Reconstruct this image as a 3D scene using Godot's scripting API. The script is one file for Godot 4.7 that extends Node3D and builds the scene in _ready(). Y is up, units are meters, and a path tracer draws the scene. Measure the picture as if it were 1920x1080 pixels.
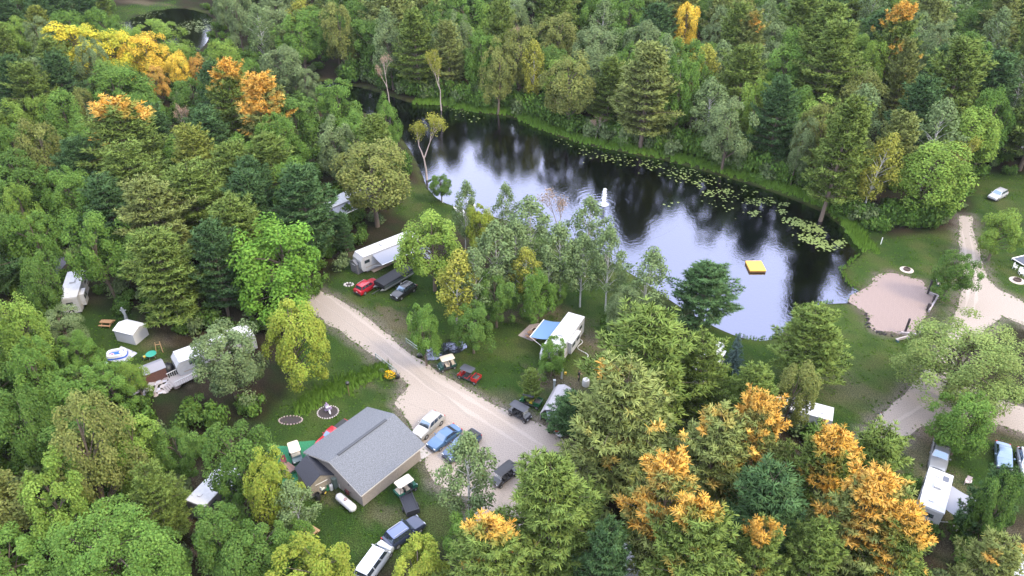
extends Node3D
# A campground seen from above: a gravel lane, a garage, trailers and carts beside a dark pond, forest all round.

class Mb:
	var v := PackedVector3Array()
	var n := PackedVector3Array()
	var c := PackedColorArray()
	var col := Color(1, 1, 1)
	var tinted := false
	func paint(k: Color) -> void:
		col = k
		tinted = true
	func trin(a: Vector3, na: Vector3, b: Vector3, nb: Vector3, d: Vector3, nd: Vector3) -> void:
		v.append(a); v.append(d); v.append(b)
		n.append(na); n.append(nd); n.append(nb)
		c.append(col); c.append(col); c.append(col)
	func tri(a: Vector3, b: Vector3, d: Vector3) -> void:   # counter-clockwise seen from outside
		var m := (b - a).cross(d - a).normalized()
		trin(a, m, b, m, d, m)
	func quad(a: Vector3, b: Vector3, d: Vector3, e: Vector3) -> void:
		tri(a, b, d)
		tri(a, d, e)
	func box(ctr: Vector3, size: Vector3, bs := Basis()) -> void:
		var h := size * 0.5
		var p: Array[Vector3] = []
		for k in 8:
			p.append(ctr + bs * Vector3(h.x * (1 if k & 1 else -1), h.y * (1 if k & 2 else -1), h.z * (1 if k & 4 else -1)))
		quad(p[4], p[5], p[7], p[6])
		quad(p[1], p[0], p[2], p[3])
		quad(p[5], p[1], p[3], p[7])
		quad(p[0], p[4], p[6], p[2])
		quad(p[6], p[7], p[3], p[2])
		quad(p[0], p[1], p[5], p[4])
	func bar(a: Vector3, b: Vector3, w: float, h: float) -> void:
		var z := (b - a).normalized()
		var x := Vector3.UP.cross(z)
		if x.length() < 0.01: x = Vector3.RIGHT
		x = x.normalized()
		box((a + b) * 0.5, Vector3(w, h, (b - a).length()), Basis(x, z.cross(x), z))
	func ring(ctr: Vector3, ax: Vector3, r: float, sides: int) -> PackedVector3Array:
		var x := ax.cross(Vector3(0.13, 0.31, 0.94)).normalized()
		var y := ax.cross(x).normalized()
		var out := PackedVector3Array()
		for k in sides:
			var t := TAU * k / sides
			out.append(ctr + (x * cos(t) + y * sin(t)) * r)
		return out
	func tube(pts: Array, radii: Array, sides := 6) -> void:
		var prev := PackedVector3Array()
		for i in pts.size():
			var a: Vector3 = pts[maxi(i - 1, 0)]
			var b: Vector3 = pts[mini(i + 1, pts.size() - 1)]
			var now := ring(pts[i], (b - a).normalized(), radii[i], sides)
			if i > 0:
				var p0: Vector3 = pts[i - 1]
				var p1: Vector3 = pts[i]
				for k in sides:
					var j := (k + 1) % sides
					var na := (prev[k] - p0).normalized()
					var nb := (prev[j] - p0).normalized()
					var nc := (now[j] - p1).normalized()
					var nd := (now[k] - p1).normalized()
					trin(prev[k], na, prev[j], nb, now[j], nc)
					trin(prev[k], na, now[j], nc, now[k], nd)
			if i == 0 or i == pts.size() - 1:
				for k in range(1, sides - 1):
					if i == 0: tri(now[0], now[k + 1], now[k])
					else: tri(now[0], now[k], now[k + 1])
			prev = now
	func lathe(prof: Array, sides := 16, at := Transform3D()) -> void:   # prof: Vector2(radius, y) from bottom to top
		for i in prof.size() - 1:
			var a: Vector2 = prof[i]
			var b: Vector2 = prof[i + 1]
			var s := (b - a)
			var nn := Vector2(s.y, -s.x).normalized()
			for k in sides:
				var t0 := TAU * k / sides
				var t1 := TAU * (k + 1) / sides
				var d0 := Vector3(cos(t0), 0, -sin(t0))
				var d1 := Vector3(cos(t1), 0, -sin(t1))
				var n0 := at.basis * (d0 * nn.x + Vector3.UP * nn.y)
				var n1 := at.basis * (d1 * nn.x + Vector3.UP * nn.y)
				var p0 := at * (d0 * a.x + Vector3.UP * a.y)
				var p1 := at * (d1 * a.x + Vector3.UP * a.y)
				var p2 := at * (d1 * b.x + Vector3.UP * b.y)
				var p3 := at * (d0 * b.x + Vector3.UP * b.y)
				if a.x > 0.0001: trin(p0, n0, p1, n1, p2, n1)
				if b.x > 0.0001: trin(p0, n0, p2, n1, p3, n0)
	func prism(poly: PackedVector2Array, z0: float, z1: float, at := Transform3D()) -> void:   # poly in x y, pushed from z0 to z1
		var pl := poly
		if Geometry2D.is_polygon_clockwise(pl):
			pl.reverse()
		var ix := Geometry2D.triangulate_polygon(pl)
		for i in range(0, ix.size(), 3):
			var q: Array[Vector2] = [pl[ix[i]], pl[ix[i + 1]], pl[ix[i + 2]]]
			if (q[1] - q[0]).cross(q[2] - q[0]) < 0: q = [q[0], q[2], q[1]]
			tri(at * Vector3(q[0].x, q[0].y, z1), at * Vector3(q[1].x, q[1].y, z1), at * Vector3(q[2].x, q[2].y, z1))
			tri(at * Vector3(q[0].x, q[0].y, z0), at * Vector3(q[2].x, q[2].y, z0), at * Vector3(q[1].x, q[1].y, z0))
		for i in pl.size():
			var a := pl[i]
			var b := pl[(i + 1) % pl.size()]
			quad(at * Vector3(a.x, a.y, z0), at * Vector3(b.x, b.y, z0), at * Vector3(b.x, b.y, z1), at * Vector3(a.x, a.y, z1))
	func ball(ctr: Vector3, r: Vector3, sides := 10) -> void:
		var prof := []
		for k in 7:
			var t := -PI / 2 + PI * k / 6.0
			prof.append(Vector2(cos(t) if k % 6 else 0.0, sin(t)))
		lathe(prof, sides, Transform3D(Basis().scaled(r), ctr))
	func loft(rings: Array) -> void:   # rings of equal length, closed, first ring at the back
		for i in rings.size() - 1:
			var a: PackedVector3Array = rings[i]
			var b: PackedVector3Array = rings[i + 1]
			for k in a.size():
				var j := (k + 1) % a.size()
				quad(a[k], a[j], b[j], b[k])
		for e in 2:
			var r: PackedVector3Array = rings[0] if e == 0 else rings[-1]
			var m := Vector3.ZERO
			for p in r: m += p / r.size()
			for k in r.size():
				var j := (k + 1) % r.size()
				if e == 0: tri(m, r[j], r[k])
				else: tri(m, r[k], r[j])
	func mesh(smooth := 0.0) -> ArrayMesh:
		if smooth > 0.0:
			var at := {}
			for i in v.size():
				var key := Vector3i((v[i] * 500.0).round())
				if not at.has(key): at[key] = []
				at[key].append(i)
			var lim := cos(deg_to_rad(smooth))
			var nn := PackedVector3Array()
			nn.resize(n.size())
			for key in at:
				for i in at[key]:
					var s := Vector3.ZERO
					for j in at[key]:
						if n[j].dot(n[i]) > lim: s += n[j]
					nn[i] = s.normalized()
			n = nn
		var arr := []
		arr.resize(Mesh.ARRAY_MAX)
		arr[Mesh.ARRAY_VERTEX] = v
		arr[Mesh.ARRAY_NORMAL] = n
		if tinted: arr[Mesh.ARRAY_COLOR] = c
		var m := ArrayMesh.new()
		m.add_surface_from_arrays(Mesh.PRIMITIVE_TRIANGLES, arr)
		return m

var names := {}
var mats := {}
var rng := RandomNumberGenerator.new()
var noise := FastNoiseLite.new()

func numbered(called: String) -> String:
	var k: int = names.get(called, 0)
	names[called] = k + 1
	return called if k == 0 else "%s_%03d" % [called, k]

func lin(r: float, g: float, b: float) -> Color:
	return Color(r, g, b).linear_to_srgb()

func grain(tone: Color, amount: float, freq: float, seed_: int, size := 256) -> NoiseTexture2D:
	var f := FastNoiseLite.new()
	f.seed = seed_
	f.frequency = freq
	f.fractal_octaves = 5
	var t := NoiseTexture2D.new()
	t.width = size
	t.height = size
	t.seamless = true
	t.noise = f
	t.normalize = true
	var g := Gradient.new()
	g.set_color(0, tone * (1.0 - amount))
	g.set_color(1, Color(minf(tone.r * (1.0 + amount), 1), minf(tone.g * (1.0 + amount), 1), minf(tone.b * (1.0 + amount), 1)))
	t.color_ramp = g
	return t

# a material of a linear colour; grained > 0 lays a noise of that strength over it
func mat(called: String, r: float, g: float, b: float, rough := 0.7, metal := 0.0, grained := 0.0, per_m := 0.5, freq := 0.03) -> StandardMaterial3D:
	if mats.has(called): return mats[called]
	var m := StandardMaterial3D.new()
	m.resource_name = called
	m.roughness = rough
	m.metallic = metal
	m.albedo_color = lin(r, g, b)
	if grained > 0.0:
		m.albedo_color = Color(1, 1, 1)
		m.albedo_texture = grain(lin(r, g, b), grained, freq, hash(called) % 1000)
		m.uv1_triplanar = true
		m.uv1_world_triplanar = true
		m.uv1_scale = Vector3.ONE * per_m
	mats[called] = m
	return m

func tint_mat(called: String, rough := 0.7) -> StandardMaterial3D:
	if mats.has(called): return mats[called]
	var m := StandardMaterial3D.new()
	m.resource_name = called
	m.vertex_color_use_as_albedo = true
	m.roughness = rough
	mats[called] = m
	return m

func obj(called: String, mesh: Mesh, material: Material, parent: Node = null) -> MeshInstance3D:
	var o := MeshInstance3D.new()
	o.mesh = mesh
	o.material_override = material
	if parent:
		o.name = called
		parent.add_child(o, true)
	else:
		o.name = numbered(called)
		add_child(o)
	return o

func tag(o: Node, label: String, category: String, group := "") -> Node:
	o.set_meta("label", label)
	o.set_meta("category", category)
	if group: o.set_meta("group", group)
	return o

func thing(called: String, label: String, category: String, at: Vector3, turn := 0.0, group := "") -> Node3D:
	var o := Node3D.new()
	o.name = numbered(called)
	add_child(o)
	o.position = at
	o.rotation.y = turn
	tag(o, label, category, group)
	return o

func structure(o: Node) -> Node:
	o.set_meta("kind", "structure")
	return o

func part_box(called: String, ctr: Vector3, size: Vector3, material: Material, parent: Node, bs := Basis()) -> MeshInstance3D:
	var b := Mb.new()
	b.box(ctr, size, bs)
	return obj(called, b.mesh(), material, parent)

func part_tube(called: String, pts: Array, r: float, material: Material, parent: Node, sides := 8) -> MeshInstance3D:
	var b := Mb.new()
	var rr := []
	for p in pts: rr.append(r)
	b.tube(pts, rr, sides)
	return obj(called, b.mesh(), material, parent)

func copy(o: Node3D, at: Vector3, turn: float, label: String) -> Node3D:
	var d: Node3D = o.duplicate()
	var base := String(o.name).trim_suffix("_%03d" % int(String(o.name).right(3)))
	d.name = numbered(base)
	add_child(d)
	d.position = at
	d.rotation.y = turn
	d.set_meta("label", label)
	return d

# ---------------------------------------------------------------- trees
# leaf tones, linear: [main, second, share of second]
const TONES := {
	"maple": [Color(.060, .126, .026), Color(.115, .190, .038), .42],
	"lime": [Color(.102, .180, .032), Color(.158, .222, .044), .42],
	"limey": [Color(.140, .205, .030), Color(.220, .236, .040), .42],
	"oak": [Color(.046, .096, .022), Color(.092, .150, .034), .42],
	"grey": [Color(.084, .126, .052), Color(.145, .188, .080), .42],
	"olive": [Color(.095, .122, .034), Color(.170, .182, .054), .42],
	"yellow": [Color(.20, .25, .034), Color(.60, .46, .04), .40],
	"golden": [Color(.25, .25, .040), Color(.74, .47, .06), .55],
	"russet": [Color(.20, .17, .04), Color(.55, .26, .06), .42],
	"pine": [Color(.100, .162, .038), Color(.175, .235, .058), .42],
	"pinepale": [Color(.150, .198, .060), Color(.230, .265, .085), .42],
	"pinedark": [Color(.050, .108, .042), Color(.088, .152, .056), .42],
	"pineyellow": [Color(.150, .205, .042), Color(.235, .255, .06), .42],
	"palegreen": [Color(.100, .155, .042), Color(.180, .225, .066), .45],
	"bright": [Color(.072, .165, .024), Color(.130, .232, .036), .42],
	"birch": [Color(.095, .145, .058), Color(.145, .195, .08), .45],
	"ybirch": [Color(.16, .19, .035), Color(.26, .25, .05), .45],
	"spruce": [Color(.045, .075, .068), Color(.08, .115, .105), .4],
	"bare": [Color(.24, .19, .12), Color(.33, .22, .17), .4],
}
const GOLD := Color(.74, .36, .045)
const GOLD2 := Color(.78, .46, .12)
var protos := {}

func leaf(b: Mb, p: Vector3, nrm: Vector3, s: float, k: Color) -> void:
	var t := nrm.cross(Vector3(rng.randf() - .5, rng.randf() - .5, rng.randf() - .5)).normalized()
	var u := nrm.cross(t)
	var a := p - t * s
	var d := p + t * s
	var l := p + u * s * .62 - nrm * s * .18
	var r := p - u * s * .62 - nrm * s * .18
	b.col = k
	b.v.append(a); b.v.append(l); b.v.append(d)
	b.v.append(a); b.v.append(d); b.v.append(r)
	for i in 6:
		b.n.append(nrm)
		b.c.append(k)

func tone(kind: String, shift: float) -> Color:
	var t: Array = TONES[kind]
	var k: Color = t[0] if rng.randf() + shift > t[2] else t[1]
	var f := rng.randf_range(.86, 1.14)
	k = k.lerp(t[1] if k == t[0] else t[0], rng.randf_range(.1, .4))
	return Color(k.r * f, k.g * f * rng.randf_range(.97, 1.03), k.b * f)

func rdir() -> Vector3:
	var z := rng.randf_range(-1, 1)
	var a := rng.randf() * TAU
	var r := sqrt(1 - z * z)
	return Vector3(r * cos(a), z, r * sin(a))

func limb(b: Mb, from: Vector3, to: Vector3, r: float, sides := 5) -> void:
	var mid := from.lerp(to, .5) + Vector3(rng.randf_range(-.2, .2), (to - from).length() * .07, rng.randf_range(-.2, .2))
	b.tube([from, mid, to], [r, r * .65, r * .25], sides)

# broad crown of leafy sprays round limbs: nominal height 12, radius 4.5
func make_broadleaf(kind: String, lobes: int, leaves: int, airy: float, fine := 1.0) -> Array:
	var b := Mb.new()
	b.tinted = true
	var w := Mb.new()
	var bend := Vector3(rng.randf_range(-.3, .3), 0, rng.randf_range(-.3, .3))
	w.tube([Vector3(0, -.3, 0), Vector3(0, 2, 0) + bend * .4, Vector3(0, 6, 0) + bend, Vector3(0, 10.4, 0) + bend * 1.3], [.30, .24, .16, .05], 7)
	var squash := rng.randf_range(.92, 1.1)
	var wob := rng.randf() * 50
	var heads: Array[Vector3] = [Vector3.ZERO]
	for k in rng.randi_range(2, 4): heads.append(Vector3(rng.randf_range(-1.9, 1.9), rng.randf_range(-2.2, .5), rng.randf_range(-1.9, 1.9)))
	for i in lobes:
		var y := 1.0 - 1.72 * (i + .5) / lobes
		var a := i * 2.399963 + rng.randf_range(-.5, .5)
		var rr := sqrt(maxf(0, 1 - y * y))
		var d := Vector3(rr * cos(a), y, rr * sin(a))
		var f := rng.randf_range(.58, .9) + .22 * noise.get_noise_3dv(d * 60 + Vector3(wob, 0, 0))
		var part := heads[rng.randi() % heads.size()]
		var ctr := Vector3(0, 6.7, 0) + bend + part + Vector3(d.x * 3.6 * f * squash, d.y * 4.6 * f + (.4 if y > .4 else 0.0), d.z * 3.6 * f / squash)
		ctr.y = maxf(ctr.y, 1.6)
		var lr := rng.randf_range(.75, 1.6) * (1.0 - .25 * airy) * (.75 + .25 * fine)
		if i % 3 == 0:
			limb(w, Vector3(0, clampf(ctr.y - 2.6, 2.2, 8.5), 0) + bend, ctr, .09)
		var shift := rng.randf_range(-.25, .25)
		var lobe_tone := rng.randf_range(.8, 1.2)
		for q in leaves:
			var e := (rdir() + d * .75 + Vector3(0, .35, 0)).normalized()
			var up := maxf(0, e.y)
			var p := ctr + Vector3(e.x, e.y * (1.0 + .22 * up * up), e.z) * lr * rng.randf_range(.55, 1.08)
			var k := tone(kind, shift * 2.2 if kind in ["golden", "yellow", "russet"] else shift) * lobe_tone
			leaf(b, p, (e + Vector3(0, .65, 0) + rdir() * .75).normalized(), rng.randf_range(.11, .20) * (1 - .15 * airy) * fine, k)
	return [w.mesh(), b.mesh()]

# white pine: whorls of plumed boughs; nominal height 18, radius 5.5. gold: how far gold needle colour spreads down from the top, side: favoured side
func make_pine(kind: String, gold: float, full := 1.0) -> Array:
	var b := Mb.new()
	b.tinted = true
	var w := Mb.new()
	w.tube([Vector3(0, -.3, 0), Vector3(.05, 5, 0), Vector3(-.05, 11, .05), Vector3(0, 17.2, 0)], [.34, .27, .17, .03], 8)
	var y := rng.randf_range(3.2, 4.2)
	var spin := rng.randf() * TAU
	var side := Vector2.from_angle(rng.randf() * TAU)
	var wob := rng.randf() * 90
	while y < 17.6:
		var t := (y - 3.4) / 14.4
		var reach := 6.0 * pow(maxf(0, 1 - t), .48) * (.62 + .38 * minf(1, (t + .14) * 2.6)) * full * rng.randf_range(.78, 1.16)
		var many := 7 if t < .7 else 6
		for k in many:
			spin += TAU / many + rng.randf_range(-.35, .35)
			var ln := maxf(.5, reach * rng.randf_range(.6, 1.18))
			var dir := Vector3(cos(spin), 0, sin(spin))
			var rise := rng.randf_range(.02, .22) + t * .6
			var tip := Vector3(0, y, 0) + dir * ln + Vector3(0, ln * rise, 0)
			limb(w, Vector3(0, y - .15, 0), tip, .055 * (1.3 - t), 4)
			var lat := Vector3(-dir.z, 0, dir.x)
			var n_t := int(ceil(ln / .48))
			for q in n_t:
				var s := 1.0 - .74 * q / n_t
				var base := Vector3(0, y, 0) + dir * ln * s + Vector3(0, ln * rise * s * s, 0)
				var spread := minf(1.5, .25 + ln * (1 - s) * .62) * (1.0 if s < .95 else .3)
				for m in (3 if q else 1):
					var off := (m - 1) * spread if q else 0.0
					var ctr := base + lat * (off + rng.randf_range(-.16, .16)) - dir * absf(off) * .25 + Vector3(0, rng.randf_range(-.06, .2) - absf(off) * .05, 0)
					var g := noise.get_noise_3dv(ctr * 16.0 + Vector3(wob, 0, 0)) * 1.25 + t * 1.35 + (side.x * ctr.x + side.y * ctr.z) * .05 - (1.62 - gold)
					var is_gold := g > 0.0
					var tuft := rng.randf_range(.84, 1.18)
					for z in 18:
						var e := (rdir() + dir * .7 + Vector3(0, .65, 0)).normalized()
						e.y *= .72
						var kk := tone(kind, .28 - .5 * s)
						if is_gold:
							kk = kk.lerp(GOLD.lerp(GOLD2, rng.randf()), clampf(g * 3.6, .15, 1.0) * rng.randf_range(.55, 1.0))
						kk = kk * tuft
						var wd := e.cross(rdir()).normalized() * rng.randf_range(.04, .072)
						var tp := ctr + e * rng.randf_range(.40, .80)
						var a0 := ctr - wd - e * .04
						var a1 := ctr + wd - e * .04
						var nn := (Vector3(0, .7, 0) + e + rdir() * .5).normalized()
						var t0 := tp + wd * .5
						var t1 := tp - wd * .5
						if (a1 - a0).cross(t0 - a0).dot(nn) > 0:
							b.v.append(a0); b.v.append(t0); b.v.append(a1)
							b.v.append(a0); b.v.append(t1); b.v.append(t0)
						else:
							b.v.append(a0); b.v.append(a1); b.v.append(t0)
							b.v.append(a0); b.v.append(t0); b.v.append(t1)
						for x in 6:
							b.n.append(nn)
							b.c.append(kk)
		y += rng.randf_range(1.15, 1.75) * (1.0 - t * .45)
	return [w.mesh(), b.mesh()]

# spruce: close tiers; nominal height 10, radius 2.6
func make_spruce(kind: String) -> Array:
	var b := Mb.new()
	b.tinted = true
	var w := Mb.new()
	w.tube([Vector3(0, -.2, 0), Vector3(0, 5, 0), Vector3(0, 9.8, 0)], [.2, .12, .02], 7)
	var y := .5
	while y < 9.9:
		var t := y / 10.0
		var reach := 2.7 * (1 - t) + .1
		for k in 9:
			var a := rng.randf() * TAU
			var dir := Vector3(cos(a), 0, sin(a))
			var ln := reach * rng.randf_range(.8, 1.1)
			for q in int(ceil(ln / .26)):
				var s := ln * (1.0 - q * .26 / ln)
				var ctr := Vector3(0, y - s * .22 + .12 * s * s / maxf(ln, .2), 0) + dir * s
				for z in 5:
					var e := (rdir() + dir * .8 + Vector3(0, .2, 0)).normalized()
					leaf(b, ctr + e * .12, (e + Vector3(0, .6, 0)).normalized(), rng.randf_range(.1, .17), tone(kind, .1))
		y += .42
	return [w.mesh(), b.mesh()]

# birch or aspen: pale trunk, light leaves in hanging sprays; nominal height 13, radius 3
func make_birch(kind: String, sparse := 1.0) -> Array:
	var b := Mb.new()
	b.tinted = true
	var w := Mb.new()
	var lean := Vector3(rng.randf_range(-.5, .5), 0, rng.randf_range(-.4, .4))
	var at := func(y: float) -> Vector3: return Vector3(0, y, 0) + lean * y * y / 100.0
	w.tube([at.call(-.2), at.call(3.0), at.call(7.0), at.call(12.6)], [.17, .14, .10, .03], 8)
	for i in 34:
		var t := (i + rng.randf()) / 34.0
		var y := 3.6 + 9.2 * t
		var rad := 3.0 * sin(PI * clampf(.16 + t * .82, 0, 1)) * rng.randf_range(.45, 1.05)
		var a := i * 2.4 + rng.randf_range(-.4, .4)
		var tip: Vector3 = at.call(y) + Vector3(cos(a) * rad, .45, sin(a) * rad)
		limb(w, at.call(maxf(3.0, y - rad * .75)), tip, .05, 4)
		var shift := rng.randf_range(-.25, .25)
		for q in int(150 * sparse):
			var e := rdir()
			var p := tip + Vector3(e.x * .95, e.y * 1.0 - .3, e.z * .95) * rng.randf_range(.35, 1.1)
			leaf(b, p, (e + Vector3(0, .5, 0) + rdir() * .8).normalized(), rng.randf_range(.12, .21), tone(kind, shift))
	return [w.mesh(), b.mesh()]

# almost leafless tree: forking limbs, few leaves; nominal height 12, radius 3.2
func make_bare(kind: String, leaves: int) -> Array:
	var b := Mb.new()
	b.tinted = true
	var w := Mb.new()
	var stack := [[Vector3(0, -.2, 0), Vector3(rng.randf_range(-.08, .08), 1, rng.randf_range(-.08, .08)).normalized(), 3.4, .19, 0]]
	while stack.size():
		var s: Array = stack.pop_back()
		var p: Vector3 = s[0]
		var d: Vector3 = s[1]
		var ln: float = s[2]
		var q := p + d * ln
		w.tube([p, p.lerp(q, .5) + rdir() * ln * .04, q], [s[3], s[3] * .8, s[3] * .6], 4 if s[4] > 1 else 6)
		if s[4] < 4:
			for k in (2 if s[4] < 1 else 3):
				var nd := (d + rdir() * .62 + Vector3(0, .28, 0)).normalized()
				stack.append([q, nd, ln * rng.randf_range(.58, .8), s[3] * .6, s[4] + 1])
		if s[4] >= 2:
			for k in leaves:
				leaf(b, q + rdir() * rng.randf_range(.1, .8), rdir(), rng.randf_range(.08, .15), tone(kind, 0))
	return [w.mesh(), b.mesh()]

func bark(called: String, r: float, g: float, bl: float) -> StandardMaterial3D:
	return mat(called, r, g, bl, .9, 0.0, .55, .8, .05)

func sort_of(kind: String) -> Array:   # [maker kinds], nominal height, radius, name, category, bark
	match kind:
		"pine", "pinepale", "pinedark", "pineyellow", "gold", "goldhint": return [18.0, 5.5, "pine_tree", "pine tree"]
		"spruce": return [10.0, 2.6, "spruce_tree", "spruce tree"]
		"birch", "ybirch": return [13.0, 3.2, "birch_tree", "birch tree"]
		"bare", "halfbare": return [12.0, 4.2, "bare_tree", "bare tree"]
	return [12.0, 5.0, "broadleaf_tree", "broadleaf tree"]

func proto(kind: String, variant: int) -> Array:
	var key := "%s%d" % [kind, variant]
	if protos.has(key): return protos[key]
	rng.seed = hash(key) % 100000
	var made: Array
	match kind:
		"gold": made = make_pine(["pine", "pinepale"][variant % 2], [.62, .8, .7, .88][variant % 4])
		"goldhint": made = make_pine(["pinepale", "pine"][variant % 2], [.48, .56, .40][variant % 3])
		"pine", "pinepale", "pinedark", "pineyellow": made = make_pine(kind, -.6, [1.0, .9, 1.08][variant % 3])
		"spruce": made = make_spruce(kind)
		"birch", "ybirch": made = make_birch(kind, [1.0, .75][variant % 2])
		"wideoak": made = make_broadleaf("palegreen", 120, 240, .25, .55)
		"widemaple": made = make_broadleaf("maple", 110, 260, .0, .6)
		"bare": made = make_bare("bare", 11)
		"halfbare": made = make_bare("ybirch", 34)
		_: made = make_broadleaf(kind, [60, 52, 68, 46][variant % 4], [215, 235, 190, 240][variant % 4], [0.0, .3, .15, .1][variant % 4])
	protos[key] = made
	return made

func tree(kind: String, variant: int, x: float, z: float, h: float, r: float, turn: float, label: String) -> void:
	var s := sort_of(kind)
	var made := proto(kind, variant)
	var o := thing(s[2], label, s[3], Vector3(x, 0, z), turn, {"pine tree": "pines of the forest", "broadleaf tree": "broadleaf trees of the forest", "birch tree": "birches and aspens", "bare tree": "bare and half-bare trees", "spruce tree": "spruces"}[s[3]])
	var sc := Vector3(r / s[1], h / s[0], r / s[1])
	var wood := bark("bark_brown", .11, .085, .065)
	if s[3] == "birch tree": wood = bark("bark_white", .52, .48, .42)
	elif s[3] == "bare tree": wood = bark("bark_pale", .30, .25, .22)
	o.rotation = Vector3(sin(x * 7.3) * .045, turn, cos(z * 5.1) * .045)
	var tr := obj("trunk", made[0], wood, o)
	var cr := obj("crown", made[1], leaf_mat(), o)
	tr.scale = sc
	cr.scale = sc

func leaf_mat() -> StandardMaterial3D:
	if mats.has("leaf"): return mats["leaf"]
	var m := tint_mat("leaf", .82)
	m.backlight_enabled = true
	m.backlight = lin(.12, .12, .12)
	m.metallic_specular = .15
	return m

# ---------------------------------------------------------------- land and water
var POND: PackedVector2Array
var POND2: PackedVector2Array
var CREEK: PackedVector2Array
var ROAD: PackedVector2Array
var PATHS: PackedVector2Array
var BEACH: PackedVector2Array
var LAWNS: Array = []
var DIRT: Array = []
const WATER_Y := -.25

func sd(poly: PackedVector2Array, box: Rect2, p: Vector2, far := 6.0) -> float:   # negative inside
	if not box.grow(far).has_point(p): return far
	var d := far * far
	var n := poly.size()
	for i in n:
		var q := Geometry2D.get_closest_point_to_segment(p, poly[i], poly[(i + 1) % n])
		d = minf(d, p.distance_squared_to(q))
	d = sqrt(d)
	return -d if Geometry2D.is_point_in_polygon(p, poly) else d

func bounds(poly: PackedVector2Array) -> Rect2:
	var r := Rect2(poly[0], Vector2.ZERO)
	for p in poly: r = r.expand(p)
	return r

func ragged(poly: PackedVector2Array, step: float, amount: float) -> PackedVector2Array:
	var out := PackedVector2Array()
	for i in poly.size():
		var a := poly[i]
		var b := poly[(i + 1) % poly.size()]
		var m := maxi(1, int((b - a).length() / step))
		for k in m:
			var p := a.lerp(b, float(k) / m)
			out.append(p + Vector2(noise.get_noise_2d(p.x * 22, p.y * 22), noise.get_noise_2d(p.x * 22 + 500, p.y * 22)) * amount)
	return out

# rounds the corners of a traced outline
func rounded(poly: PackedVector2Array, times := 2) -> PackedVector2Array:
	var p := poly
	for t in times:
		var q := PackedVector2Array()
		for i in p.size():
			var a := p[i]
			var b := p[(i + 1) % p.size()]
			q.append(a.lerp(b, .25))
			q.append(a.lerp(b, .75))
		p = q
	return p

func sheet(called: String, poly: PackedVector2Array, y: float, material: Material) -> MeshInstance3D:
	var b := Mb.new()
	var ix := Geometry2D.triangulate_polygon(poly)
	for i in range(0, ix.size(), 3):
		var q: Array[Vector2] = [poly[ix[i]], poly[ix[i + 1]], poly[ix[i + 2]]]
		if (q[1] - q[0]).cross(q[2] - q[0]) > 0: q = [q[0], q[2], q[1]]
		b.tri(Vector3(q[0].x, y, q[0].y), Vector3(q[1].x, y, q[1].y), Vector3(q[2].x, y, q[2].y))
	return obj(called, b.mesh(), material)

func steps(list: Array) -> PackedFloat32Array:   # [from, to, step, ...]
	var out := PackedFloat32Array()
	for i in range(0, list.size(), 3):
		var x: float = list[i]
		while x < list[i + 1] - .001:
			out.append(x)
			x += list[i + 2]
	return out

func blend(e0: float, e1: float, x: float) -> float:
	return smoothstep(e0, e1, x)

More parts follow.
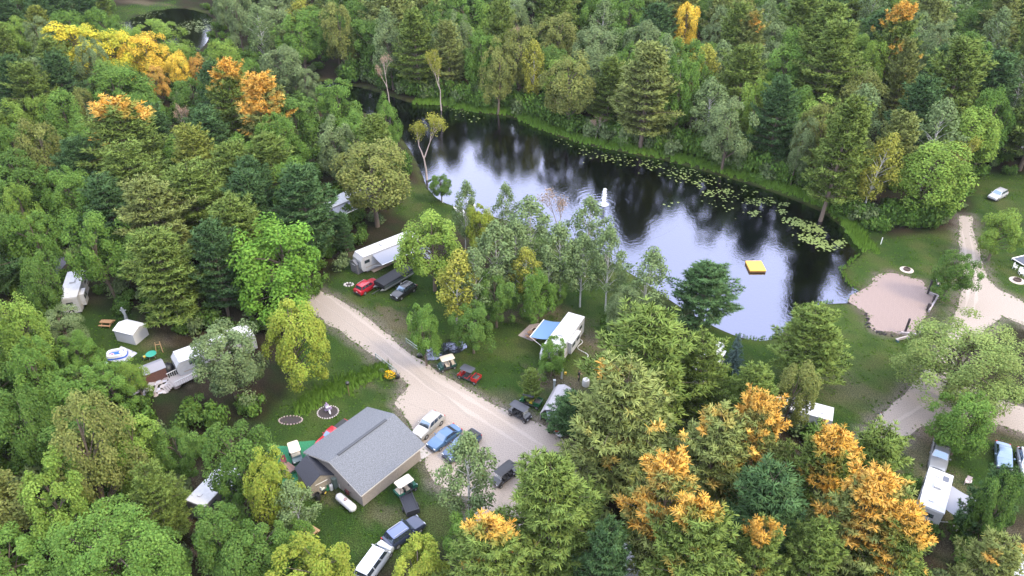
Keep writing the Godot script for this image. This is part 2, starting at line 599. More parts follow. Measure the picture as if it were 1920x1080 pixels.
func build_land() -> void:
	var xs := steps([-1500, -400, 220, -400, -160, 40, -160, -64, 4, -64, 96, 1, 96, 200, 4, 200, 400, 40, 400, 1501, 220])
	var zs := steps([-1600, -420, 200, -420, -340, 20, -340, -228, 3, -228, -180, 2, -180, -36, 1, -36, 20, 8, 20, 300, 80])
	var pb := bounds(POND)
	var p2b := bounds(POND2)
	var cb := bounds(CREEK)
	var rb := bounds(ROAD)
	var hb := bounds(PATHS)
	var bb := bounds(BEACH)
	var lb := []
	for l in LAWNS: lb.append(bounds(l))
	var v := PackedVector3Array()
	var c := PackedColorArray()
	for z in zs:
		for x in xs:
			var p := Vector2(x, z)
			var n1 := noise.get_noise_2d(x * 4, z * 4)
			var n2 := noise.get_noise_2d(x * 16 + 300, z * 16)
			var n3 := noise.get_noise_2d(x * 45, z * 45 + 700)
			var w := minf(sd(POND, pb, p), minf(sd(POND2, p2b, p), sd(CREEK, cb, p, 3.0)))
			var y := 0.0
			if w < 1.6: y = -.25 - clampf((.0 - w) * .45, -.25, 1.3)
			var floor_ := Color(.040, .038, .020).lerp(Color(.075, .055, .036), clampf(.4 + n1 + n3 * .6, 0, 1))
			floor_ = floor_.lerp(Color(.035, .060, .018), clampf(n2 * 1.4, 0, 1))
			var k := floor_
			var lw := 0.0
			for i in LAWNS.size():
				if lw < 1.0: lw = maxf(lw, 1.0 - blend(-1.2, 1.6, sd(LAWNS[i], lb[i], p) + n2 * 1.4))
			if lw > 0.0:
				var g := Color(.050, .104, .020).lerp(Color(.088, .140, .032), clampf(.45 + n1 * 1.3 + n3 * .9, 0, 1))
				g = g.lerp(Color(.125, .135, .05), clampf(n2 * 1.3 + n1 * .8 - .2, 0, .6))
				g = g.lerp(Color(.037, .078, .018), clampf(-n2 * 1.2, 0, .7))
				k = k.lerp(g, lw)
			for d in DIRT:
				var q: Vector2 = (p - Vector2(d[0], d[1])).rotated(-d[4])
				q.y /= d[5]
				var near: float = q.length() / d[2]
				if near < 1.6:
					k = k.lerp(Color(.24, .19, .15).lerp(Color(.16, .14, .08), clampf(.5 + n3, 0, 1)), clampf((1.25 - near + n3 * .9 + n2 * .5) * 1.6, 0, 1) * d[3])
			var rd := minf(sd(ROAD, rb, p, 4.0), sd(PATHS, hb, p, 4.0))
			if rd < 3.0: k = k.lerp(Color(.28, .24, .205), clampf(1.0 - blend(-.2, 1.9, rd + n3 * .9 + n2 * .5), 0, 1) * .85)
			var bd := sd(BEACH, bb, p, 4.0)
			if bd < 3.0: k = k.lerp(Color(.24, .19, .17), clampf(1.0 - blend(-.5, 1.6, bd + n3 * .9), 0, 1) * .8)
			if w < 2.4 and bd > .5:
				k = k.lerp(Color(.10, .14, .03), clampf(1.0 - blend(.4, 2.2, w + n3), 0, 1) * .55)
				if w < .1: k = Color(.035, .03, .022)
			v.append(Vector3(x, y, z))
			c.append(k)
	var idx := PackedInt32Array()
	var nx := xs.size()
	for j in zs.size() - 1:
		for i in nx - 1:
			var a := j * nx + i
			idx.append_array([a, a + 1, a + nx + 1, a, a + nx + 1, a + nx])
	var nr := PackedVector3Array()
	nr.resize(v.size())
	for i in v.size():
		var l := maxi(i - 1, 0)
		var r := mini(i + 1, v.size() - 1)
		var u := maxi(i - nx, 0)
		var d := mini(i + nx, v.size() - 1)
		nr[i] = Vector3(-(v[r].y - v[l].y) / maxf(absf(v[r].x - v[l].x), .5), 1, -(v[d].y - v[u].y) / maxf(absf(v[d].z - v[u].z), .5)).normalized()
	var arr := []
	arr.resize(Mesh.ARRAY_MAX)
	arr[Mesh.ARRAY_VERTEX] = v
	arr[Mesh.ARRAY_NORMAL] = nr
	arr[Mesh.ARRAY_COLOR] = c
	arr[Mesh.ARRAY_INDEX] = idx
	var m := ArrayMesh.new()
	m.add_surface_from_arrays(Mesh.PRIMITIVE_TRIANGLES, arr)
	var gm := tint_mat("ground", .95)
	gm.albedo_texture = grain(Color(.80, .80, .80), .5, .05, 5, 512)
	gm.uv1_triplanar = true
	gm.uv1_world_triplanar = true
	gm.uv1_scale = Vector3.ONE * .17
	gm.heightmap_enabled = true
	gm.heightmap_texture = grain(Color(.5, .5, .5), .9, .09, 6, 512)
	gm.heightmap_scale = 6.0
	gm.metallic_specular = .2
	structure(obj("ground", m, gm))

	var sand := mat("gravel", .285, .246, .214, .95, 0.0, .16, .9, .03)
	sand.metallic_specular = .2
	sand.heightmap_enabled = true
	sand.heightmap_texture = grain(Color(.5, .5, .5), .9, .08, 9, 512)
	sand.heightmap_scale = 1.2
	structure(sheet("gravel_road", ragged(ROAD, .5, .4), .006, sand))
	structure(sheet("sand_path", ragged(PATHS, .5, .4), .006, sand))
	var bs := mat("beach_sand", .24, .188, .172, .95, 0.0, .2, .7, .03)
	bs.metallic_specular = .2
	bs.heightmap_enabled = true
	bs.heightmap_texture = sand.heightmap_texture
	bs.heightmap_scale = 3.0
	structure(sheet("beach", ragged(BEACH, .6, .7), .010, bs))

	var wm := StandardMaterial3D.new()
	wm.resource_name = "water"
	wm.albedo_color = lin(.150, .160, .215)
	wm.metallic = 1.0
	wm.roughness = .06
	var f := FastNoiseLite.new()
	f.seed = 4
	f.frequency = .03
	f.fractal_octaves = 4
	var nt := NoiseTexture2D.new()
	nt.width = 512
	nt.height = 512
	nt.seamless = true
	nt.noise = f
	nt.as_normal_map = true
	nt.bump_strength = 2.2
	wm.normal_enabled = true
	wm.normal_texture = nt
	wm.normal_scale = .21
	wm.uv1_triplanar = true
	wm.uv1_world_triplanar = true
	wm.uv1_scale = Vector3(.09, .09, .09)
	mats["water"] = wm
	for p in [["pond_water", POND], ["pond_water", POND2], ["creek_water", CREEK]]:
		var grown: Array[PackedVector2Array] = Geometry2D.offset_polygon(p[1], 1.2)
		structure(sheet(p[0], grown[0], WATER_Y, wm))

# ---------------------------------------------------------------- vehicles
func paint(r: float, g: float, b: float, metal := 0.35) -> StandardMaterial3D:
	var key := "paint_%d_%d_%d" % [r * 1000, g * 1000, b * 1000]
	var m := mat(key, r, g, b, .32, metal)
	m.clearcoat_enabled = true
	m.clearcoat = .6
	m.clearcoat_roughness = .08
	return m

func glass() -> StandardMaterial3D:
	return mat("car_glass", .17, .22, .28, .06, .85)

func wheel(parent: Node, at: Vector3, r: float, wd: float, rim_m: Material) -> void:
	var b := Mb.new()
	var turn := Transform3D(Basis(Vector3(0, 0, 1), PI / 2), at)
	b.lathe([Vector2(r * .55, -wd / 2), Vector2(r * .93, -wd / 2), Vector2(r, -wd * .3), Vector2(r, wd * .3), Vector2(r * .93, wd / 2), Vector2(r * .55, wd / 2)], 16, turn)
	var wh := obj("wheel", b.mesh(), mat("rubber", .018, .018, .018, .8), parent)
	var h := Mb.new()
	h.lathe([Vector2(0, -wd * .44), Vector2(r * .6, -wd * .44), Vector2(r * .6, wd * .44), Vector2(0, wd * .44)], 12, turn)
	obj("rim", h.mesh(), rim_m, wh)

func section(z: float, top: float, w: float, low: float) -> PackedVector3Array:
	var r := PackedVector3Array()
	for p in [[-.9, low], [-1.0, low + .2], [-.985, top - .14], [-.88, top - .01], [0, top + .035], [.88, top - .01], [.985, top - .14], [1.0, low + .2], [.9, low], [0, low]]:
		r.append(Vector3(p[0] * w, p[1], z))
	r.reverse()
	return r

# style: sedan, suv, pickup, van. Front faces +z.
func car(called: String, label: String, category: String, at: Vector3, turn: float, style: String, pm: Material, L: float, W: float, H: float, roof_m: Material = null) -> Node3D:
	var o := thing(called, label, category, at, turn, "vehicles parked about the campground")
	var hw := W / 2
	var belt := H * (.64 if style != "sedan" else .66)
	var hood := belt * (.97 if style == "pickup" else .93)
	var tail := belt * (.96 if style == "sedan" else 1.0)
	var b := Mb.new()
	var e := L / 2
	b.loft([section(-e, belt * .72, hw * .86, .38), section(-e + .10, tail * .95, hw * .95, .27), section(-e + .5, tail, hw, .24), section(-.1 * L, belt, hw, .22), section(.16 * L, belt, hw, .22), section(.30 * L, hood + .02, hw, .24), section(e - .45, hood * .95, hw * .97, .25), section(e - .10, hood * .82, hw * .91, .28), section(e, hood * .62, hw * .78, .36)])
	obj("body", b.mesh(42), pm, o)
	# cabin: bottom z, roof z
	var zr0 := -.43 * L
	var zr1 := -.36 * L
	var zf1 := .06 * L
	var zf0 := .20 * L
	if style == "sedan":
		zr0 = -.36 * L; zr1 = -.20 * L; zf1 = .05 * L
	elif style == "pickup":
		zr0 = -.12 * L; zr1 = -.10 * L; zf1 = .09 * L; zf0 = .20 * L
	elif style == "van":
		zr0 = -.48 * L; zr1 = -.46 * L; zf1 = .20 * L; zf0 = .33 * L
	var wb := hw * .90
	var wt := hw * .74
	var y0 := belt - .03
	var cab := Mb.new()
	var ring_at := func(z: float, w: float, y: float) -> PackedVector3Array: return PackedVector3Array([Vector3(-w, y, z), Vector3(w, y, z)])
	var B0 := Vector3(-wb, y0, zr0)
	var B1 := Vector3(wb, y0, zr0)
	var B2 := Vector3(wb, y0, zf0)
	var B3 := Vector3(-wb, y0, zf0)
	var T0 := Vector3(-wt, H - .07, zr1)
	var T1 := Vector3(wt, H - .07, zr1)
	var T2 := Vector3(wt, H - .07, zf1)
	var T3 := Vector3(-wt, H - .07, zf1)
	cab.quad(B1, B0, T0, T1)
	cab.quad(B3, B2, T2, T3)
	cab.quad(B2, B1, T1, T2)
	cab.quad(B0, B3, T3, T0)
	obj("cabin", cab.mesh(), pm, o)
	var rf := Mb.new()
	var zm := (zr1 + zf1) / 2
	var rings := []
	for q in [[zr1, 0.0, .92], [zr1 + .18, .05, 1.0], [zm, .075, 1.0], [zf1 - .18, .05, 1.0], [zf1, 0.0, .95]]:
		var r := PackedVector3Array()
		for p in [[-1.0, 0.0], [-.8, .6], [0, 1.0], [.8, .6], [1.0, 0.0], [0.0, -.02]]:
			r.append(Vector3(p[0] * wt * q[2] * 1.02, H - .075 + p[1] * q[1], q[0]))
		r.reverse()
		rings.append(r)
	rf.loft(rings)
	obj("roof", rf.mesh(50), roof_m if roof_m else pm, o)
	var gm := glass()
	var pane := func(nm: String, a: Vector3, b2: Vector3, c2: Vector3, d: Vector3, u0: float, u1: float, v0: float, v1: float) -> void:
		var g := Mb.new()
		var nn := (b2 - a).cross(d - a).normalized() * .014
		var f := func(u: float, vv: float) -> Vector3: return a.lerp(b2, u).lerp(d.lerp(c2, u), vv) + nn
		var q := [f.call(u0, v0), f.call(u1, v0), f.call(u1, v1), f.call(u0, v1)]
		g.quad(q[0], q[1], q[2], q[3])
		g.quad(q[0] - nn, q[3] - nn, q[2] - nn, q[1] - nn)
		for k in 4: g.quad(q[k] - nn, q[(k + 1) % 4] - nn, q[(k + 1) % 4], q[k])
		obj(nm, g.mesh(), gm, o)
	pane.call("windshield", B3, B2, T2, T3, .06, .94, .10, .96)
	pane.call("rear_window", B1, B0, T0, T1, .08, .92, .18 if style != "pickup" else .3, .94)
	var splits := [[.04, .46], [.50, .82]] if style == "sedan" else ([[.06, .5], [.56, .92]] if style == "pickup" else [[.03, .30], [.34, .62], [.66, .93]])
	for s in splits:
		pane.call("side_window", B2, B1, T1, T2, 1 - s[1], 1 - s[0], .14, .90)
		pane.call("side_window", B0, B3, T3, T0, s[0], s[1], .14, .90)
	if style == "pickup":
		var bed := Mb.new()
		bed.box(Vector3(0, belt + .05, (-e + .08 + zr0) / 2), Vector3(W * .84, .06, zr0 + e - .16))
		obj("bed_cover", bed.mesh(), mat("bed_black", .02, .02, .022, .6), o)
		part_box("tailgate", Vector3(0, belt * .8, -e - .005), Vector3(W * .8, belt * .38, .05), pm, o)
	if style == "suv":
		for s in [-1, 1]:
			part_box("roof_rail", Vector3(s * wt * .86, H + .045, zm), Vector3(.05, .05, (zf1 - zr1) * .8), mat("rail_silver", .35, .35, .36, .4, .6), o)
	for s in [-1, 1]:
		part_box("headlight", Vector3(s * hw * .68, hood * .74, e - .12), Vector3(hw * .34, .14, .16), mat("lamp_clear", .55, .57, .6, .15, .3), o)
		part_box("tail_light", Vector3(s * hw * .80, belt * .82, -e + .07), Vector3(hw * .22, .22, .12), mat("lamp_red", .35, .02, .02, .25), o)
		part_box("mirror", Vector3(s * (hw + .09), belt + .06, zf0 - .34), Vector3(.2, .14, .1), pm, o)
		for z in [-.30 * L, .315 * L]:
			wheel(o, Vector3(s * (hw - .10), H * .215, z), H * .215 if style != "van" else .34, .23, mat("rim_silver", .4, .4, .42, .35, .7))
	part_box("front_bumper", Vector3(0, .42, e - .03), Vector3(W * .82, .2, .14), mat("trim_dark", .04, .04, .045, .6), o)
	part_box("rear_bumper", Vector3(0, .46, -e + .02), Vector3(W * .84, .2, .14), mat("trim_dark", .04, .04, .045, .6), o)
	part_box("license_plate", Vector3(0, .72, -e - .012), Vector3(.3, .15, .02), mat("plate", .7, .7, .7, .5), o)
	return o

# golf cart or utility cart. tail: "seat", "bed", "bag"
func cart(called: String, label: String, category: String, at: Vector3, turn: float, bm: Material, rm: Material, sm: Material, tail: String, L: float, bed_m: Material = null) -> Node3D:
	var o := thing(called, label, category, at, turn, "golf carts and utility carts")
	var W := 1.3
	var e := L / 2
	var big := tail == "bed"
	var wr := .30 if big else .24
	var b := Mb.new()
	b.box(Vector3(0, .36, 0), Vector3(W * .9, .16, L * .9))
	obj("floor", b.mesh(), mat("trim_dark", .04, .04, .045, .6), o)
	var cw := Mb.new()
	cw.prism(PackedVector2Array([Vector2(e, .34), Vector2(e, .62), Vector2(e - .22, .82), Vector2(e - .62, .98), Vector2(e - .68, .40)]), -W * .45, W * .45, Transform3D(Basis(Vector3(0, 0, 1), Vector3(0, 1, 0), Vector3(-1, 0, 0)), Vector3.ZERO))
	obj("front_cowl", cw.mesh(), bm, o)
	for s in [-1, 1]:
		part_box("headlight", Vector3(s * .4, .6, e + .01), Vector3(.2, .12, .05), mat("lamp_clear", .55, .57, .6, .15, .3), o)
		part_box("fender", Vector3(s * W * .44, .6, -e + .5), Vector3(.22, .22, .75), bm, o)
	var seats := [[-.05 * L, 1.0]]
	if L > 2.9: seats = [[.08 * L, 1.0], [-.2 * L, 1.0]]
	elif tail == "seat": seats = [[.02 * L, 1.0], [-.33 * L, -1.0]]
	for s in seats:
		part_box("seat", Vector3(0, .72, s[0]), Vector3(W * .82, .16, .5), sm, o)
		part_box("seat_back", Vector3(0, .98, s[0] - s[1] * .24), Vector3(W * .82, .42, .1), sm, o, Basis(Vector3.RIGHT, -.15 * s[1]))
		part_box("seat_base", Vector3(0, .52, s[0]), Vector3(W * .78, .24, .5), bm, o)
	part_tube("steering_wheel", [Vector3(-.36, .92, e - .75), Vector3(-.2, 1.02, e - .82), Vector3(-.36, 1.1, e - .88), Vector3(-.5, 1.02, e - .82), Vector3(-.36, .92, e - .75)], .02, mat("trim_dark", .04, .04, .045, .6), o, 5)
	if big:
		var bd := Mb.new()
		var bz := -e + .52
		bd.box(Vector3(0, .80, bz), Vector3(W * .92, .05, 1.0))
		for s in [-1, 1]: bd.box(Vector3(s * W * .46, .95, bz), Vector3(.05, .3, 1.0))
		bd.box(Vector3(0, .95, bz - .5), Vector3(W * .92, .3, .05))
		bd.box(Vector3(0, .95, bz + .5), Vector3(W * .92, .3, .05))
		obj("cargo_bed", bd.mesh(), bed_m if bed_m else bm, o)
		part_box("bed_liner", Vector3(0, .835, bz), Vector3(W * .84, .02, .92), mat("liner", .06, .055, .05, .8), o)
	else:
		part_box("tail_body", Vector3(0, .62, -e + .32), Vector3(W * .86, .34, .6), bm, o)
	var zf := e - .62
	var zb := -e + (1.05 if big else .35)
	var top := 1.86
	var rf := Mb.new()
	var rings := []
	for q in [[zb - .12, .84, 0.0], [zb + .1, 1.0, .07], [(zb + zf) / 2, 1.0, .09], [zf, 1.0, .07], [zf + .2, .86, 0.0]]:
		var r := PackedVector3Array()
		for p in [[-1.0, 0.0], [-.8, .8], [0, 1.0], [.8, .8], [1.0, 0.0], [0, -.03]]:
			r.append(Vector3(p[0] * W * .5 * q[1], top + p[1] * q[2], q[0]))
		r.reverse()
		rings.append(r)
	rf.loft(rings)
	obj("roof", rf.mesh(50), rm, o)
	var pm := mat("post_dark", .03, .03, .03, .5)
	for s in [-1, 1]:
		part_tube("roof_post", [Vector3(s * W * .42, .95, e - .62), Vector3(s * W * .42, top, zf - .12)], .025, pm, o, 6)
		part_tube("roof_post", [Vector3(s * W * .42, .7, zb), Vector3(s * W * .42, top, zb)], .025, pm, o, 6)
		for z in [-e + .42, e - .42]:
			wheel(o, Vector3(s * (W * .5 - .05), wr, z), wr, .2, mat("rim_silver", .4, .4, .42, .35, .7))
	var g := Mb.new()
	g.quad(Vector3(-W * .41, 1.0, e - .60), Vector3(W * .41, 1.0, e - .60), Vector3(W * .41, top - .03, zf - .09), Vector3(-W * .41, top - .03, zf - .09))
	g.quad(Vector3(W * .41, 1.0, e - .612), Vector3(-W * .41, 1.0, e - .612), Vector3(-W * .41, top - .03, zf - .102), Vector3(W * .41, top - .03, zf - .102))
	var wg := mat("clear_pane", .8, .85, .9, .05)
	wg.transparency = BaseMaterial3D.TRANSPARENCY_ALPHA
	wg.albedo_color.a = .2
	obj("windshield", g.mesh(), wg, o)
	return o

# travel trailer or fifth wheel: +z is the front, +x the door and awning side
func trailer(called: String, label: String, category: String, at: Vector3, turn: float, L: float, W: float, H: float, opt: Dictionary) -> Node3D:
	var o := thing(called, label, category, at, turn, "camping trailers")
	var e := L / 2
	var lo := .62
	var wm: Material = opt.get("wall", mat("trailer_white", .38, .385, .40, .45, 0.0, .06, .4, .02))
	var roof_m := mat("trailer_roof", .46, .465, .48, .6, 0.0, .05, .3, .02)
	var dark := glass()
	var side := Transform3D(Basis(Vector3(0, 0, 1), Vector3(0, 1, 0), Vector3(-1, 0, 0)), Vector3.ZERO)
	var b := Mb.new()
	var pf: PackedVector2Array
	if opt.get("fifth", false):
		pf = PackedVector2Array([Vector2(-e, lo), Vector2(e - 1.9, lo), Vector2(e - 1.8, 1.55), Vector2(e, 1.6), Vector2(e, H - .55), Vector2(e - .45, H - .06), Vector2(-e + .08, H - .06), Vector2(-e, H - .2)])
	else:
		pf = PackedVector2Array([Vector2(-e, lo), Vector2(e - .35, lo), Vector2(e, 1.25), Vector2(e, H - .7), Vector2(e - .5, H - .06), Vector2(-e + .08, H - .06), Vector2(-e, H - .2)])
	b.prism(pf, -W / 2, W / 2, side)
	obj("body", b.mesh(), wm, o)
	part_box("skirt", Vector3(0, lo - .1, -.2), Vector3(W * .96, .26, L * (.72 if opt.get("fifth", false) else .88)), mat("skirt_grey", .22, .22, .24, .6), o)
	part_box("roof", Vector3(0, H - .03, -.22), Vector3(W + .05, .08, L - .55), roof_m, o)
	for s in [-1, 1]:
		part_box("roof_edge", Vector3(s * (W / 2 + .03), H - .06, -.22), Vector3(.04, .12, L - .5), mat("edge_grey", .45, .45, .48, .4, .4), o)
	part_box("air_conditioner", Vector3(0, H + .14, .05 * L), Vector3(.75, .28, 1.0), roof_m, o)
	for z in [-.32 * L, .28 * L]:
		part_box("roof_vent", Vector3(.25, H + .06, z), Vector3(.42, .12, .42), mat("vent_grey", .5, .5, .53, .5), o)
	if opt.get("hatch", false):
		part_box("open_hatch", Vector3(-.62, H + .03, .28 * L), Vector3(.6, .05, .8), mat("hatch_dark", .10, .11, .14, .4), o)
	part_box("stripe", Vector3(W / 2 + .004, 1.25, 0), Vector3(.012, .16, L * .86), mat("stripe_tan", .30, .26, .22, .5), o)
	part_box("stripe", Vector3(-W / 2 - .004, 1.25, 0), Vector3(.012, .16, L * .86), mat("stripe_tan", .30, .26, .22, .5), o)
	var fr := mat("window_frame", .08, .08, .09, .4)
	var win := func(at2: Vector3, size: Vector3) -> void:
		var f := part_box("window", at2, size, fr, o)
		var thin := Vector3(.012 if size.x < .1 else 0.0, 0, .012 if size.z < .1 else 0.0)
		part_box("pane", at2 + Vector3(sign(at2.x) * thin.x, 0, sign(at2.z) * thin.z), size - Vector3(0.0 if size.x < .1 else .1, .1, 0.0 if size.z < .1 else .1), dark, f)
	for z in opt.get("wins_left", [-.3, .1]):
		win.call(Vector3(-W / 2 - .012, 2.35, z * L), Vector3(.03, .6, 1.1))
	for z in opt.get("wins_right", [-.34, .18]):
		win.call(Vector3(W / 2 + .012, 2.35, z * L), Vector3(.03, .6, 1.0))
	win.call(Vector3(0, 2.3, -e - .012), Vector3(.95, .55, .03))
	if not opt.get("fifth", false):
		win.call(Vector3(0, 2.0, e + .012), Vector3(1.1, .5, .03))
	var dr := part_box("door", Vector3(W / 2 + .015, 1.72, -.05 * L), Vector3(.03, 1.95, .75), mat("door_white", .55, .56, .58, .45), o)
	part_box("handle", Vector3(W / 2 + .05, 1.6, -.05 * L + .28), Vector3(.04, .12, .05), mat("trim_dark", .04, .04, .045, .6), dr)
	if opt.has("slide"):
		for q in opt["slide"]:   # [side, z, length]
			var sx: float = q[0]
			var sl := part_box("slide_out", Vector3(sx * (W / 2 + .3), 1.95, q[1] * L), Vector3(.62, 1.9, q[2]), wm, o)
			part_box("slide_roof", Vector3(sx * (W / 2 + .31), 2.93, q[1] * L), Vector3(.7, .05, q[2] + .08), roof_m, sl)
			for k in [-1, 1]:
				part_box("pane", Vector3(sx * (W / 2 + .62), 2.25, q[1] * L + k * q[2] * .24), Vector3(.03, .6, q[2] * .34), dark, sl)
	for s in [-1, 1]:
		for z in [-.12 * L - .45, -.12 * L + .45]:
			wheel(o, Vector3(s * (W / 2 - .12), .36, z), .36, .22, mat("rim_white", .55, .55, .55, .5))
		part_box("jack", Vector3(s * W * .36, .25, e - 2.2), Vector3(.08, .5, .08), mat("trim_dark", .04, .04, .045, .6), o)
	if opt.get("spare", false):
		var sp := Mb.new()
		sp.lathe([Vector2(0, -.1), Vector2(.2, -.1), Vector2(.36, -.08), Vector2(.36, .08), Vector2(.2, .1), Vector2(0, .1)], 16, Transform3D(Basis(Vector3.RIGHT, PI / 2), Vector3(.1, .95, -e - .16)))
		var spw := obj("spare_wheel", sp.mesh(), mat("rubber", .018, .018, .018, .8), o)
		var sr := Mb.new()
		sr.lathe([Vector2(0, -.12), Vector2(.2, -.12), Vector2(.2, .12), Vector2(0, .12)], 14, Transform3D(Basis(Vector3.RIGHT, PI / 2), Vector3(.1, .95, -e - .16)))
		obj("rim", sr.mesh(), mat("rim_white", .55, .55, .55, .5), spw)
	if opt.has("awning"):
		var q: Array = opt["awning"]   # [side, z, length, reach, material]
		var sx: float = q[0]
		var x0 := sx * (W / 2 + .04)
		var x1: float = sx * (W / 2 + q[3])
		var a := Mb.new()
		var z0: float = q[1] * L - q[2] / 2
		var z1: float = q[1] * L + q[2] / 2
		var n := 10
		for k in n:
			var t0 := float(k) / n
			var t1 := float(k + 1) / n
			var ya := H - .22 - .55 * t0 - .14 * sin(PI * t0)
			var yb := H - .22 - .55 * t1 - .14 * sin(PI * t1)
			var xa := lerpf(x0, x1, t0)
			var xb := lerpf(x0, x1, t1)
			a.quad(Vector3(xa, ya, z0), Vector3(xb, yb, z0), Vector3(xb, yb, z1), Vector3(xa, ya, z1))
			a.quad(Vector3(xa, ya - .008, z0), Vector3(xa, ya - .008, z1), Vector3(xb, yb - .008, z1), Vector3(xb, yb - .008, z0))
		obj("awning", a.mesh(30), q[4], o)
		part_tube("awning_roller", [Vector3(x1, H - .78, z0 - .06), Vector3(x1, H - .78, z1 + .06)], .06, mat("roller_white", .7, .7, .72, .4), o)
		for z in [z0, z1]:
			part_tube("awning_arm", [Vector3(sx * W / 2, 1.0, z), Vector3(x1, H - .78, z)], .035, mat("roller_white", .7, .7, .72, .4), o, 6)
	var hb := Mb.new()
	if not opt.get("fifth", false):
		hb.bar(Vector3(-.4, .5, e - .3), Vector3(0, .5, e + 1.0), .1, .1)
		hb.bar(Vector3(.4, .5, e - .3), Vector3(0, .5, e + 1.0), .1, .1)
		obj("hitch", hb.mesh(), mat("trim_dark", .04, .04, .045, .6), o)
	return o

# gabled shed: ridge along z
func shed(called: String, label: String, at: Vector3, turn: float, W: float, L: float, wall_h: float, rise: float, wm: Material, rm: Material, over := .15, door_z := 1.0) -> Node3D:
	var o := thing(called, label, "shed", at, turn)
	var b := Mb.new()
	b.prism(PackedVector2Array([Vector2(-W / 2, 0), Vector2(W / 2, 0), Vector2(W / 2, wall_h), Vector2(0, wall_h + rise), Vector2(-W / 2, wall_h)]), -L / 2, L / 2)
	obj("wall", b.mesh(), wm, o)
	for s in [-1, 1]:
		var sl := Vector2(W / 2, -rise)
		var ln := sl.length() + over
		var dir := sl.normalized()
		var r := Mb.new()
		var c := Vector3(s * dir.x * ln / 2, wall_h + rise + .06 + dir.y * ln / 2, 0)
		r.box(c, Vector3(ln, .06, L + over * 2), Basis(Vector3(0, 0, 1), s * atan2(dir.y, dir.x)))
		obj("roof", r.mesh(), rm, o)
	var d := part_box("door", Vector3(0, wall_h * .42, door_z * (L / 2 + .015)), Vector3(W * .42, wall_h * .82, .03), wm, o)
	part_box("handle", Vector3(W * .14, wall_h * .45, door_z * (L / 2 + .05)), Vector3(.05, .12, .05), mat("trim_dark", .04, .04, .045, .6), d)
	part_box("door_trim", Vector3(0, wall_h * .86, door_z * (L / 2 + .03)), Vector3(W * .5, .08, .05), mat("trim_white", .6, .6, .6, .6), d)
	return o

func picnic_table(label: String, at: Vector3, turn: float, wood: Material) -> Node3D:
	var o := thing("picnic_table", label, "picnic table", at, turn, "picnic tables")
	for k in 5: part_box("top_board", Vector3((k - 2) * .15, .74, 0), Vector3(.14, .04, 1.85), wood, o)
	for s in [-1, 1]:
		for k in 2: part_box("seat_board", Vector3(s * (.62 + k * .15), .44, 0), Vector3(.14, .04, 1.85), wood, o)
		for z in [-.65, .65]:
			part_tube("leg", [Vector3(s * .62, 0, z), Vector3(s * .2, .72, z)], .045, wood, o, 4)
	for z in [-.65, .65]: part_box("brace", Vector3(0, .40, z + .05), Vector3(1.5, .09, .04), wood, o)
	return o

func stone_ring(called: String, label: String, category: String, at: Vector3, rx: float, rz: float, count: int, sm: Material, fill: Material, size := .2) -> Node3D:
	var o := thing(called, label, category, at)
	var b := Mb.new()
	b.lathe([Vector2(1, -.02), Vector2(.97, .03), Vector2(0, .05)], 24, Transform3D(Basis().scaled(Vector3(rx, 1, rz))))
	obj("bed", b.mesh(), fill, o)
	for k in count:
		var a := TAU * k / count
		var s := Mb.new()
		s.ball(Vector3(cos(a) * rx, .05, sin(a) * rz), Vector3(size, size * .6, size) * rng.randf_range(.5, .68), 7)
		obj("stone", s.mesh(), sm, o)
	return o

func lawn_chair(label: String, at: Vector3, turn: float, m: Material) -> Node3D:
	var o := thing("lawn_chair", label, "chair", at, turn, "lawn chairs")
	part_box("seat", Vector3(0, .40, .02), Vector3(.52, .05, .5), m, o)
	part_box("backrest", Vector3(0, .72, -.26), Vector3(.52, .62, .05), m, o, Basis(Vector3.RIGHT, -.25))
	for s in [-1, 1]:
		part_box("armrest", Vector3(s * .29, .62, .0), Vector3(.08, .04, .55), m, o)
		for z in [-.22, .24]: part_box("leg", Vector3(s * .27, .2, z), Vector3(.06, .4, .06), m, o)
	return o

# ---------------------------------------------------------------- people: one skin meshed over a skeleton
func field(p: Vector3, bones: Array) -> Vector2:
	var d := 9.0
	var who := 0
	var best := 9.0
	for i in bones.size():
		var b: Array = bones[i]
		var a: Vector3 = b[0]
		var ab: Vector3 = b[1] - a
		var t := clampf((p - a).dot(ab) / maxf(ab.length_squared(), 1e-6), 0, 1)
		var e := (p - a - ab * t).length() - lerpf(b[2], b[3], t)
		if e < best:
			best = e
			who = i
		var h := maxf(.035 - absf(d - e), 0) / .035
		d = minf(d, e) - h * h * .035 * .25
	return Vector2(d, who)

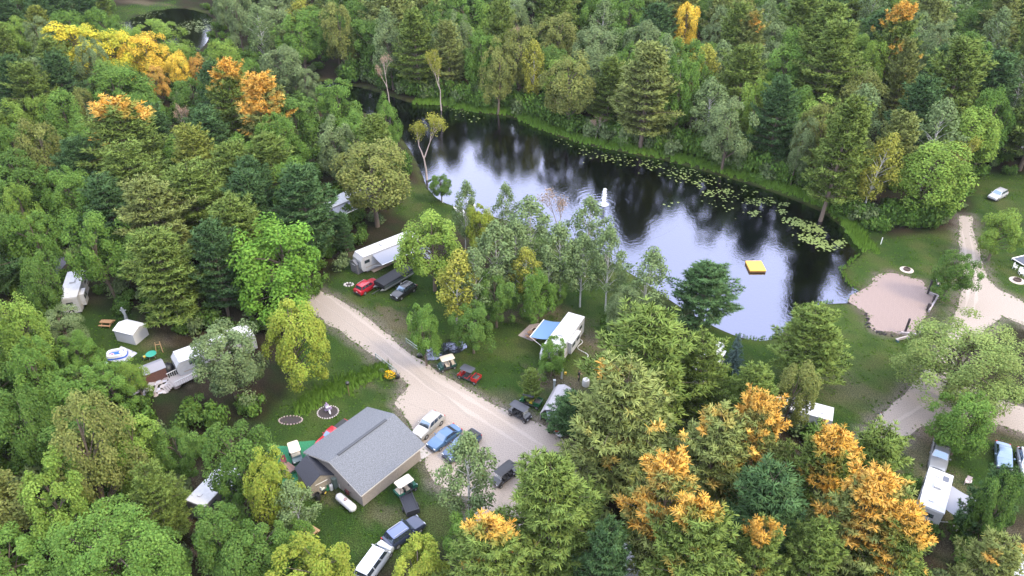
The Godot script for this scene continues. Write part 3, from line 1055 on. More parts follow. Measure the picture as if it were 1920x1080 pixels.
func person(label: String, at: Vector3, turn: float, bones: Array, hair: Color) -> void:
	var lo := Vector3(-.6, -.02, -.5)
	var cell := .025
	var n := Vector3i(48, 76, 40)
	var val := PackedFloat32Array()
	val.resize(n.x * n.y * n.z)
	val.fill(1.0)
	var own := PackedByteArray()
	own.resize(val.size())
	for b in bones:   # only the cells near each bone
		var r: float = maxf(b[2], b[3]) + .07
		var c0: Vector3 = ((b[0] as Vector3).min(b[1]) - Vector3.ONE * r - lo) / cell
		var c1: Vector3 = ((b[0] as Vector3).max(b[1]) + Vector3.ONE * r - lo) / cell
		for z in range(maxi(0, int(c0.z)), mini(n.z - 1, int(c1.z)) + 1):
			for y in range(maxi(0, int(c0.y)), mini(n.y - 1, int(c1.y)) + 1):
				for x in range(maxi(0, int(c0.x)), mini(n.x - 1, int(c1.x)) + 1):
					var i := x + n.x * (y + n.y * z)
					if val[i] < 1.0: continue
					var f := field(lo + Vector3(x, y, z) * cell, bones)
					val[i] = minf(f.x, .99)
					own[i] = int(f.y)
	var vert := {}
	var m := Mb.new()
	m.tinted = true
	var step := [1, n.x, n.x * n.y]
	for z in n.z - 1:
		for y in n.y - 1:
			for x in n.x - 1:
				var i := x + n.x * (y + n.y * z)
				var s := Vector3.ZERO
				var k := 0
				for e in [[0, 1], [0, 2], [0, 4], [1, 3], [1, 5], [2, 3], [2, 6], [3, 7], [4, 5], [4, 6], [5, 7], [6, 7]]:
					var ia: int = i + (e[0] & 1) + ((e[0] >> 1) & 1) * n.x + (e[0] >> 2) * n.x * n.y
					var ib: int = i + (e[1] & 1) + ((e[1] >> 1) & 1) * n.x + (e[1] >> 2) * n.x * n.y
					if (val[ia] < 0) != (val[ib] < 0):
						var t := val[ia] / (val[ia] - val[ib])
						var pa := Vector3(e[0] & 1, (e[0] >> 1) & 1, e[0] >> 2)
						var pb := Vector3(e[1] & 1, (e[1] >> 1) & 1, e[1] >> 2)
						s += pa.lerp(pb, t)
						k += 1
				if k: vert[i] = lo + (Vector3(x, y, z) + s / k) * cell
	for i in vert:
		for ax in 3:
			var u: int = step[(ax + 1) % 3]
			var w: int = step[(ax + 2) % 3]
			var j: int = i + step[ax]
			if (val[i] < 0) == (val[j] < 0): continue
			if not (vert.has(i - u) and vert.has(i - w) and vert.has(i - u - w)): continue
			m.col = bones[own[i if val[i] < 0 else j]][4]
			var q := [vert[i], vert[i - u], vert[i - u - w], vert[i - w]]
			if val[i] < 0: m.quad(q[0], q[1], q[2], q[3])
			else: m.quad(q[3], q[2], q[1], q[0])
	var head: Vector3 = bones[0][1]
	for s in [-1, 1]:
		m.paint(Color(.02, .02, .02))
		m.ball(head + Vector3(s * .035, .0, .092), Vector3(.014, .012, .012), 6)
		m.paint(bones[0][4])
		m.ball(head + Vector3(s * .095, -.01, 0), Vector3(.015, .03, .02), 6)
	m.paint(bones[0][4])
	m.ball(head + Vector3(0, -.025, .105), Vector3(.014, .022, .02), 6)
	m.paint(Color(.3, .1, .09))
	m.ball(head + Vector3(0, -.07, .092), Vector3(.026, .007, .01), 6)
	for b in bones:   # fingers leave the end of each hand
		if b.size() > 5:
			m.paint(b[4])
			var d: Vector3 = (b[1] - b[0]).normalized()
			var side := d.cross(Vector3(.2, .1, 1)).normalized()
			for k in 4:
				var root: Vector3 = b[1] + side * (k - 1.5) * .021
				m.tube([root, root + d * .045, root + d * [.07, .085, .08, .062][k] + Vector3(0, 0, .02)], [.010, .009, .007], 6)
			m.tube([b[0] + side * .03, b[0] + side * .055 + d * .03, b[0] + side * .055 + d * .06], [.012, .010, .008], 6)
	var o := thing("person", label, "person", at, turn)
	obj("body", m.mesh(70), tint_mat("skin_and_cloth", .8), o)
	var h := Mb.new()
	h.ball(head + Vector3(0, .035, -.022), Vector3(.105, .105, .108), 12)
	obj("hair", h.mesh(50), mat("hair", hair.r, hair.g, hair.b, .7), o)

# ---------------------------------------------------------------- the scene
func _ready() -> void:
	noise.seed = 11
	noise.frequency = .01
	noise.fractal_octaves = 3
	rng.seed = 7
	var cam := Camera3D.new()
	cam.name = "camera"
	cam.position = Vector3(0, 68, 0)
	cam.rotation_degrees = Vector3(-34, 0, 0)
	cam.fov = 42.18
	cam.near = .5
	cam.far = 3000
	add_child(cam)
	var we := WorldEnvironment.new()
	we.name = "world_environment"
	var env := Environment.new()
	env.background_mode = Environment.BG_SKY
	var sky := Sky.new()
	var pm := ProceduralSkyMaterial.new()
	pm.sky_top_color = Color(.80, .83, .93)
	pm.sky_horizon_color = Color(.92, .92, .96)
	pm.sky_curve = .18
	pm.sky_energy_multiplier = 1.25
	pm.ground_bottom_color = Color(.12, .14, .09)
	pm.ground_horizon_color = Color(.45, .48, .5)
	var cl := FastNoiseLite.new()
	cl.seed = 3
	cl.frequency = .004
	cl.fractal_octaves = 5
	var ct := NoiseTexture2D.new()
	ct.width = 1024
	ct.height = 512
	ct.seamless = true
	ct.noise = cl
	var cg := Gradient.new()
	cg.set_color(0, Color(1, 1, 1, 0))
	cg.set_color(1, Color(1, .98, .97, .5))
	ct.color_ramp = cg
	pm.sky_cover = ct
	sky.sky_material = pm
	env.sky = sky
	env.tonemap_mode = Environment.TONE_MAPPER_LINEAR
	env.tonemap_exposure = 2.55
	env.sdfgi_enabled = true
	env.ssao_enabled = true
	env.ssil_enabled = true
	env.fog_enabled = true
	env.fog_density = .00004
	env.fog_light_color = Color(.86, .9, .95)
	we.environment = env
	add_child(we)
	var sun := DirectionalLight3D.new()
	sun.name = "sun"
	sun.light_energy = .5
	sun.light_color = Color(1, .93, .80)
	sun.light_angular_distance = 14.0
	sun.shadow_enabled = true
	sun.rotation_degrees = Vector3(-48, 62, 0)
	add_child(sun)

	POND = rounded(PackedVector2Array([Vector2(-57.33, -196.16), Vector2(-53.46, -204.92), Vector2(-46.84, -201.34), Vector2(-37.26, -196.16), Vector2(-24.59, -184.87), Vector2(-17.73, -184.48), Vector2(-10.7, -179.98), Vector2(0, -177.07), Vector2(6.36, -168.78), Vector2(14.68, -160.77), Vector2(22.74, -156.25), Vector2(32.75, -151.64), Vector2(38.82, -146.96), Vector2(45.61, -141.99), Vector2(50.97, -137.28), Vector2(55.93, -132.33), Vector2(59.88, -126.99), Vector2(61.52, -121.15), Vector2(61.3, -115.89), Vector2(61.96, -112.2), Vector2(58.83, -109.36), Vector2(55.38, -106.46), Vector2(55.43, -103.18), Vector2(56.11, -100.81), Vector2(56.44, -99.43), Vector2(54.1, -96.88), Vector2(50.72, -96.88), Vector2(46.16, -95.86), Vector2(44.2, -92.88), Vector2(41.6, -89.76), Vector2(38.71, -87.53), Vector2(36.2, -87.02), Vector2(33.37, -88.31), Vector2(30.04, -91.23), Vector2(26.1, -96.3), Vector2(21.3, -103.99), Vector2(15.77, -110.77), Vector2(9.6, -116.27), Vector2(3.96, -121.15), Vector2(-3.04, -125.28), Vector2(-11.43, -129.62), Vector2(-14.79, -132.56), Vector2(-17.4, -137.76), Vector2(-19.25, -145.37), Vector2(-22.77, -156.54), Vector2(-28.01, -169.11), Vector2(-34.43, -177.79), Vector2(-43.8, -185.25), Vector2(-51.94, -191.19)]))
	POND2 = rounded(PackedVector2Array([Vector2(-133.29, -260.37), Vector2(-132.14, -277.52), Vector2(-122.84, -286.05), Vector2(-110.63, -279.04), Vector2(-103.38, -265.88), Vector2(-99.43, -246.16), Vector2(-96.92, -231.54), Vector2(-101.85, -231.54), Vector2(-111.78, -240.13), Vector2(-122.78, -246.16)]))
	CREEK = rounded(PackedVector2Array([Vector2(-13.13, -83.06), Vector2(-12.45, -85.51), Vector2(-10.21, -86.77), Vector2(-7.73, -87.28), Vector2(-6.28, -86.77), Vector2(-7.12, -84.77), Vector2(-9.06, -83.79), Vector2(-11.26, -82.59)]))
	ROAD = PackedVector2Array([Vector2(-39.91, -107.3), Vector2(-35.3, -103.18), Vector2(-31.07, -99.89), Vector2(-27.13, -97.33), Vector2(-22.85, -93.44), Vector2(-16.38, -85.89), Vector2(-12.07, -81.52), Vector2(-7.51, -77.33), Vector2(-3.05, -73.82), Vector2(0, -71.78), Vector2(2.27, -70.4), Vector2(4.29, -69.15), Vector2(6.65, -66.35), Vector2(9.81, -64.56), Vector2(10.69, -60.33), Vector2(7.38, -57.94), Vector2(3.01, -55.66), Vector2(0.7, -52.77), Vector2(0, -47.45), Vector2(0, -42.68), Vector2(-4.19, -42.68), Vector2(-4.42, -47.45), Vector2(-4.67, -52.77), Vector2(-4.06, -56.41), Vector2(-4.48, -57.71), Vector2(-6.79, -58.33), Vector2(-9.08, -59.92), Vector2(-10.28, -62.66), Vector2(-10.71, -64.39), Vector2(-12.94, -69.15), Vector2(-15.4, -73.41), Vector2(-14.72, -75.39), Vector2(-14.15, -77.33), Vector2(-19.36, -82.83), Vector2(-25.57, -89.09), Vector2(-30.52, -93.44), Vector2(-35.3, -97.77), Vector2(-40.38, -103.99)])
	PATHS = PackedVector2Array([Vector2(84.83, -125.28), Vector2(78.8, -112.56), Vector2(75.07, -103.99), Vector2(71.45, -97.77), Vector2(67.38, -92.05), Vector2(63.62, -86.77), Vector2(58.46, -80.71), Vector2(53.15, -75.92), Vector2(49.23, -72.39), Vector2(45.95, -69.43), Vector2(43.19, -66.35), Vector2(43.16, -64.56), Vector2(45.01, -65.9), Vector2(49.09, -66.63), Vector2(52.15, -68.96), Vector2(56.46, -70.4), Vector2(61.12, -70.11), Vector2(64.74, -68.01), Vector2(68.45, -66.35), Vector2(71.34, -71.09), Vector2(67.34, -72.59), Vector2(63.79, -75.18), Vector2(62.02, -79.56), Vector2(64.43, -83.67), Vector2(70.12, -88.7), Vector2(75.74, -93.16), Vector2(77.88, -90.42), Vector2(81.68, -86.77), Vector2(85.79, -93.44), Vector2(81.41, -96.59), Vector2(78.88, -100.5), Vector2(78.98, -103.99), Vector2(81.44, -110.77), Vector2(84.13, -118.19), Vector2(87.36, -125.28)])
	BEACH = PackedVector2Array([Vector2(53.48, -97.47), Vector2(54.91, -93.58), Vector2(53.99, -90.83), Vector2(54.32, -89.23), Vector2(58.12, -88.57), Vector2(60.57, -88.18), Vector2(61.8, -90.02), Vector2(64.67, -94.14), Vector2(68.09, -98.22), Vector2(67.11, -99.43), Vector2(67.83, -102.7), Vector2(66, -104.15), Vector2(63.8, -105.46), Vector2(61.38, -104.8), Vector2(58.53, -101.44), Vector2(56.28, -99.89)])
	LAWNS = [PackedVector2Array([Vector2(-34.02, -97.77), Vector2(-28.87, -93.44), Vector2(-19.36, -82.83), Vector2(-13.98, -77.11), Vector2(-15.15, -73.1), Vector2(-10.46, -64.56), Vector2(-10.06, -60.33), Vector2(-6.76, -57.94), Vector2(-4.67, -52.77), Vector2(-11.28, -49.38), Vector2(-17.68, -47.45), Vector2(-22.72, -50.04), Vector2(-21.77, -53.47), Vector2(-27.25, -58.73), Vector2(-32.56, -66.35), Vector2(-30.11, -75.18), Vector2(-31.12, -85.51)]),
		PackedVector2Array([Vector2(-30.94, -99.28), Vector2(-22.85, -93.44), Vector2(-16.38, -85.89), Vector2(-7.51, -77.33), Vector2(5.36, -67.27), Vector2(9, -71.09), Vector2(12.63, -79.56), Vector2(17.97, -92.05), Vector2(21.95, -102.38), Vector2(15.18, -114.39), Vector2(3.89, -118.19), Vector2(-5.1, -97.77), Vector2(-18.14, -107.3), Vector2(-27.83, -110.77)]),
		PackedVector2Array([Vector2(-22.04, -140.23), Vector2(-17.28, -136.55), Vector2(-11.5, -130.74), Vector2(-7.96, -122.17), Vector2(-15.73, -120.15), Vector2(-22.44, -126.35)]),
		PackedVector2Array([Vector2(30.73, -90.69), Vector2(36.91, -86.77), Vector2(44.1, -92.05), Vector2(50.77, -97.03), Vector2(54.44, -97.77), Vector2(54.45, -89.36), Vector2(59.69, -86.77), Vector2(64.4, -86.77), Vector2(53.04, -75.18), Vector2(44.95, -69.15), Vector2(39.87, -66.35), Vector2(36.01, -71.09), Vector2(29.18, -77.33), Vector2(26.2, -84.28)]),
		PackedVector2Array([Vector2(57.04, -110.77), Vector2(65.29, -116.27), Vector2(82.58, -120.15), Vector2(95.52, -122.17), Vector2(102.24, -120.15), Vector2(84.94, -92.05), Vector2(78.4, -92.05), Vector2(64.4, -86.77), Vector2(65.67, -103.99), Vector2(55.59, -100.81)]),
		PackedVector2Array([Vector2(-74, -97.77), Vector2(-65.83, -94.85), Vector2(-58.57, -93.44), Vector2(-47.66, -81.88), Vector2(-48.88, -77.33), Vector2(-54.48, -75.18), Vector2(-65.51, -84.28)]),
		PackedVector2Array([Vector2(5.38, -181.46), Vector2(35.44, -153.63), Vector2(61.57, -127.42), Vector2(61.45, -116.27), Vector2(68, -118.19), Vector2(63.56, -133.02), Vector2(50.52, -148.04), Vector2(33.81, -158.03), Vector2(5.43, -183.34)]),
		PackedVector2Array([Vector2(97.28, -144.06), Vector2(115.84, -144.06), Vector2(103.85, -121.15), Vector2(86.6, -123.19)]),
		PackedVector2Array([Vector2(48.12, -65.45), Vector2(54.35, -68.86), Vector2(68.01, -65.63), Vector2(63.32, -57.94), Vector2(53.91, -55.29), Vector2(47.31, -52.77), Vector2(45.12, -56.41)]),
		PackedVector2Array([Vector2(-149.02, -285.26), Vector2(-137.26, -290.07), Vector2(-127.81, -296.72), Vector2(-123.53, -285.26), Vector2(-131.52, -276.02), Vector2(-132.97, -261.73)])]
	DIRT = [[-17.56, -92.05, 5.0, .75, .6, .5], [5.84, -77.33, 4.2, .9, .4, .6], [10.6, -86.77, 4.0, .8, .5, .7], [2.75, -70.11, 3.4, .6, .5, .5], [-2.14, -74.65, 3.2, .45, .2, .4],
		[8.94, -91.37, 3.6, .55, 0.0, .5], [53.12, -69.15, 5.0, .8, .1, .6], [50.13, -61.98, 4.4, .65, 1.4, .8], [63.34, -69.15, 4.0, .6, .1, .7], [-35.69, -57.17, 3.5, .7, .2, .9], [-14.41, -55.51, 2.6, .5, .2, .6],
		[-46.79, -79.56, 4.2, .8, .4, .5], [-45.74, -92.05, 8.0, .6, .2, .4], [-51.84, -86.77, 2.6, .6, .2, .6], [-0.82, -93.44, 3.0, .7, .3, .6], [45.87, -75.18, 4.2, .4, .3, .6], [40.84, -86.77, 4.0, .35, .3, .6],
		[-11.98, -73.1, 3.0, .5, .3, .6], [-19.61, -76.79, 4.4, .5, .25, .22], [-20.9, -57.94, 3.0, .5, .2, .5], [4.19, -95.57, 3.0, .8, .1, .8], [44.57, -79.56, 3.0, .3, .1, .7], [-138.27, -292.54, 9.0, .8, .3, .3],
		[-31.9, -112.56, 5.0, .6, .3, .5], [70.17, -97.77, 2.0, .4, .3, .7], [-70.17, -97.77, 3.0, .5, .1, .5], [50.23, -52.77, 6.0, .5, .1, .6], [5.8, -94.14, 4.0, .6, .1, .5]]
	build_land()
	build_shore()
	build_tracks()
	build_garage()
	build_camp()
	build_trailers()
	build_vehicles()
	build_small()
	build_people()
	build_forest()

func build_shore() -> void:
	# reeds and tall grass along the far bank and in the ditch
	var b := Mb.new()
	b.tinted = true
	rng.seed = 21
	for k in 22:
		var a := rng.randf() * TAU
		var p := Vector3(cos(a), 0, sin(a)) * rng.randf() * .35
		var q := p + Vector3(rng.randf_range(-.3, .3), rng.randf_range(.4, .95), rng.randf_range(-.3, .3))
		var w := Vector3(sin(a), 0, -cos(a)) * .04
		b.col = Color(.105, .195, .03) * rng.randf_range(.7, 1.4)
		b.tri(p - w, p + w, q)
		for j in 3: b.n[b.n.size() - 1 - j] = (b.n[b.n.size() - 1 - j] + Vector3(0, .8, 0)).normalized()
	var tuft := b.mesh()
	var spots: Array[Transform3D] = []
	var far_bank := PackedVector2Array([Vector2(-24.84, -187.2), Vector2(-17.91, -186.81), Vector2(-10.8, -182.21), Vector2(0, -179.61), Vector2(6.44, -171.47), Vector2(14.86, -163.27), Vector2(23.01, -158.64), Vector2(33.17, -154.21), Vector2(39.37, -149.69), Vector2(46.3, -144.84), Vector2(51.79, -140.23), Vector2(56.88, -135.36), Vector2(61.39, -129.84), Vector2(63.07, -123.19), Vector2(62.77, -117.22), Vector2(63, -112.92)])
	for i in far_bank.size() - 1:
		var n := int((far_bank[i + 1] - far_bank[i]).length() * 26)
		for k in n:
			var p := far_bank[i].lerp(far_bank[i + 1], rng.randf()) + Vector2(rng.randf_range(-1.4, 1.4), rng.randf_range(-2.0, 2.0))
			spots.append(Transform3D(Basis(Vector3.UP, rng.randf() * TAU).scaled(Vector3.ONE * rng.randf_range(.6, 1.5)), Vector3(p.x, -.15, p.y)))
	var near_bank := PackedVector2Array([Vector2(60.75, -111.48), Vector2(55.87, -106.8), Vector2(55.43, -102.7), Vector2(56.17, -100.5), Vector2(53.93, -96.88), Vector2(50.82, -97.18), Vector2(46.09, -96.15), Vector2(43.96, -92.88), Vector2(41.4, -89.89), Vector2(38.78, -87.79), Vector2(36.27, -87.28), Vector2(33.44, -88.57)])
	for i in near_bank.size() - 1:
		var n := int((near_bank[i + 1] - near_bank[i]).length() * 7)
		for k in n:
			if i in [3, 4]: continue
			var p := near_bank[i].lerp(near_bank[i + 1], rng.randf()) + Vector2(rng.randf_range(-.4, .4), rng.randf_range(-.4, .4))
			spots.append(Transform3D(Basis(Vector3.UP, rng.randf() * TAU).scaled(Vector3.ONE * rng.randf_range(.3, .6)), Vector3(p.x, -.15, p.y)))
	scatter("shore_reeds", tuft, leaf_mat(), spots)
	spots = []
	var ditch := PackedVector2Array([Vector2(-28.06, -72.59), Vector2(-25.69, -74.65), Vector2(-23.2, -76.57), Vector2(-20.65, -78.66), Vector2(-17.77, -80.25)])
	for i in ditch.size() - 1:
		for k in 190:
			var p := ditch[i].lerp(ditch[i + 1], rng.randf()) + Vector2(rng.randfn(0, .5), rng.randfn(0, .75))
			spots.append(Transform3D(Basis(Vector3.UP, rng.randf() * TAU).scaled(Vector3.ONE * rng.randf_range(.6, 1.3)), Vector3(p.x, 0, p.y)))
	scatter("ditch_grass", tuft, leaf_mat(), spots)
	spots = []
	rng.seed = 23
	for poly in [ROAD, PATHS, BEACH]:
		for i in poly.size():
			var a: Vector2 = poly[i]
			var e: Vector2 = poly[(i + 1) % poly.size()]
			for k in int((e - a).length() * 5):
				var p := a.lerp(e, rng.randf())
				var side := (e - a).orthogonal().normalized()
				p += side * rng.randfn(0, .3)
				spots.append(Transform3D(Basis(Vector3.UP, rng.randf() * TAU).scaled(Vector3(.5, rng.randf_range(.12, .3), .5) * rng.randf_range(.5, 1.0)), Vector3(p.x, 0, p.y)))
	for l in LAWNS.size():
		var bx := bounds(LAWNS[l])
		for k in int(bx.get_area() * .9):
			var p := bx.position + Vector2(rng.randf(), rng.randf()) * bx.size
			if not Geometry2D.is_point_in_polygon(p, LAWNS[l]) or Geometry2D.is_point_in_polygon(p, ROAD) or Geometry2D.is_point_in_polygon(p, PATHS) or Geometry2D.is_point_in_polygon(p, POND) or Geometry2D.is_point_in_polygon(p, BEACH): continue
			if noise.get_noise_2d(p.x * 16 + 300, p.y * 16) > .15: continue
			spots.append(Transform3D(Basis(Vector3.UP, rng.randf() * TAU).scaled(Vector3(.6, rng.randf_range(.10, .22), .6)), Vector3(p.x, 0, p.y)))
	scatter("grass_tufts", tuft, leaf_mat(), spots)
	# lily pads
	var lp := Mb.new()
	lp.tinted = true
	var r := lp.ring(Vector3(0, .012, 0), Vector3.UP, .34, 9)
	lp.col = Color(.125, .165, .045)
	for k in 8: lp.tri(Vector3(0, .012, 0), r[(k + 1) % 9], r[k])
	for k in 8: lp.quad(r[k], r[(k + 1) % 9], r[(k + 1) % 9] - Vector3(0, .015, 0), r[k] - Vector3(0, .015, 0))
	spots = []
	for q in [[39.97, -135.6, 1.6, 40], [43.2, -136.07, 1.4, 34], [38.91, -139.73, 1.5, 26], [47.83, -131.64, 1.2, 34], [50.56, -131.64, 1.5, 36], [53.44, -130.74, 1.1, 18], [46.57, -126.99, 1.0, 26], [52.03, -127.42, .9, 26], [52.95, -123.81, 1.3, 60], [54.06, -122.58, 1.4, 70], [55.45, -121.36, 1.4, 60], [56.73, -120.15, 1.2, 50], [53.37, -117.99, 1.3, 44], [54.69, -117.03, 1.5, 74], [55.58, -115.14, 1.5, 64], [56.05, -114.02, 1.0, 34], [58.65, -115.7, 1.0, 50], [30.48, -131.64, 1.6, 12], [-9.18, -175.64, 2.0, 30], [12.29, -161.7, 2.0, 24], [16.83, -157.14, 2.2, 34], [20.2, -152.49, 2.4, 44], [23.42, -151.92, 2.6, 60], [28.41, -149.96, 2.2, 50], [30.92, -147.5, 2.4, 64], [34.44, -144.84, 2.6, 70], [36.81, -142.51, 2.2, 60], [37.47, -145.9, 2.0, 44], [40.99, -141.23, 2.2, 50], [45.55, -137.28, 2.0, 26], [49.37, -135.36, 2.0, 22], [-13.46, -181.46, 3.0, 22], [45.78, -129.84, 4.0, 26], [41.21, -132.56, 4.0, 22], [-109.65, -261.73, 5.0, 120], [-105.69, -257.68, 4.0, 110], [-107.44, -265.88, 4.0, 80], [-130.38, -276.02, 3.6, 60], [-132.32, -264.48, 3.0, 40]]:
		for k in int(q[3] * (.45 if q[2] > 1.7 and q[2] < 3.0 else .9)):
			spots.append(Transform3D(Basis(Vector3.UP, rng.randf() * TAU).scaled(Vector3.ONE * rng.randf_range(.35, .85)), Vector3(q[0] + rng.randfn(0, q[2] * .75), WATER_Y, q[1] + rng.randfn(0, q[2] * .6))))
	scatter("lily_pads", lp.mesh(), tint_mat("lily", .6), spots)
	# fountain in the pond with the rings it sends out
	var fp := Vector3(17.96, 0, -130.51)
	fp.y = WATER_Y
	var f := thing("fountain", "white water jet of the fountain rising from the dark pond", "fountain", fp)
	var wj := mat("white_water", .85, .87, .9, .5)
	wj.transparency = BaseMaterial3D.TRANSPARENCY_ALPHA
	wj.albedo_color.a = .42
	var jb := Mb.new()
	jb.lathe([Vector2(.30, 0), Vector2(.22, 1.2), Vector2(.16, 2.0), Vector2(.10, 2.6), Vector2(.05, 3.0), Vector2(0, 3.1)], 10)
	obj("jet", jb.mesh(), wj, f)
	var fb := Mb.new()
	fb.lathe([Vector2(1.0, .01), Vector2(.8, .09), Vector2(.4, .16), Vector2(0, .2)], 18)
	obj("foam", fb.mesh(), wj, f)
	var dm := Mb.new()
	dm.ball(Vector3.ZERO, Vector3.ONE * .05, 5)
	var ds: Array[Transform3D] = []
	for k in 1100:
		var y := 3.4 * sqrt(rng.randf())
		var rad := .12 + .5 * (1 - y / 4.2)
		ds.append(Transform3D(Basis().scaled(Vector3.ONE * rng.randf_range(.4, 1.1)), Vector3(rng.randfn(0, rad * .5), y, rng.randfn(0, rad * .5))))
	var dr := scatter("spray", dm.mesh(), mat("white_drop", .85, .87, .9, .4), ds, f)
	dr.set_meta("kind", "stuff")
	var rp := Mb.new()
	var n := 96
	for i in range(2, n):
		for k in 48:
			var t := [TAU * k / 48, TAU * (k + 1) / 48]
			var q: Array[Vector3] = []
			var nn: Array[Vector3] = []
			for c in [[i, 0], [i, 1], [i + 1, 1], [i + 1, 0]]:
				var rad: float = c[0] * .16
				var amp := .012 * pow(1.0 - rad / 15.6, 1.4)
				var dir := Vector3(cos(t[c[1]]), 0, sin(t[c[1]]))
				q.append(dir * rad + Vector3(0, .008 + amp * (sin(rad * 5.6) + 1) * .5, 0))
				nn.append((Vector3.UP - dir * amp * 2.8 * cos(rad * 5.6)).normalized())
			rp.trin(q[0], nn[0], q[1], nn[1], q[2], nn[2])
			rp.trin(q[0], nn[0], q[2], nn[2], q[3], nn[3])
	var ro := obj("water_ripples", rp.mesh(), mats["water"])
	ro.position = fp
	structure(ro)
	# yellow raft
	var ra := thing("swim_raft", "bright yellow floating swim raft on the open pond", "raft", Vector3(41.41, 0, -107.34), 1.571 )
	ra.position.y = WATER_Y
	var ym := mat("raft_yellow", .66, .39, .05, .5)
	for k in 9:
		var t := Mb.new()
		t.tube([Vector3((k - 4) * .34, .34, -1.35), Vector3((k - 4) * .34, .34, 1.35)], [.18, .18], 10)
		obj("tube", t.mesh(), ym, ra)
	part_box("deck", Vector3(0, .40, 0), Vector3(2.9, .18, 2.66), ym, ra)
	part_box("skirt", Vector3(0, .14, 0), Vector3(3.0, .24, 2.7), mat("raft_shadow_band", .20, .10, .03, .7), ra)  # skirt in a darker brown than the yellow deck

func scatter(called: String, m: Mesh, material: Material, spots: Array[Transform3D], parent: Node = null) -> MultiMeshInstance3D:
	var mm := MultiMesh.new()
	mm.transform_format = MultiMesh.TRANSFORM_3D
	mm.mesh = m
	mm.instance_count = spots.size()
	for i in spots.size(): mm.set_instance_transform(i, spots[i])
	var o := MultiMeshInstance3D.new()
	o.multimesh = mm
	o.material_override = material
	if parent:
		o.name = called
		parent.add_child(o, true)
	else:
		o.name = numbered(called)
		add_child(o)
	o.set_meta("kind", "stuff")
	return o

# wheel tracks worn into the lane and the paths, a shade paler or darker than the gravel
func build_tracks() -> void:
	var pale := mat("track_pale", .305, .264, .23, .95, 0.0, .14, .9, .03)
	var dark := mat("track_dark", .255, .22, .19, .95, 0.0, .16, .9, .03)
	var rises := 0
	for q in [[PackedVector2Array([Vector2(-34.06, -101.59), Vector2(-26.53, -94.14), Vector2(-18.76, -86.14), Vector2(-11.76, -78.21), Vector2(-5.64, -73.1), Vector2(0, -68.01), Vector2(3.92, -64.56)]), -.85, .42, pale], [PackedVector2Array([Vector2(-34.06, -101.59), Vector2(-26.53, -94.14), Vector2(-18.76, -86.14), Vector2(-11.76, -78.21), Vector2(-5.64, -73.1), Vector2(0, -68.01), Vector2(3.92, -64.56)]), .95, .46, pale], [PackedVector2Array([Vector2(-30.37, -96.59), Vector2(-22.27, -88.44), Vector2(-14.99, -80.71), Vector2(-9.3, -74.97), Vector2(-4.09, -69.15)]), .1, .36, dark], [PackedVector2Array([Vector2(-14.27, -74.65), Vector2(-9.04, -71.59), Vector2(-4.04, -67.73), Vector2(-0.65, -63.69), Vector2(0, -58.73), Vector2(-1.78, -54.19)]), -.7, .4, dark], [PackedVector2Array([Vector2(-12.57, -72.09), Vector2(-8.17, -69.15), Vector2(-4.58, -64.56), Vector2(-3.46, -60.33), Vector2(-2.71, -55.66)]), .4, .34, dark], [PackedVector2Array([Vector2(83.57, -120.15), Vector2(78.88, -109.01), Vector2(75.22, -100.81), Vector2(70.53, -93.44)]), -.6, .35, pale], [PackedVector2Array([Vector2(83.57, -120.15), Vector2(78.88, -109.01), Vector2(75.22, -100.81), Vector2(70.53, -93.44)]), .6, .35, pale], [PackedVector2Array([Vector2(45.74, -67.73), Vector2(50.13, -70.11), Vector2(54.71, -72.59), Vector2(58.22, -72.59)]), .3, .45, dark], [PackedVector2Array([Vector2(46.12, -68.67), Vector2(50.77, -71.59), Vector2(54.71, -74.13)]), -.6, .4, pale]]:
		var line: PackedVector2Array = q[0]
		for t in 2:
			var r := PackedVector2Array([line[0]])
			for i in line.size() - 1:
				r.append(line[i].lerp(line[i + 1], .25))
				r.append(line[i].lerp(line[i + 1], .75))
			r.append(line[-1])
			line = r
		var left := PackedVector2Array()
		var right := PackedVector2Array()
		for i in line.size():
			var d := (line[mini(i + 1, line.size() - 1)] - line[maxi(i - 1, 0)]).normalized().orthogonal()
			var w: float = q[2] * (.75 + .8 * noise.get_noise_1d(i * 40.0 + q[1] * 90)) * sin(PI * clampf((i + .3) / line.size(), 0, 1))
			left.append(line[i] + d * (q[1] - w))
			right.append(line[i] + d * (q[1] + w))
		right.reverse()
		left.append_array(right)
		rises += 1
		structure(sheet("wheel_track", ragged(left, .5, .12), .008 + .001 * rises, q[3]))

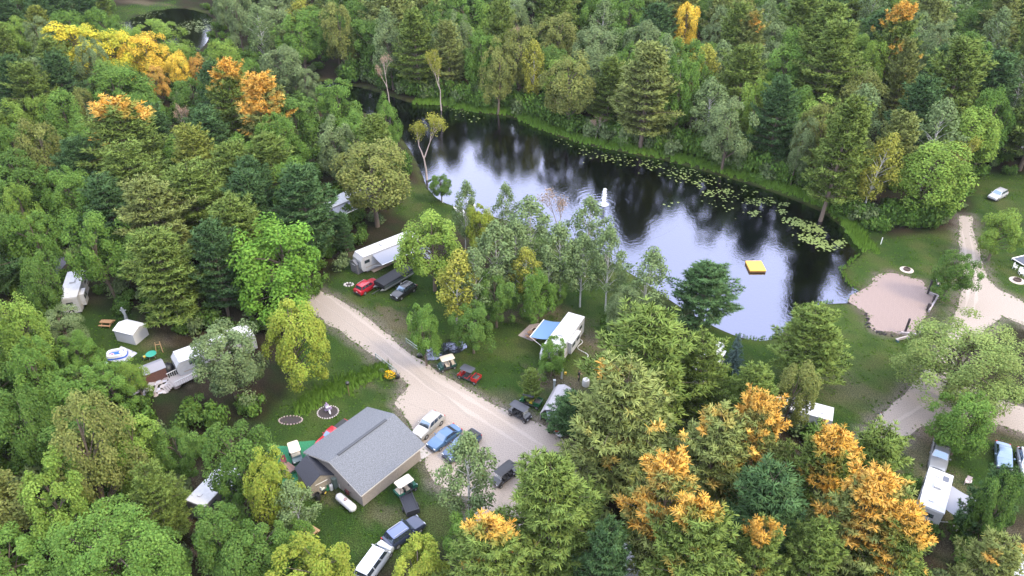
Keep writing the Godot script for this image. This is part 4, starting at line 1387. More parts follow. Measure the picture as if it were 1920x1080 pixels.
func build_garage() -> void:
	var c := [Vector3(-24.72, 0, -62.19), Vector3(-16.67, 0, -55.86), Vector3(-10.4, 0, -63.42), Vector3(-18.28, 0, -70.08)]
	var mid: Vector3 = (c[0] + c[1] + c[2] + c[3]) / 4
	mid.y = 0
	var ax: Vector3 = ((c[3] - c[0]) + (c[2] - c[1])).normalized()   # along the ridge
	var L: float = (((c[3] - c[0]) as Vector3).length() + ((c[2] - c[1]) as Vector3).length()) / 2
	var W: float = (((c[1] - c[0]) as Vector3).length() + ((c[2] - c[3]) as Vector3).length()) / 2
	var o := thing("garage", "beige sided garage with a wide grey shingled gable roof", "garage", mid, atan2(ax.x, ax.z))
	var wm := mat("siding", .25, .222, .205, .8, 0.0, .1, .5, .03)
	var rm := mat("shingle", .118, .126, .142, .9, 0.0, .36, .45, .06)
	rm.heightmap_enabled = true
	rm.heightmap_texture = grain(Color(.5, .5, .5), .9, .12, 31)
	rm.heightmap_scale = 4.0
	var tm := mat("trim_cream", .55, .52, .50, .6)
	var ww := W / 2 - .55
	var wl := L / 2 - .45
	var eave := 2.5
	var rise := 1.9
	var wall_h := eave + .55 * rise / (W / 2)
	var b := Mb.new()
	b.prism(PackedVector2Array([Vector2(-ww, 0), Vector2(ww, 0), Vector2(ww, wall_h - .12), Vector2(0, wall_h - .12 + rise * ww / (W / 2)), Vector2(-ww, wall_h - .12)]), -wl, wl)
	obj("wall", b.mesh(), wm, o)
	# lap siding boards on the two long walls and the gable ends
	for s in [-1, 1]:
		for k in 11:
			part_box("siding_board", Vector3(s * (ww + .008), .14 + k * .225, 0), Vector3(.02, .205, wl * 2 + .03), wm, o, Basis(Vector3(0, 0, 1), s * .04))
			part_box("siding_board", Vector3(0, .14 + k * .225, s * (wl + .008)), Vector3(ww * 2 + .03, .205, .02), wm, o, Basis(Vector3(1, 0, 0), -s * .04))
	var sl := Vector2(W / 2, -rise)
	var ang := atan2(sl.y, sl.x)
	for s in [-1, 1]:
		var r := Mb.new()
		r.box(Vector3(s * W / 4, eave + rise / 2 + .05, 0), Vector3(sl.length(), .10, L), Basis(Vector3(0, 0, 1), s * ang))
		var ro := obj("roof", r.mesh(), rm, o)
		# shingle courses, each lapping the one below
		var n := 30
		for k in n:
			var t := (k + .5) / n
			part_box("shingle_course", Vector3(s * W / 2 * t, eave + rise * (1 - t) + .112, 0), Vector3(sl.length() / n + .03, .016, L + .02), rm, ro, Basis(Vector3(0, 0, 1), s * (ang + .02)))
		part_box("fascia", Vector3(s * (W / 2 + .012), eave - .02, 0), Vector3(.03, .16, L), tm, o)
		for e in [-1, 1]:
			part_box("gable_trim", Vector3(s * W / 4, eave + rise / 2 - .03, e * (L / 2 + .012)), Vector3(sl.length(), .2, .03), tm, o, Basis(Vector3(0, 0, 1), s * ang))
	part_box("ridge_vent", Vector3(0, eave + rise + .16, 0), Vector3(.34, .10, L * .74), mat("ridge_dark", .05, .055, .065, .8), o)
	part_tube("downpipe", [Vector3(ww + .10, eave - .1, -wl + .35), Vector3(ww + .10, .25, -wl + .35), Vector3(ww + .45, .1, -wl + .35)], .045, mat("trim_white", .6, .6, .6, .6), o)
	var gd := part_box("garage_door", Vector3(.6, 1.1, wl + .03), Vector3(3.0, 2.2, .05), mat("door_cream", .5, .48, .45, .6), o)
	for k in 4: part_box("panel", Vector3(.6, .30 + k * .54, wl + .065), Vector3(2.9, .48, .03), mat("door_cream", .5, .48, .45, .6), gd)
	part_box("door", Vector3(ww + .04, 1.02, -.8), Vector3(.04, 2.0, .9), mat("door_beige", .42, .38, .36, .6), o)
	part_box("wall_lamp", Vector3(-2.6, 2.3, -wl - .1), Vector3(.16, .24, .16), mat("trim_dark", .04, .04, .045, .6), o)
	structure(sheet("concrete_pad", PackedVector2Array([Vector2(-10.79, -65.9), Vector2(-9.52, -65), Vector2(-11.17, -63.17), Vector2(-11.61, -64.92)]), .012, mat("concrete", .34, .315, .30, .9, 0.0, .12, .4, .04)))
	# green turf mat with the things on it
	tag(sheet("turf_mat", ragged(PackedVector2Array([Vector2(-29.45, -65.9), Vector2(-27.73, -65.63), Vector2(-27.13, -66.44), Vector2(-24.67, -66.72), Vector2(-22.23, -64.56), Vector2(-22.99, -61.98), Vector2(-25.15, -60.33), Vector2(-26.55, -59.12), Vector2(-27.88, -61.15), Vector2(-29.06, -63.69)]), 1.0, .2), .02, mat("turf_green", .018, .14, .062, .95, 0.0, .2, .5, .04)), "bright green artificial turf mat spread beside the garage", "mat")
	shed("garden_shed", "small tan shed with a dark shingled roof beside the garage", Vector3(-22.93, 0, -59.92), 0.661, 3.0, 3.5, 1.9, 1.0, mat("shed_tan", .24, .21, .17, .8, 0.0, .15, .5, .03), mat("shed_roof", .035, .038, .052, .8, 0.0, .25, .5, .06), .15, 1.0)
	picnic_table("brown picnic table on the green turf mat", Vector3(-26.72, 0, -61.56), .9, mat("wood_brown", .17, .10, .085, .8))
	var gr := thing("kettle_grill", "grey domed kettle grill at the edge of the green mat", "grill", Vector3(-29.45, 0, -63.69))
	var gb := Mb.new()
	gb.lathe([Vector2(.0, .55), Vector2(.38, .7), Vector2(.46, .85), Vector2(.4, 1.05), Vector2(.2, 1.18), Vector2(0, 1.2)], 16)
	obj("bowl", gb.mesh(), mat("grill_grey", .3, .31, .33, .35, .5), gr)
	for k in 3: part_tube("leg", [Vector3(cos(k * 2.1) * .4, 0, sin(k * 2.1) * .4), Vector3(cos(k * 2.1) * .25, .7, sin(k * 2.1) * .25)], .02, mat("trim_dark", .04, .04, .045, .6), gr, 5)
	lawn_chair("blue folding chair beside the brown picnic table on the mat", Vector3(-27.1, 0, -60.82), 2.2, mat("chair_blue", .03, .06, .28, .7))
	lawn_chair("maroon chair behind the brown picnic table on the mat", Vector3(-27.53, 0, -63), .4, mat("chair_maroon", .16, .04, .05, .7))
	# propane tank
	var pt := thing("propane_tank", "long white propane tank lying on the grass at the garage corner", "propane tank", Vector3(-18.78, 0, -56.45), 0.855)
	var tb := Mb.new()
	tb.lathe([Vector2(0, -1.6), Vector2(.25, -1.54), Vector2(.42, -1.38), Vector2(.48, -1.15), Vector2(.48, 1.15), Vector2(.42, 1.38), Vector2(.25, 1.54), Vector2(0, 1.6)], 20, Transform3D(Basis(Vector3.RIGHT, PI / 2), Vector3(0, .68, 0)))
	obj("tank", tb.mesh(45), mat("tank_white", .56, .565, .58, .35), pt)
	var cp := Mb.new()
	cp.lathe([Vector2(.2, 1.1), Vector2(.2, 1.27), Vector2(.12, 1.33), Vector2(0, 1.34)], 12)
	obj("valve_cap", cp.mesh(), mat("cap_mauve", .28, .20, .21, .6), pt)
	for z in [-.9, .9]: part_box("foot", Vector3(0, .12, z), Vector3(.6, .26, .16), mat("concrete_grey", .3, .3, .3, .9), pt)
	var ub := thing("utility_box", "grey green utility cabinet against the garage wall", "utility box", Vector3(-20.59, 0, -59.52), 0.906)
	part_box("cabinet", Vector3(0, .75, 0), Vector3(.9, 1.5, .8), mat("cabinet_green", .12, .16, .14, .5), ub)
	part_box("lid", Vector3(0, 1.53, 0), Vector3(1.0, .08, .9), mat("lid_green", .16, .20, .18, .5), ub)
	part_box("door", Vector3(0, .72, .41), Vector3(.74, 1.2, .03), mat("cabinet_green", .12, .16, .14, .5), ub)
	for q in [[Vector3(-20.97, 0, -58.88), "white gas cylinder in front of the utility cabinet"], [Vector3(-19.91, 0, -59.2), "white gas cylinder between the utility cabinet and the garage corner"]]:
		var g := thing("gas_cylinder", q[1], "gas cylinder", q[0], 0.0, "gas cylinders")
		var m := Mb.new()
		m.lathe([Vector2(.2, 0), Vector2(.22, .05), Vector2(.22, .75), Vector2(.17, .88), Vector2(.07, .94), Vector2(0, .95)], 14)
		obj("bottle", m.mesh(45), mat("tank_white", .56, .565, .58, .35), g)
		part_tube("valve", [Vector3(0, .93, 0), Vector3(0, 1.05, 0)], .05, mat("trim_dark", .04, .04, .045, .6), g)
	for q in [[Vector3(-24.37, 0, -58.57), "black barrel beside the dark roofed garden shed", .42], [Vector3(-22.21, 0, -57.48), "smaller black bin at the front corner of the garden shed", .32]]:
		var g := thing("barrel", q[1], "barrel", q[0], 0.0, "black barrels")
		var m := Mb.new()
		m.lathe([Vector2(q[2] * .9, 0), Vector2(q[2], .3), Vector2(q[2], .7), Vector2(q[2] * .92, .95), Vector2(q[2] * .8, .95), Vector2(q[2] * .78, .6), Vector2(0, .6)], 16)
		obj("drum", m.mesh(40), mat("drum_black", .02, .02, .022, .5), g)
	var tr := thing("garden_tractor", "green and white riding mower between the shed and the propane tank", "riding mower", Vector3(-21.71, 0, -58.88), 2.586)
	part_box("hood", Vector3(0, .6, .5), Vector3(.6, .4, .9), mat("mower_green", .02, .13, .06, .4), tr)
	part_box("deck", Vector3(0, .28, -.1), Vector3(1.05, .18, .8), mat("mower_green", .02, .13, .06, .4), tr)
	part_box("seat", Vector3(0, .68, -.42), Vector3(.5, .14, .45), mat("seat_white", .65, .67, .66, .6), tr)
	part_box("seat_back", Vector3(0, .9, -.66), Vector3(.5, .4, .1), mat("seat_white", .65, .67, .66, .6), tr)
	for s in [-1, 1]:
		wheel(tr, Vector3(s * .45, .3, -.5), .3, .24, mat("rim_yellow", .5, .4, .05, .5))
		wheel(tr, Vector3(s * .42, .22, .75), .22, .16, mat("rim_yellow", .5, .4, .05, .5))
	var mc := thing("garden_cart", "maroon wheeled cart standing against the garage end wall", "garden cart", Vector3(-18.82, 0, -58.33), .5)
	part_box("bin", Vector3(0, .55, 0), Vector3(.7, .5, .9), mat("cart_maroon", .14, .03, .03, .6), mc)
	for s in [-1, 1]: wheel(mc, Vector3(s * .42, .25, -.2), .25, .1, mat("rim_grey", .2, .2, .2, .5))
	part_tube("handle", [Vector3(-.3, .8, .4), Vector3(-.3, 1.0, .8), Vector3(.3, 1.0, .8), Vector3(.3, .8, .4)], .025, mat("trim_dark", .04, .04, .045, .6), mc, 5)
	# gravel island with a white bicycle planter, and the flower bed beyond it
	var bp := stone_ring("flower_bed", "round dark flower bed edged with pale stones on the lawn behind the garage", "flower bed", Vector3(-24.04, 0, -71.78), 1.35, 1.2, 26, mat("edge_stone", .42, .38, .37, .8), mat("mulch", .035, .028, .028, .95))
	var bk := thing("bicycle_planter", "white garden bicycle hung with lilac flowers in the round bed", "bicycle", Vector3(-23.99, 0, -71.88), .6)
	for z in [-.5, .5]:
		var m := Mb.new()
		var pts := []
		var rad := []
		for k in 13:
			pts.append(Vector3(0, .42 + sin(TAU * k / 12) * .36, z + cos(TAU * k / 12) * .36))
			rad.append(.045)
		m.tube(pts, rad, 5)
		obj("wheel", m.mesh(), mat("enamel_white", .75, .75, .78, .4), bk)
	var bf := Mb.new()
	for q in [[Vector3(0, .42, -.5), Vector3(0, .95, -.25)], [Vector3(0, .95, -.25), Vector3(0, .4, 0)], [Vector3(0, .95, -.25), Vector3(0, .95, .35)], [Vector3(0, .4, 0), Vector3(0, .95, .35)], [Vector3(0, 1.1, .33), Vector3(0, .42, .5)], [Vector3(-.3, 1.1, .33), Vector3(.3, 1.1, .33)]]:
		bf.tube([q[0], q[1]], [.045, .045], 5)
	obj("frame", bf.mesh(), mat("enamel_white", .75, .75, .78, .4), bk)
	for q in [Vector3(0, 1.0, -.35), Vector3(.1, .95, .5), Vector3(-.25, .45, 0), Vector3(.3, .4, -.1)]:
		var m := Mb.new()
		m.tinted = true
		for k in 90: leaf(m, q + rdir() * rng.randf_range(.05, .28), rdir(), .07, Color(.42, .30, .50) if rng.randf() < .7 else Color(.06, .12, .04))
		obj("flowers", m.mesh(), leaf_mat(), bk)
	stone_ring("flower_bed", "kidney shaped stone edged bed at the edge of the trees", "flower bed", Vector3(-28.55, 0, -70.3), 1.5, .8, 22, mat("edge_stone_rose", .33, .26, .25, .8), mat("mulch", .035, .028, .028, .95))
	# post lamp, culvert rails, flowers
	var lp := thing("post_lamp", "black lantern on a thin post beside the ditch", "lamp post", Vector3(-21.82, 0, -74.97))
	part_tube("post", [Vector3(0, 0, 0), Vector3(0, 1.9, 0)], .05, mat("post_brown", .2, .12, .07, .7), lp)
	var lm := Mb.new()
	lm.lathe([Vector2(.1, 1.9), Vector2(.26, 2.05), Vector2(.28, 2.35), Vector2(.1, 2.5), Vector2(0, 2.52)], 10)
	obj("lantern", lm.mesh(), mat("lantern_black", .015, .015, .017, .4), lp)
	for q in [[Vector3(-19.41, 0, -82.71), Vector3(-16, 0, -79.22), "grey pipe guard rail on the garage side of the culvert"], [Vector3(-15.49, 0, -86.26), Vector3(-12.03, 0, -82.71), "grey pipe guard rail on the pond side of the culvert"]]:
		var a: Vector3 = q[0]
		var e: Vector3 = q[1] - a
		var g := thing("guard_rail", q[2], "guard rail", a, 0.0, "culvert guard rails")
		var pmn := mat("pipe_grey", .24, .28, .27, .5, .4)
		for y in [.45, .95]: part_tube("rail", [Vector3(0, y, 0), e + Vector3(0, y, 0)], .055, pmn, g)
		for k in 4: part_tube("post", [e * k / 3.0, e * k / 3.0 + Vector3(0, 1.0, 0)], .06, pmn, g)
	for q in [[Vector3(-18.16, 0, -79.79), "pale boulder at the end of the green ditch"], [Vector3(-15.93, 0, -78.66), "pale boulder beside the yellow flower bush"], [Vector3(-13.16, 0, -83.31), "grey boulder beside the pond side guard rail"]]:
		var m := Mb.new()
		m.ball(Vector3(0, .25, 0), Vector3(.5, .4, .42), 9)
		var bo := obj("boulder", m.mesh(35), mat("boulder_grey", .36, .34, .33, .9, 0.0, .3, .8, .04))
		bo.position = q[0]
		tag(bo, q[1], "boulder", "boulders at the culvert")
	var fl := thing("flower_bush", "green bush full of yellow orange flowers beside the lane", "bush", Vector3(-16.77, 0, -78.33))
	for w in [["foliage", Color(.07, .13, .03), 0.0, 500], ["flowers", Color(.62, .36, .02), .25, 160]]:
		var m := Mb.new()
		m.tinted = true
		for k in w[3]:
			var d := rdir()
			leaf(m, Vector3(d.x * .95, .55 + absf(d.y) * .55 + w[2], d.z * .8) * rng.randf_range(.7, 1.0), d, .11, w[1] * rng.randf_range(.8, 1.2))
		obj(w[0], m.mesh(), leaf_mat(), fl)

func build_camp() -> void:
	# the left camp: white shed, pool on its mat, brown shed, tables
	shed("storage_shed", "white metal shed with a white gabled roof on the dark grass", Vector3(-56.14, 0, -87.66), 1.249, 2.7, 3.4, 1.9, .45, mat("metal_white", .46, .465, .49, .5), mat("metal_roof_white", .56, .565, .58, .5), .12, -1.0)
	shed("storage_shed", "brown shed with a grey lean roof beside the black round grill", Vector3(-49.55, 0, -78.66), 2.234 + PI / 2 * 0, 2.2, 3.3, 1.7, .5, mat("shed_brown", .11, .05, .04, .8, 0.0, .15, .6, .03), mat("roof_grey", .2, .2, .23, .7), .12, 1.0)
	shed("storage_shed", "dark blue roofed shed almost hidden in the trees behind the left trailer", Vector3(-75.61, 0, -103.99), 0.045, 3.0, 4.2, 2.1, .8, mat("shed_dark", .09, .085, .08, .8), mat("roof_blue", .075, .08, .12, .7), .2, 1.0)
	shed("storage_shed", "small grey wooden shed at the end of the long white trailer", Vector3(-25.74, 0, -106.13), -0.730, 1.8, 2.0, 1.9, .5, mat("shed_grey", .16, .155, .16, .8, 0.0, .15, .6, .03), mat("roof_grey_dark", .11, .115, .13, .8), .12, 1.0)
	shed("storage_shed", "blue grey roofed shed under the light green trees by the boat", Vector3(-15.02, 0, -107.81), -0.140, 2.6, 3.0, 2.0, .7, mat("shed_brown_red", .16, .09, .08, .8), mat("roof_blue_grey", .13, .14, .19, .7), .15, 1.0)
	picnic_table("wooden picnic table on the grass between the left trailer and the white shed", Vector3(-61.3, 0, -90.69), PI / 2 - .08, mat("wood_orange", .30, .17, .085, .75))
	picnic_table("grey weathered picnic table beside the brown shed", Vector3(-48.75, 0, -75.92), .15, mat("wood_grey", .30, .27, .26, .85))
	picnic_table("orange wooden picnic table beside the awning of the motorhome", Vector3(3.16, 0, -87.66), .9, mat("wood_orange", .30, .17, .085, .75))
	picnic_table("yellowish wooden picnic table under the trees below the garage", Vector3(-22.16, 0, -52.63), 1.0, mat("wood_yellow", .34, .22, .11, .75))
	# mat and inflatable pool
	tag(sheet("ground_mat", PackedVector2Array([Vector2(-57.08, -85.64), Vector2(-54, -84.03), Vector2(-54.87, -81.76), Vector2(-57.7, -82.35)]), .02, mat("mat_lilac", .38, .38, .47, .8)), "pale lilac ground mat under the inflatable pool", "mat")
	var pl := thing("inflatable_pool", "blue and white inflatable pool on the lilac mat", "pool", Vector3(-56.66, 0, -83.43), 1.852)
	for q in [[.0, .22, "blue", .92], [.2, .20, "white", .9], [.4, .18, "white", .88]]:
		var m := Mb.new()
		var pts := []
		var rad := []
		for k in 25:
			var t := TAU * k / 24
			var u := Vector2(cos(t), sin(t))
			var s := 1.0 / pow(pow(absf(u.x), 4) + pow(absf(u.y), 4), .25)
			pts.append(Vector3(u.x * s * .85 * q[3], .14 + q[0], u.y * s * 1.35 * q[3]))
			rad.append(q[1])
		m.tube(pts, rad, 8)
		obj("ring_tube", m.mesh(), mat("vinyl_blue", .02, .10, .50, .3) if q[2] == "blue" else mat("vinyl_white", .58, .59, .63, .35), pl)
	part_box("water", Vector3(0, .32, 0), Vector3(1.4, .05, 2.3), mat("pool_water", .03, .13, .52, .12), pl)
	for q in [[-.2, -.6, .26, "white ring with a pink pattern", Color(.75, .45, .48)], [.15, .62, .24, "", Color(.75, .76, .8)]]:
		var m := Mb.new()
		var pts := []
		var rad := []
		for k in 13:
			pts.append(Vector3(q[0] + cos(TAU * k / 12) * q[2], .42, q[1] + sin(TAU * k / 12) * q[2]))
			rad.append(.09)
		m.tube(pts, rad, 7)
		var k2: Color = q[4]
		var sr := obj("swim_ring", m.mesh(), mat("ring_%d" % int(k2.g * 100), k2.r, k2.g, k2.b, .4))
		sr.position = pl.position
		sr.rotation = pl.rotation
		tag(sr, "pink swim ring floating in the inflatable pool" if q[3] else "white swim ring floating in the inflatable pool", "swim ring")
	var tt := thing("garden_table", "green round garden table between the pool and the brown shed", "table", Vector3(-51.36, 0, -82.83))
	var tm := Mb.new()
	tm.lathe([Vector2(0, .80), Vector2(.72, .80), Vector2(.75, .84), Vector2(.72, .88), Vector2(0, .90)], 20)
	obj("tabletop", tm.mesh(), mat("table_green", .02, .24, .17, .4), tt)
	for k in 3: part_tube("leg", [Vector3(cos(k * 2.1) * .5, 0, sin(k * 2.1) * .5), Vector3(cos(k * 2.1) * .2, .82, sin(k * 2.1) * .2)], .035, mat("table_leg", .2, .2, .2, .5), tt)
	var ty := thing("toy_truck", "small yellow and green toy tractor on the grass beside the pool", "toy", Vector3(-52.38, 0, -82.71), .8)
	part_box("body", Vector3(0, .3, 0), Vector3(.4, .3, .8), mat("toy_green", .03, .12, .03, .5), ty)
	part_box("hood", Vector3(0, .5, .2), Vector3(.34, .2, .4), mat("toy_yellow", .5, .34, .04, .5), ty)
	for s in [-1, 1]:
		for z in [-.28, .28]: wheel(ty, Vector3(s * .26, .17, z), .17, .12, mat("rim_yellow", .5, .4, .05, .5))
	var sw := thing("sawhorse", "small leaning wooden sawhorse beside the white shed", "sawhorse", Vector3(-50.86, 0, -84.28), .3)
	for s in [-1, 1]: part_tube("post", [Vector3(s * .45, 0, .3), Vector3(s * .3, 1.7, -.2)], .05, mat("wood_yellow", .34, .22, .11, .75), sw, 5)
	part_tube("crossbar", [Vector3(-.36, 1.3, -.1), Vector3(.36, 1.3, -.1)], .04, mat("wood_yellow", .34, .22, .11, .75), sw, 5)
	var kg := thing("round_grill", "large black round covered grill beside the brown shed", "grill", Vector3(-47.89, 0, -79.9))
	var km := Mb.new()
	km.lathe([Vector2(.75, .05), Vector2(.85, .5), Vector2(.8, .95), Vector2(.5, 1.25), Vector2(0, 1.35)], 18)
	obj("cover", km.mesh(40), mat("drum_black", .02, .02, .022, .5), kg)
	part_tube("chimney", [Vector3(.2, 1.2, 0), Vector3(.2, 1.7, 0)], .08, mat("drum_black", .02, .02, .022, .5), kg)
	var pp := thing("garden_figure", "pale grey garden ornament standing behind the white shed", "ornament", Vector3(-59.17, 0, -92.33))
	var pg := Mb.new()
	pg.tube([Vector3(0, 0, 0), Vector3(.05, .8, 0), Vector3(-.05, 1.5, 0), Vector3(-.1, 2.2, .1)], [.3, .2, .26, .12], 7)
	pg.tube([Vector3(-.5, 1.7, 0), Vector3(0, 1.4, 0), Vector3(.45, 1.75, .1)], [.08, .14, .08], 6)
	obj("figure", pg.mesh(), mat("plaster_pale", .45, .46, .47, .8), pp)
	var um := thing("folded_parasol", "small striped pale parasol lying by the pool mat", "parasol", Vector3(-57.81, 0, -81.41), .8)
	for k in 8:
		var m := Mb.new()
		var a0 := TAU * k / 8
		var a1 := TAU * (k + 1) / 8
		m.tri(Vector3(0, .75, 0), Vector3(cos(a1) * .7, .15, sin(a1) * .7), Vector3(cos(a0) * .7, .15, sin(a0) * .7))
		obj("panel", m.mesh(), mat("stripe_white", .65, .67, .68, .7) if k % 2 else mat("stripe_green", .22, .34, .32, .7), um)
	part_tube("pole", [Vector3(0, 0, 0), Vector3(0, .8, 0)], .03, mat("rail_silver", .35, .35, .36, .4, .6), um, 6)
	# stepping stones of the patio below the brown shed: each its own stone
	rng.seed = 77
	var pa := thing("stone_patio", "patio of pale broken flagstones between the brown shed and the deck", "patio", Vector3(-47.48, 0, -77.11))
	for k in 34:
		var p := Vector2(rng.randfn(0, 1.5), rng.randfn(0, 1.2))
		var m := Mb.new()
		var q := PackedVector2Array()
		for j in 6: q.append(Vector2(cos(TAU * j / 6), -sin(TAU * j / 6)) * rng.randf_range(.28, .48))
		m.prism(q, 0, .05 + rng.randf() * .03, Transform3D(Basis(Vector3.RIGHT, -PI / 2), Vector3(p.x, 0, p.y)))
		obj("stone", m.mesh(), [mat("flag_pale", .42, .38, .37, .9), mat("flag_rose", .34, .28, .27, .9), mat("flag_blue", .44, .44, .50, .9)][k % 3], pa)
	# deck of the long trailer
	var dk := thing("deck", "raised grey deck with white railing at the end of the left long trailer", "deck", Vector3(-44.67, 0, -78.21), 2.357)
	for k in 12: part_box("plank", Vector3((k - 5.5) * .2, .7, 0), Vector3(.18, .05, 4.2), mat("wood_grey", .30, .27, .26, .85), dk)
	var rw := mat("railing_white", .5, .49, .48, .7)
	for s in [-1, 1]:
		part_box("railing", Vector3(s * 1.2, 1.55, 0), Vector3(.08, .08, 4.2), rw, dk)
		for k in 15: part_box("baluster", Vector3(s * 1.2, 1.12, (k - 7) * .28), Vector3(.05, .8, .05), rw, dk)
	for k in 4: part_box("step", Vector3(0, .58 - k * .17, -2.25 - k * .28), Vector3(1.4, .05, .28), mat("wood_grey", .30, .27, .26, .85), dk)
	# concrete patio with fire ring beside the motorhome
	structure(sheet("concrete_patio", PackedVector2Array([Vector2(0.87, -88.18), Vector2(2.67, -90.83), Vector2(3.98, -91.23), Vector2(5.66, -90.56), Vector2(6.07, -89.09), Vector2(2.98, -86.77)]), .012, mat("patio_rose", .27, .225, .215, .9, 0.0, .12, .4, .04)))
	fire_ring("square iron fire ring on the concrete patio by the motorhome", Vector3(3.52, 0, -89.23), .45)
	fire_ring("fire ring of rusty iron on the grass above the sandy beach", Vector3(66.68, 0, -106.29), .55)
	fire_ring("fire ring on the grass below the two white lawn chairs", Vector3(83.49, 0, -103.02), .6)
	lawn_chair("white plastic lawn chair, upper one of the pair beside the right fire ring", Vector3(85.06, 0, -106.63), .6, mat("plastic_white", .6, .605, .61, .5))
	lawn_chair("white plastic lawn chair, lower one of the pair beside the right fire ring", Vector3(85.22, 0, -105.3), -.4, mat("plastic_white", .6, .605, .61, .5))
	lawn_chair("white plastic lawn chair right behind the lower one of the pair", Vector3(85.11, 0, -104.64), -.7, mat("plastic_white", .6, .605, .61, .5))
	# benches by the beach
	for q in [[Vector3(69.89, 0, -102.23), -0.335, "grey wooden bench standing on the grass near the small oak"], [Vector3(57.52, 0, -87.02), 1.939, "log bench with blue ends lying on the grass below the beach"]]:
		var bn := thing("bench", q[2], "bench", q[0], q[1], "benches by the beach")
		for k in 3: part_box("seat_slat", Vector3((k - 1) * .17, .42, 0), Vector3(.15, .06, 2.3), mat("wood_grey", .30, .27, .26, .85), bn)
		for k in 2: part_box("back_slat", Vector3(-.3, .62 + k * .17, 0), Vector3(.05, .14, 2.3), mat("wood_grey", .30, .27, .26, .85), bn)
		for z in [-.95, .95]: part_box("leg", Vector3(-.05, .2, z), Vector3(.5, .4, .1), mat("bench_teal", .05, .12, .13, .7), bn)
	# retaining timbers and dark posts round the sand
	var dkw := mat("tarred_wood", .035, .028, .030, .8)
	for q in [[Vector3(66.88, 0, -99.13), 2.6, "tall dark post at the upper corner of the beach timbers"], [Vector3(66.7, 0, -96.88), 1.3, "short dark post on the right edge of the beach"], [Vector3(64.77, 0, -94.71), 1.2, "short dark post halfway down the beach timbers"], [Vector3(58.65, 0, -88.7), 2.7, "tall dark post at the lower edge of the beach"], [Vector3(60.42, 0, -88.57), 1.9, "dark post at the lower right corner of the beach"], [Vector3(65.3, 0, -95.14), .8, "stub of a dark post beside the halfway post of the beach"]]:
		var po := part_tube("post", [Vector3.ZERO, Vector3(0, q[1], 0)], .17, dkw, self, 8)
		po.name = numbered("beach_post")
		po.position = q[0]
		tag(po, q[2], "post", "posts round the beach")
	var ed := [[Vector3(66.87, 0, -99.28), Vector3(68.09, 0, -98.22), "timber edging along the top right corner of the beach"], [Vector3(68.09, 0, -98.22), Vector3(64.75, 0, -94.14), "timber edging along the right side of the beach"], [Vector3(57.96, 0, -88.57), Vector3(60.43, 0, -88.05), "timber edging along the lower side of the beach"], [Vector3(60.43, 0, -88.05), Vector3(61.92, 0, -90.29), "short timber edging at the lower right corner of the beach"]]
	for q in ed:
		var t := thing("timber_edging", q[2], "timber edging", q[0], 0.0, "timbers round the beach")
		var e: Vector3 = q[1] - q[0]
		for y in [.1, .3]:
			var m := Mb.new()
			m.bar(Vector3(0, y, 0), e + Vector3(0, y, 0), .24, .19)
			obj("timber", m.mesh(), mat("timber_grey", .30, .27, .28, .85, 0.0, .25, .7, .04), t)
	# stones along the sand's lower left edge, and drift left by the water
	rng.seed = 90
	var edge := PackedVector2Array([Vector2(54.61, -93.44), Vector2(54.47, -92.05), Vector2(54.05, -90.56), Vector2(54.13, -89.36), Vector2(55.04, -88.83), Vector2(56.36, -88.57)])
	for k in 40:
		var i := k % (edge.size() - 1)
		var p := edge[i].lerp(edge[i + 1], rng.randf()) + Vector2(rng.randfn(0, .25), rng.randfn(0, .25))
		var m := Mb.new()
		m.ball(Vector3(0, .05, 0), Vector3(.16, .1, .13) * rng.randf_range(.6, 1.4), 6)
		var s := obj("beach_stone", m.mesh(35), mat("stone_dark", .10, .085, .085, .9))
		s.position = Vector3(p.x, 0, p.y)
		tag(s, "small dark stone in the line edging the beach's lower left side", "stone", "stones edging the beach")
	# goal-like frame cut by the right edge
	var tf := thing("trampoline", "white square trampoline with dark net cut by the right edge", "trampoline", Vector3(87.94, 0, -108.67), .35)
	for q in [[Vector3(-1.4, .3, -1.4), Vector3(1.4, .3, -1.4)], [Vector3(1.4, .3, -1.4), Vector3(1.4, .3, 1.4)], [Vector3(1.4, .3, 1.4), Vector3(-1.4, .3, 1.4)], [Vector3(-1.4, .3, 1.4), Vector3(-1.4, .3, -1.4)]]:
		part_tube("frame_bar", [q[0], q[1]], .09, mat("enamel_white", .75, .75, .78, .4), tf, 6)
	part_box("net", Vector3(0, .25, 0), Vector3(2.6, .03, 2.6), mat("net_dark", .06, .07, .10, .8), tf)
	for q in [Vector3(-1.4, 0, -1.4), Vector3(1.4, 0, -1.4), Vector3(1.4, 0, 1.4), Vector3(-1.4, 0, 1.4)]: part_tube("leg", [q, q + Vector3(0, .3, 0)], .06, mat("enamel_white", .75, .75, .78, .4), tf, 6)

func fire_ring(label: String, at: Vector3, r: float) -> void:
	var o := thing("fire_ring", label, "fire ring", at, 0.0, "fire rings")
	var m := Mb.new()
	m.lathe([Vector2(r, 0), Vector2(r, .3), Vector2(r - .05, .3), Vector2(r - .05, .06), Vector2(0, .05)], 20)
	obj("iron_ring", m.mesh(), mat("rusty_iron", .08, .055, .045, .8), o)
	for k in 3:
		part_box("grate_bar", Vector3((k - 1) * r * .5, .31, 0), Vector3(.04, .025, r * 1.8), mat("rusty_iron", .08, .055, .045, .8), o)
	var s := Mb.new()
	s.lathe([Vector2(r * 2.0, .008), Vector2(r * 1.9, .03), Vector2(r, .035)], 22)
	obj("sand_collar", s.mesh(), mat("collar_sand", .40, .34, .31, .95), o)

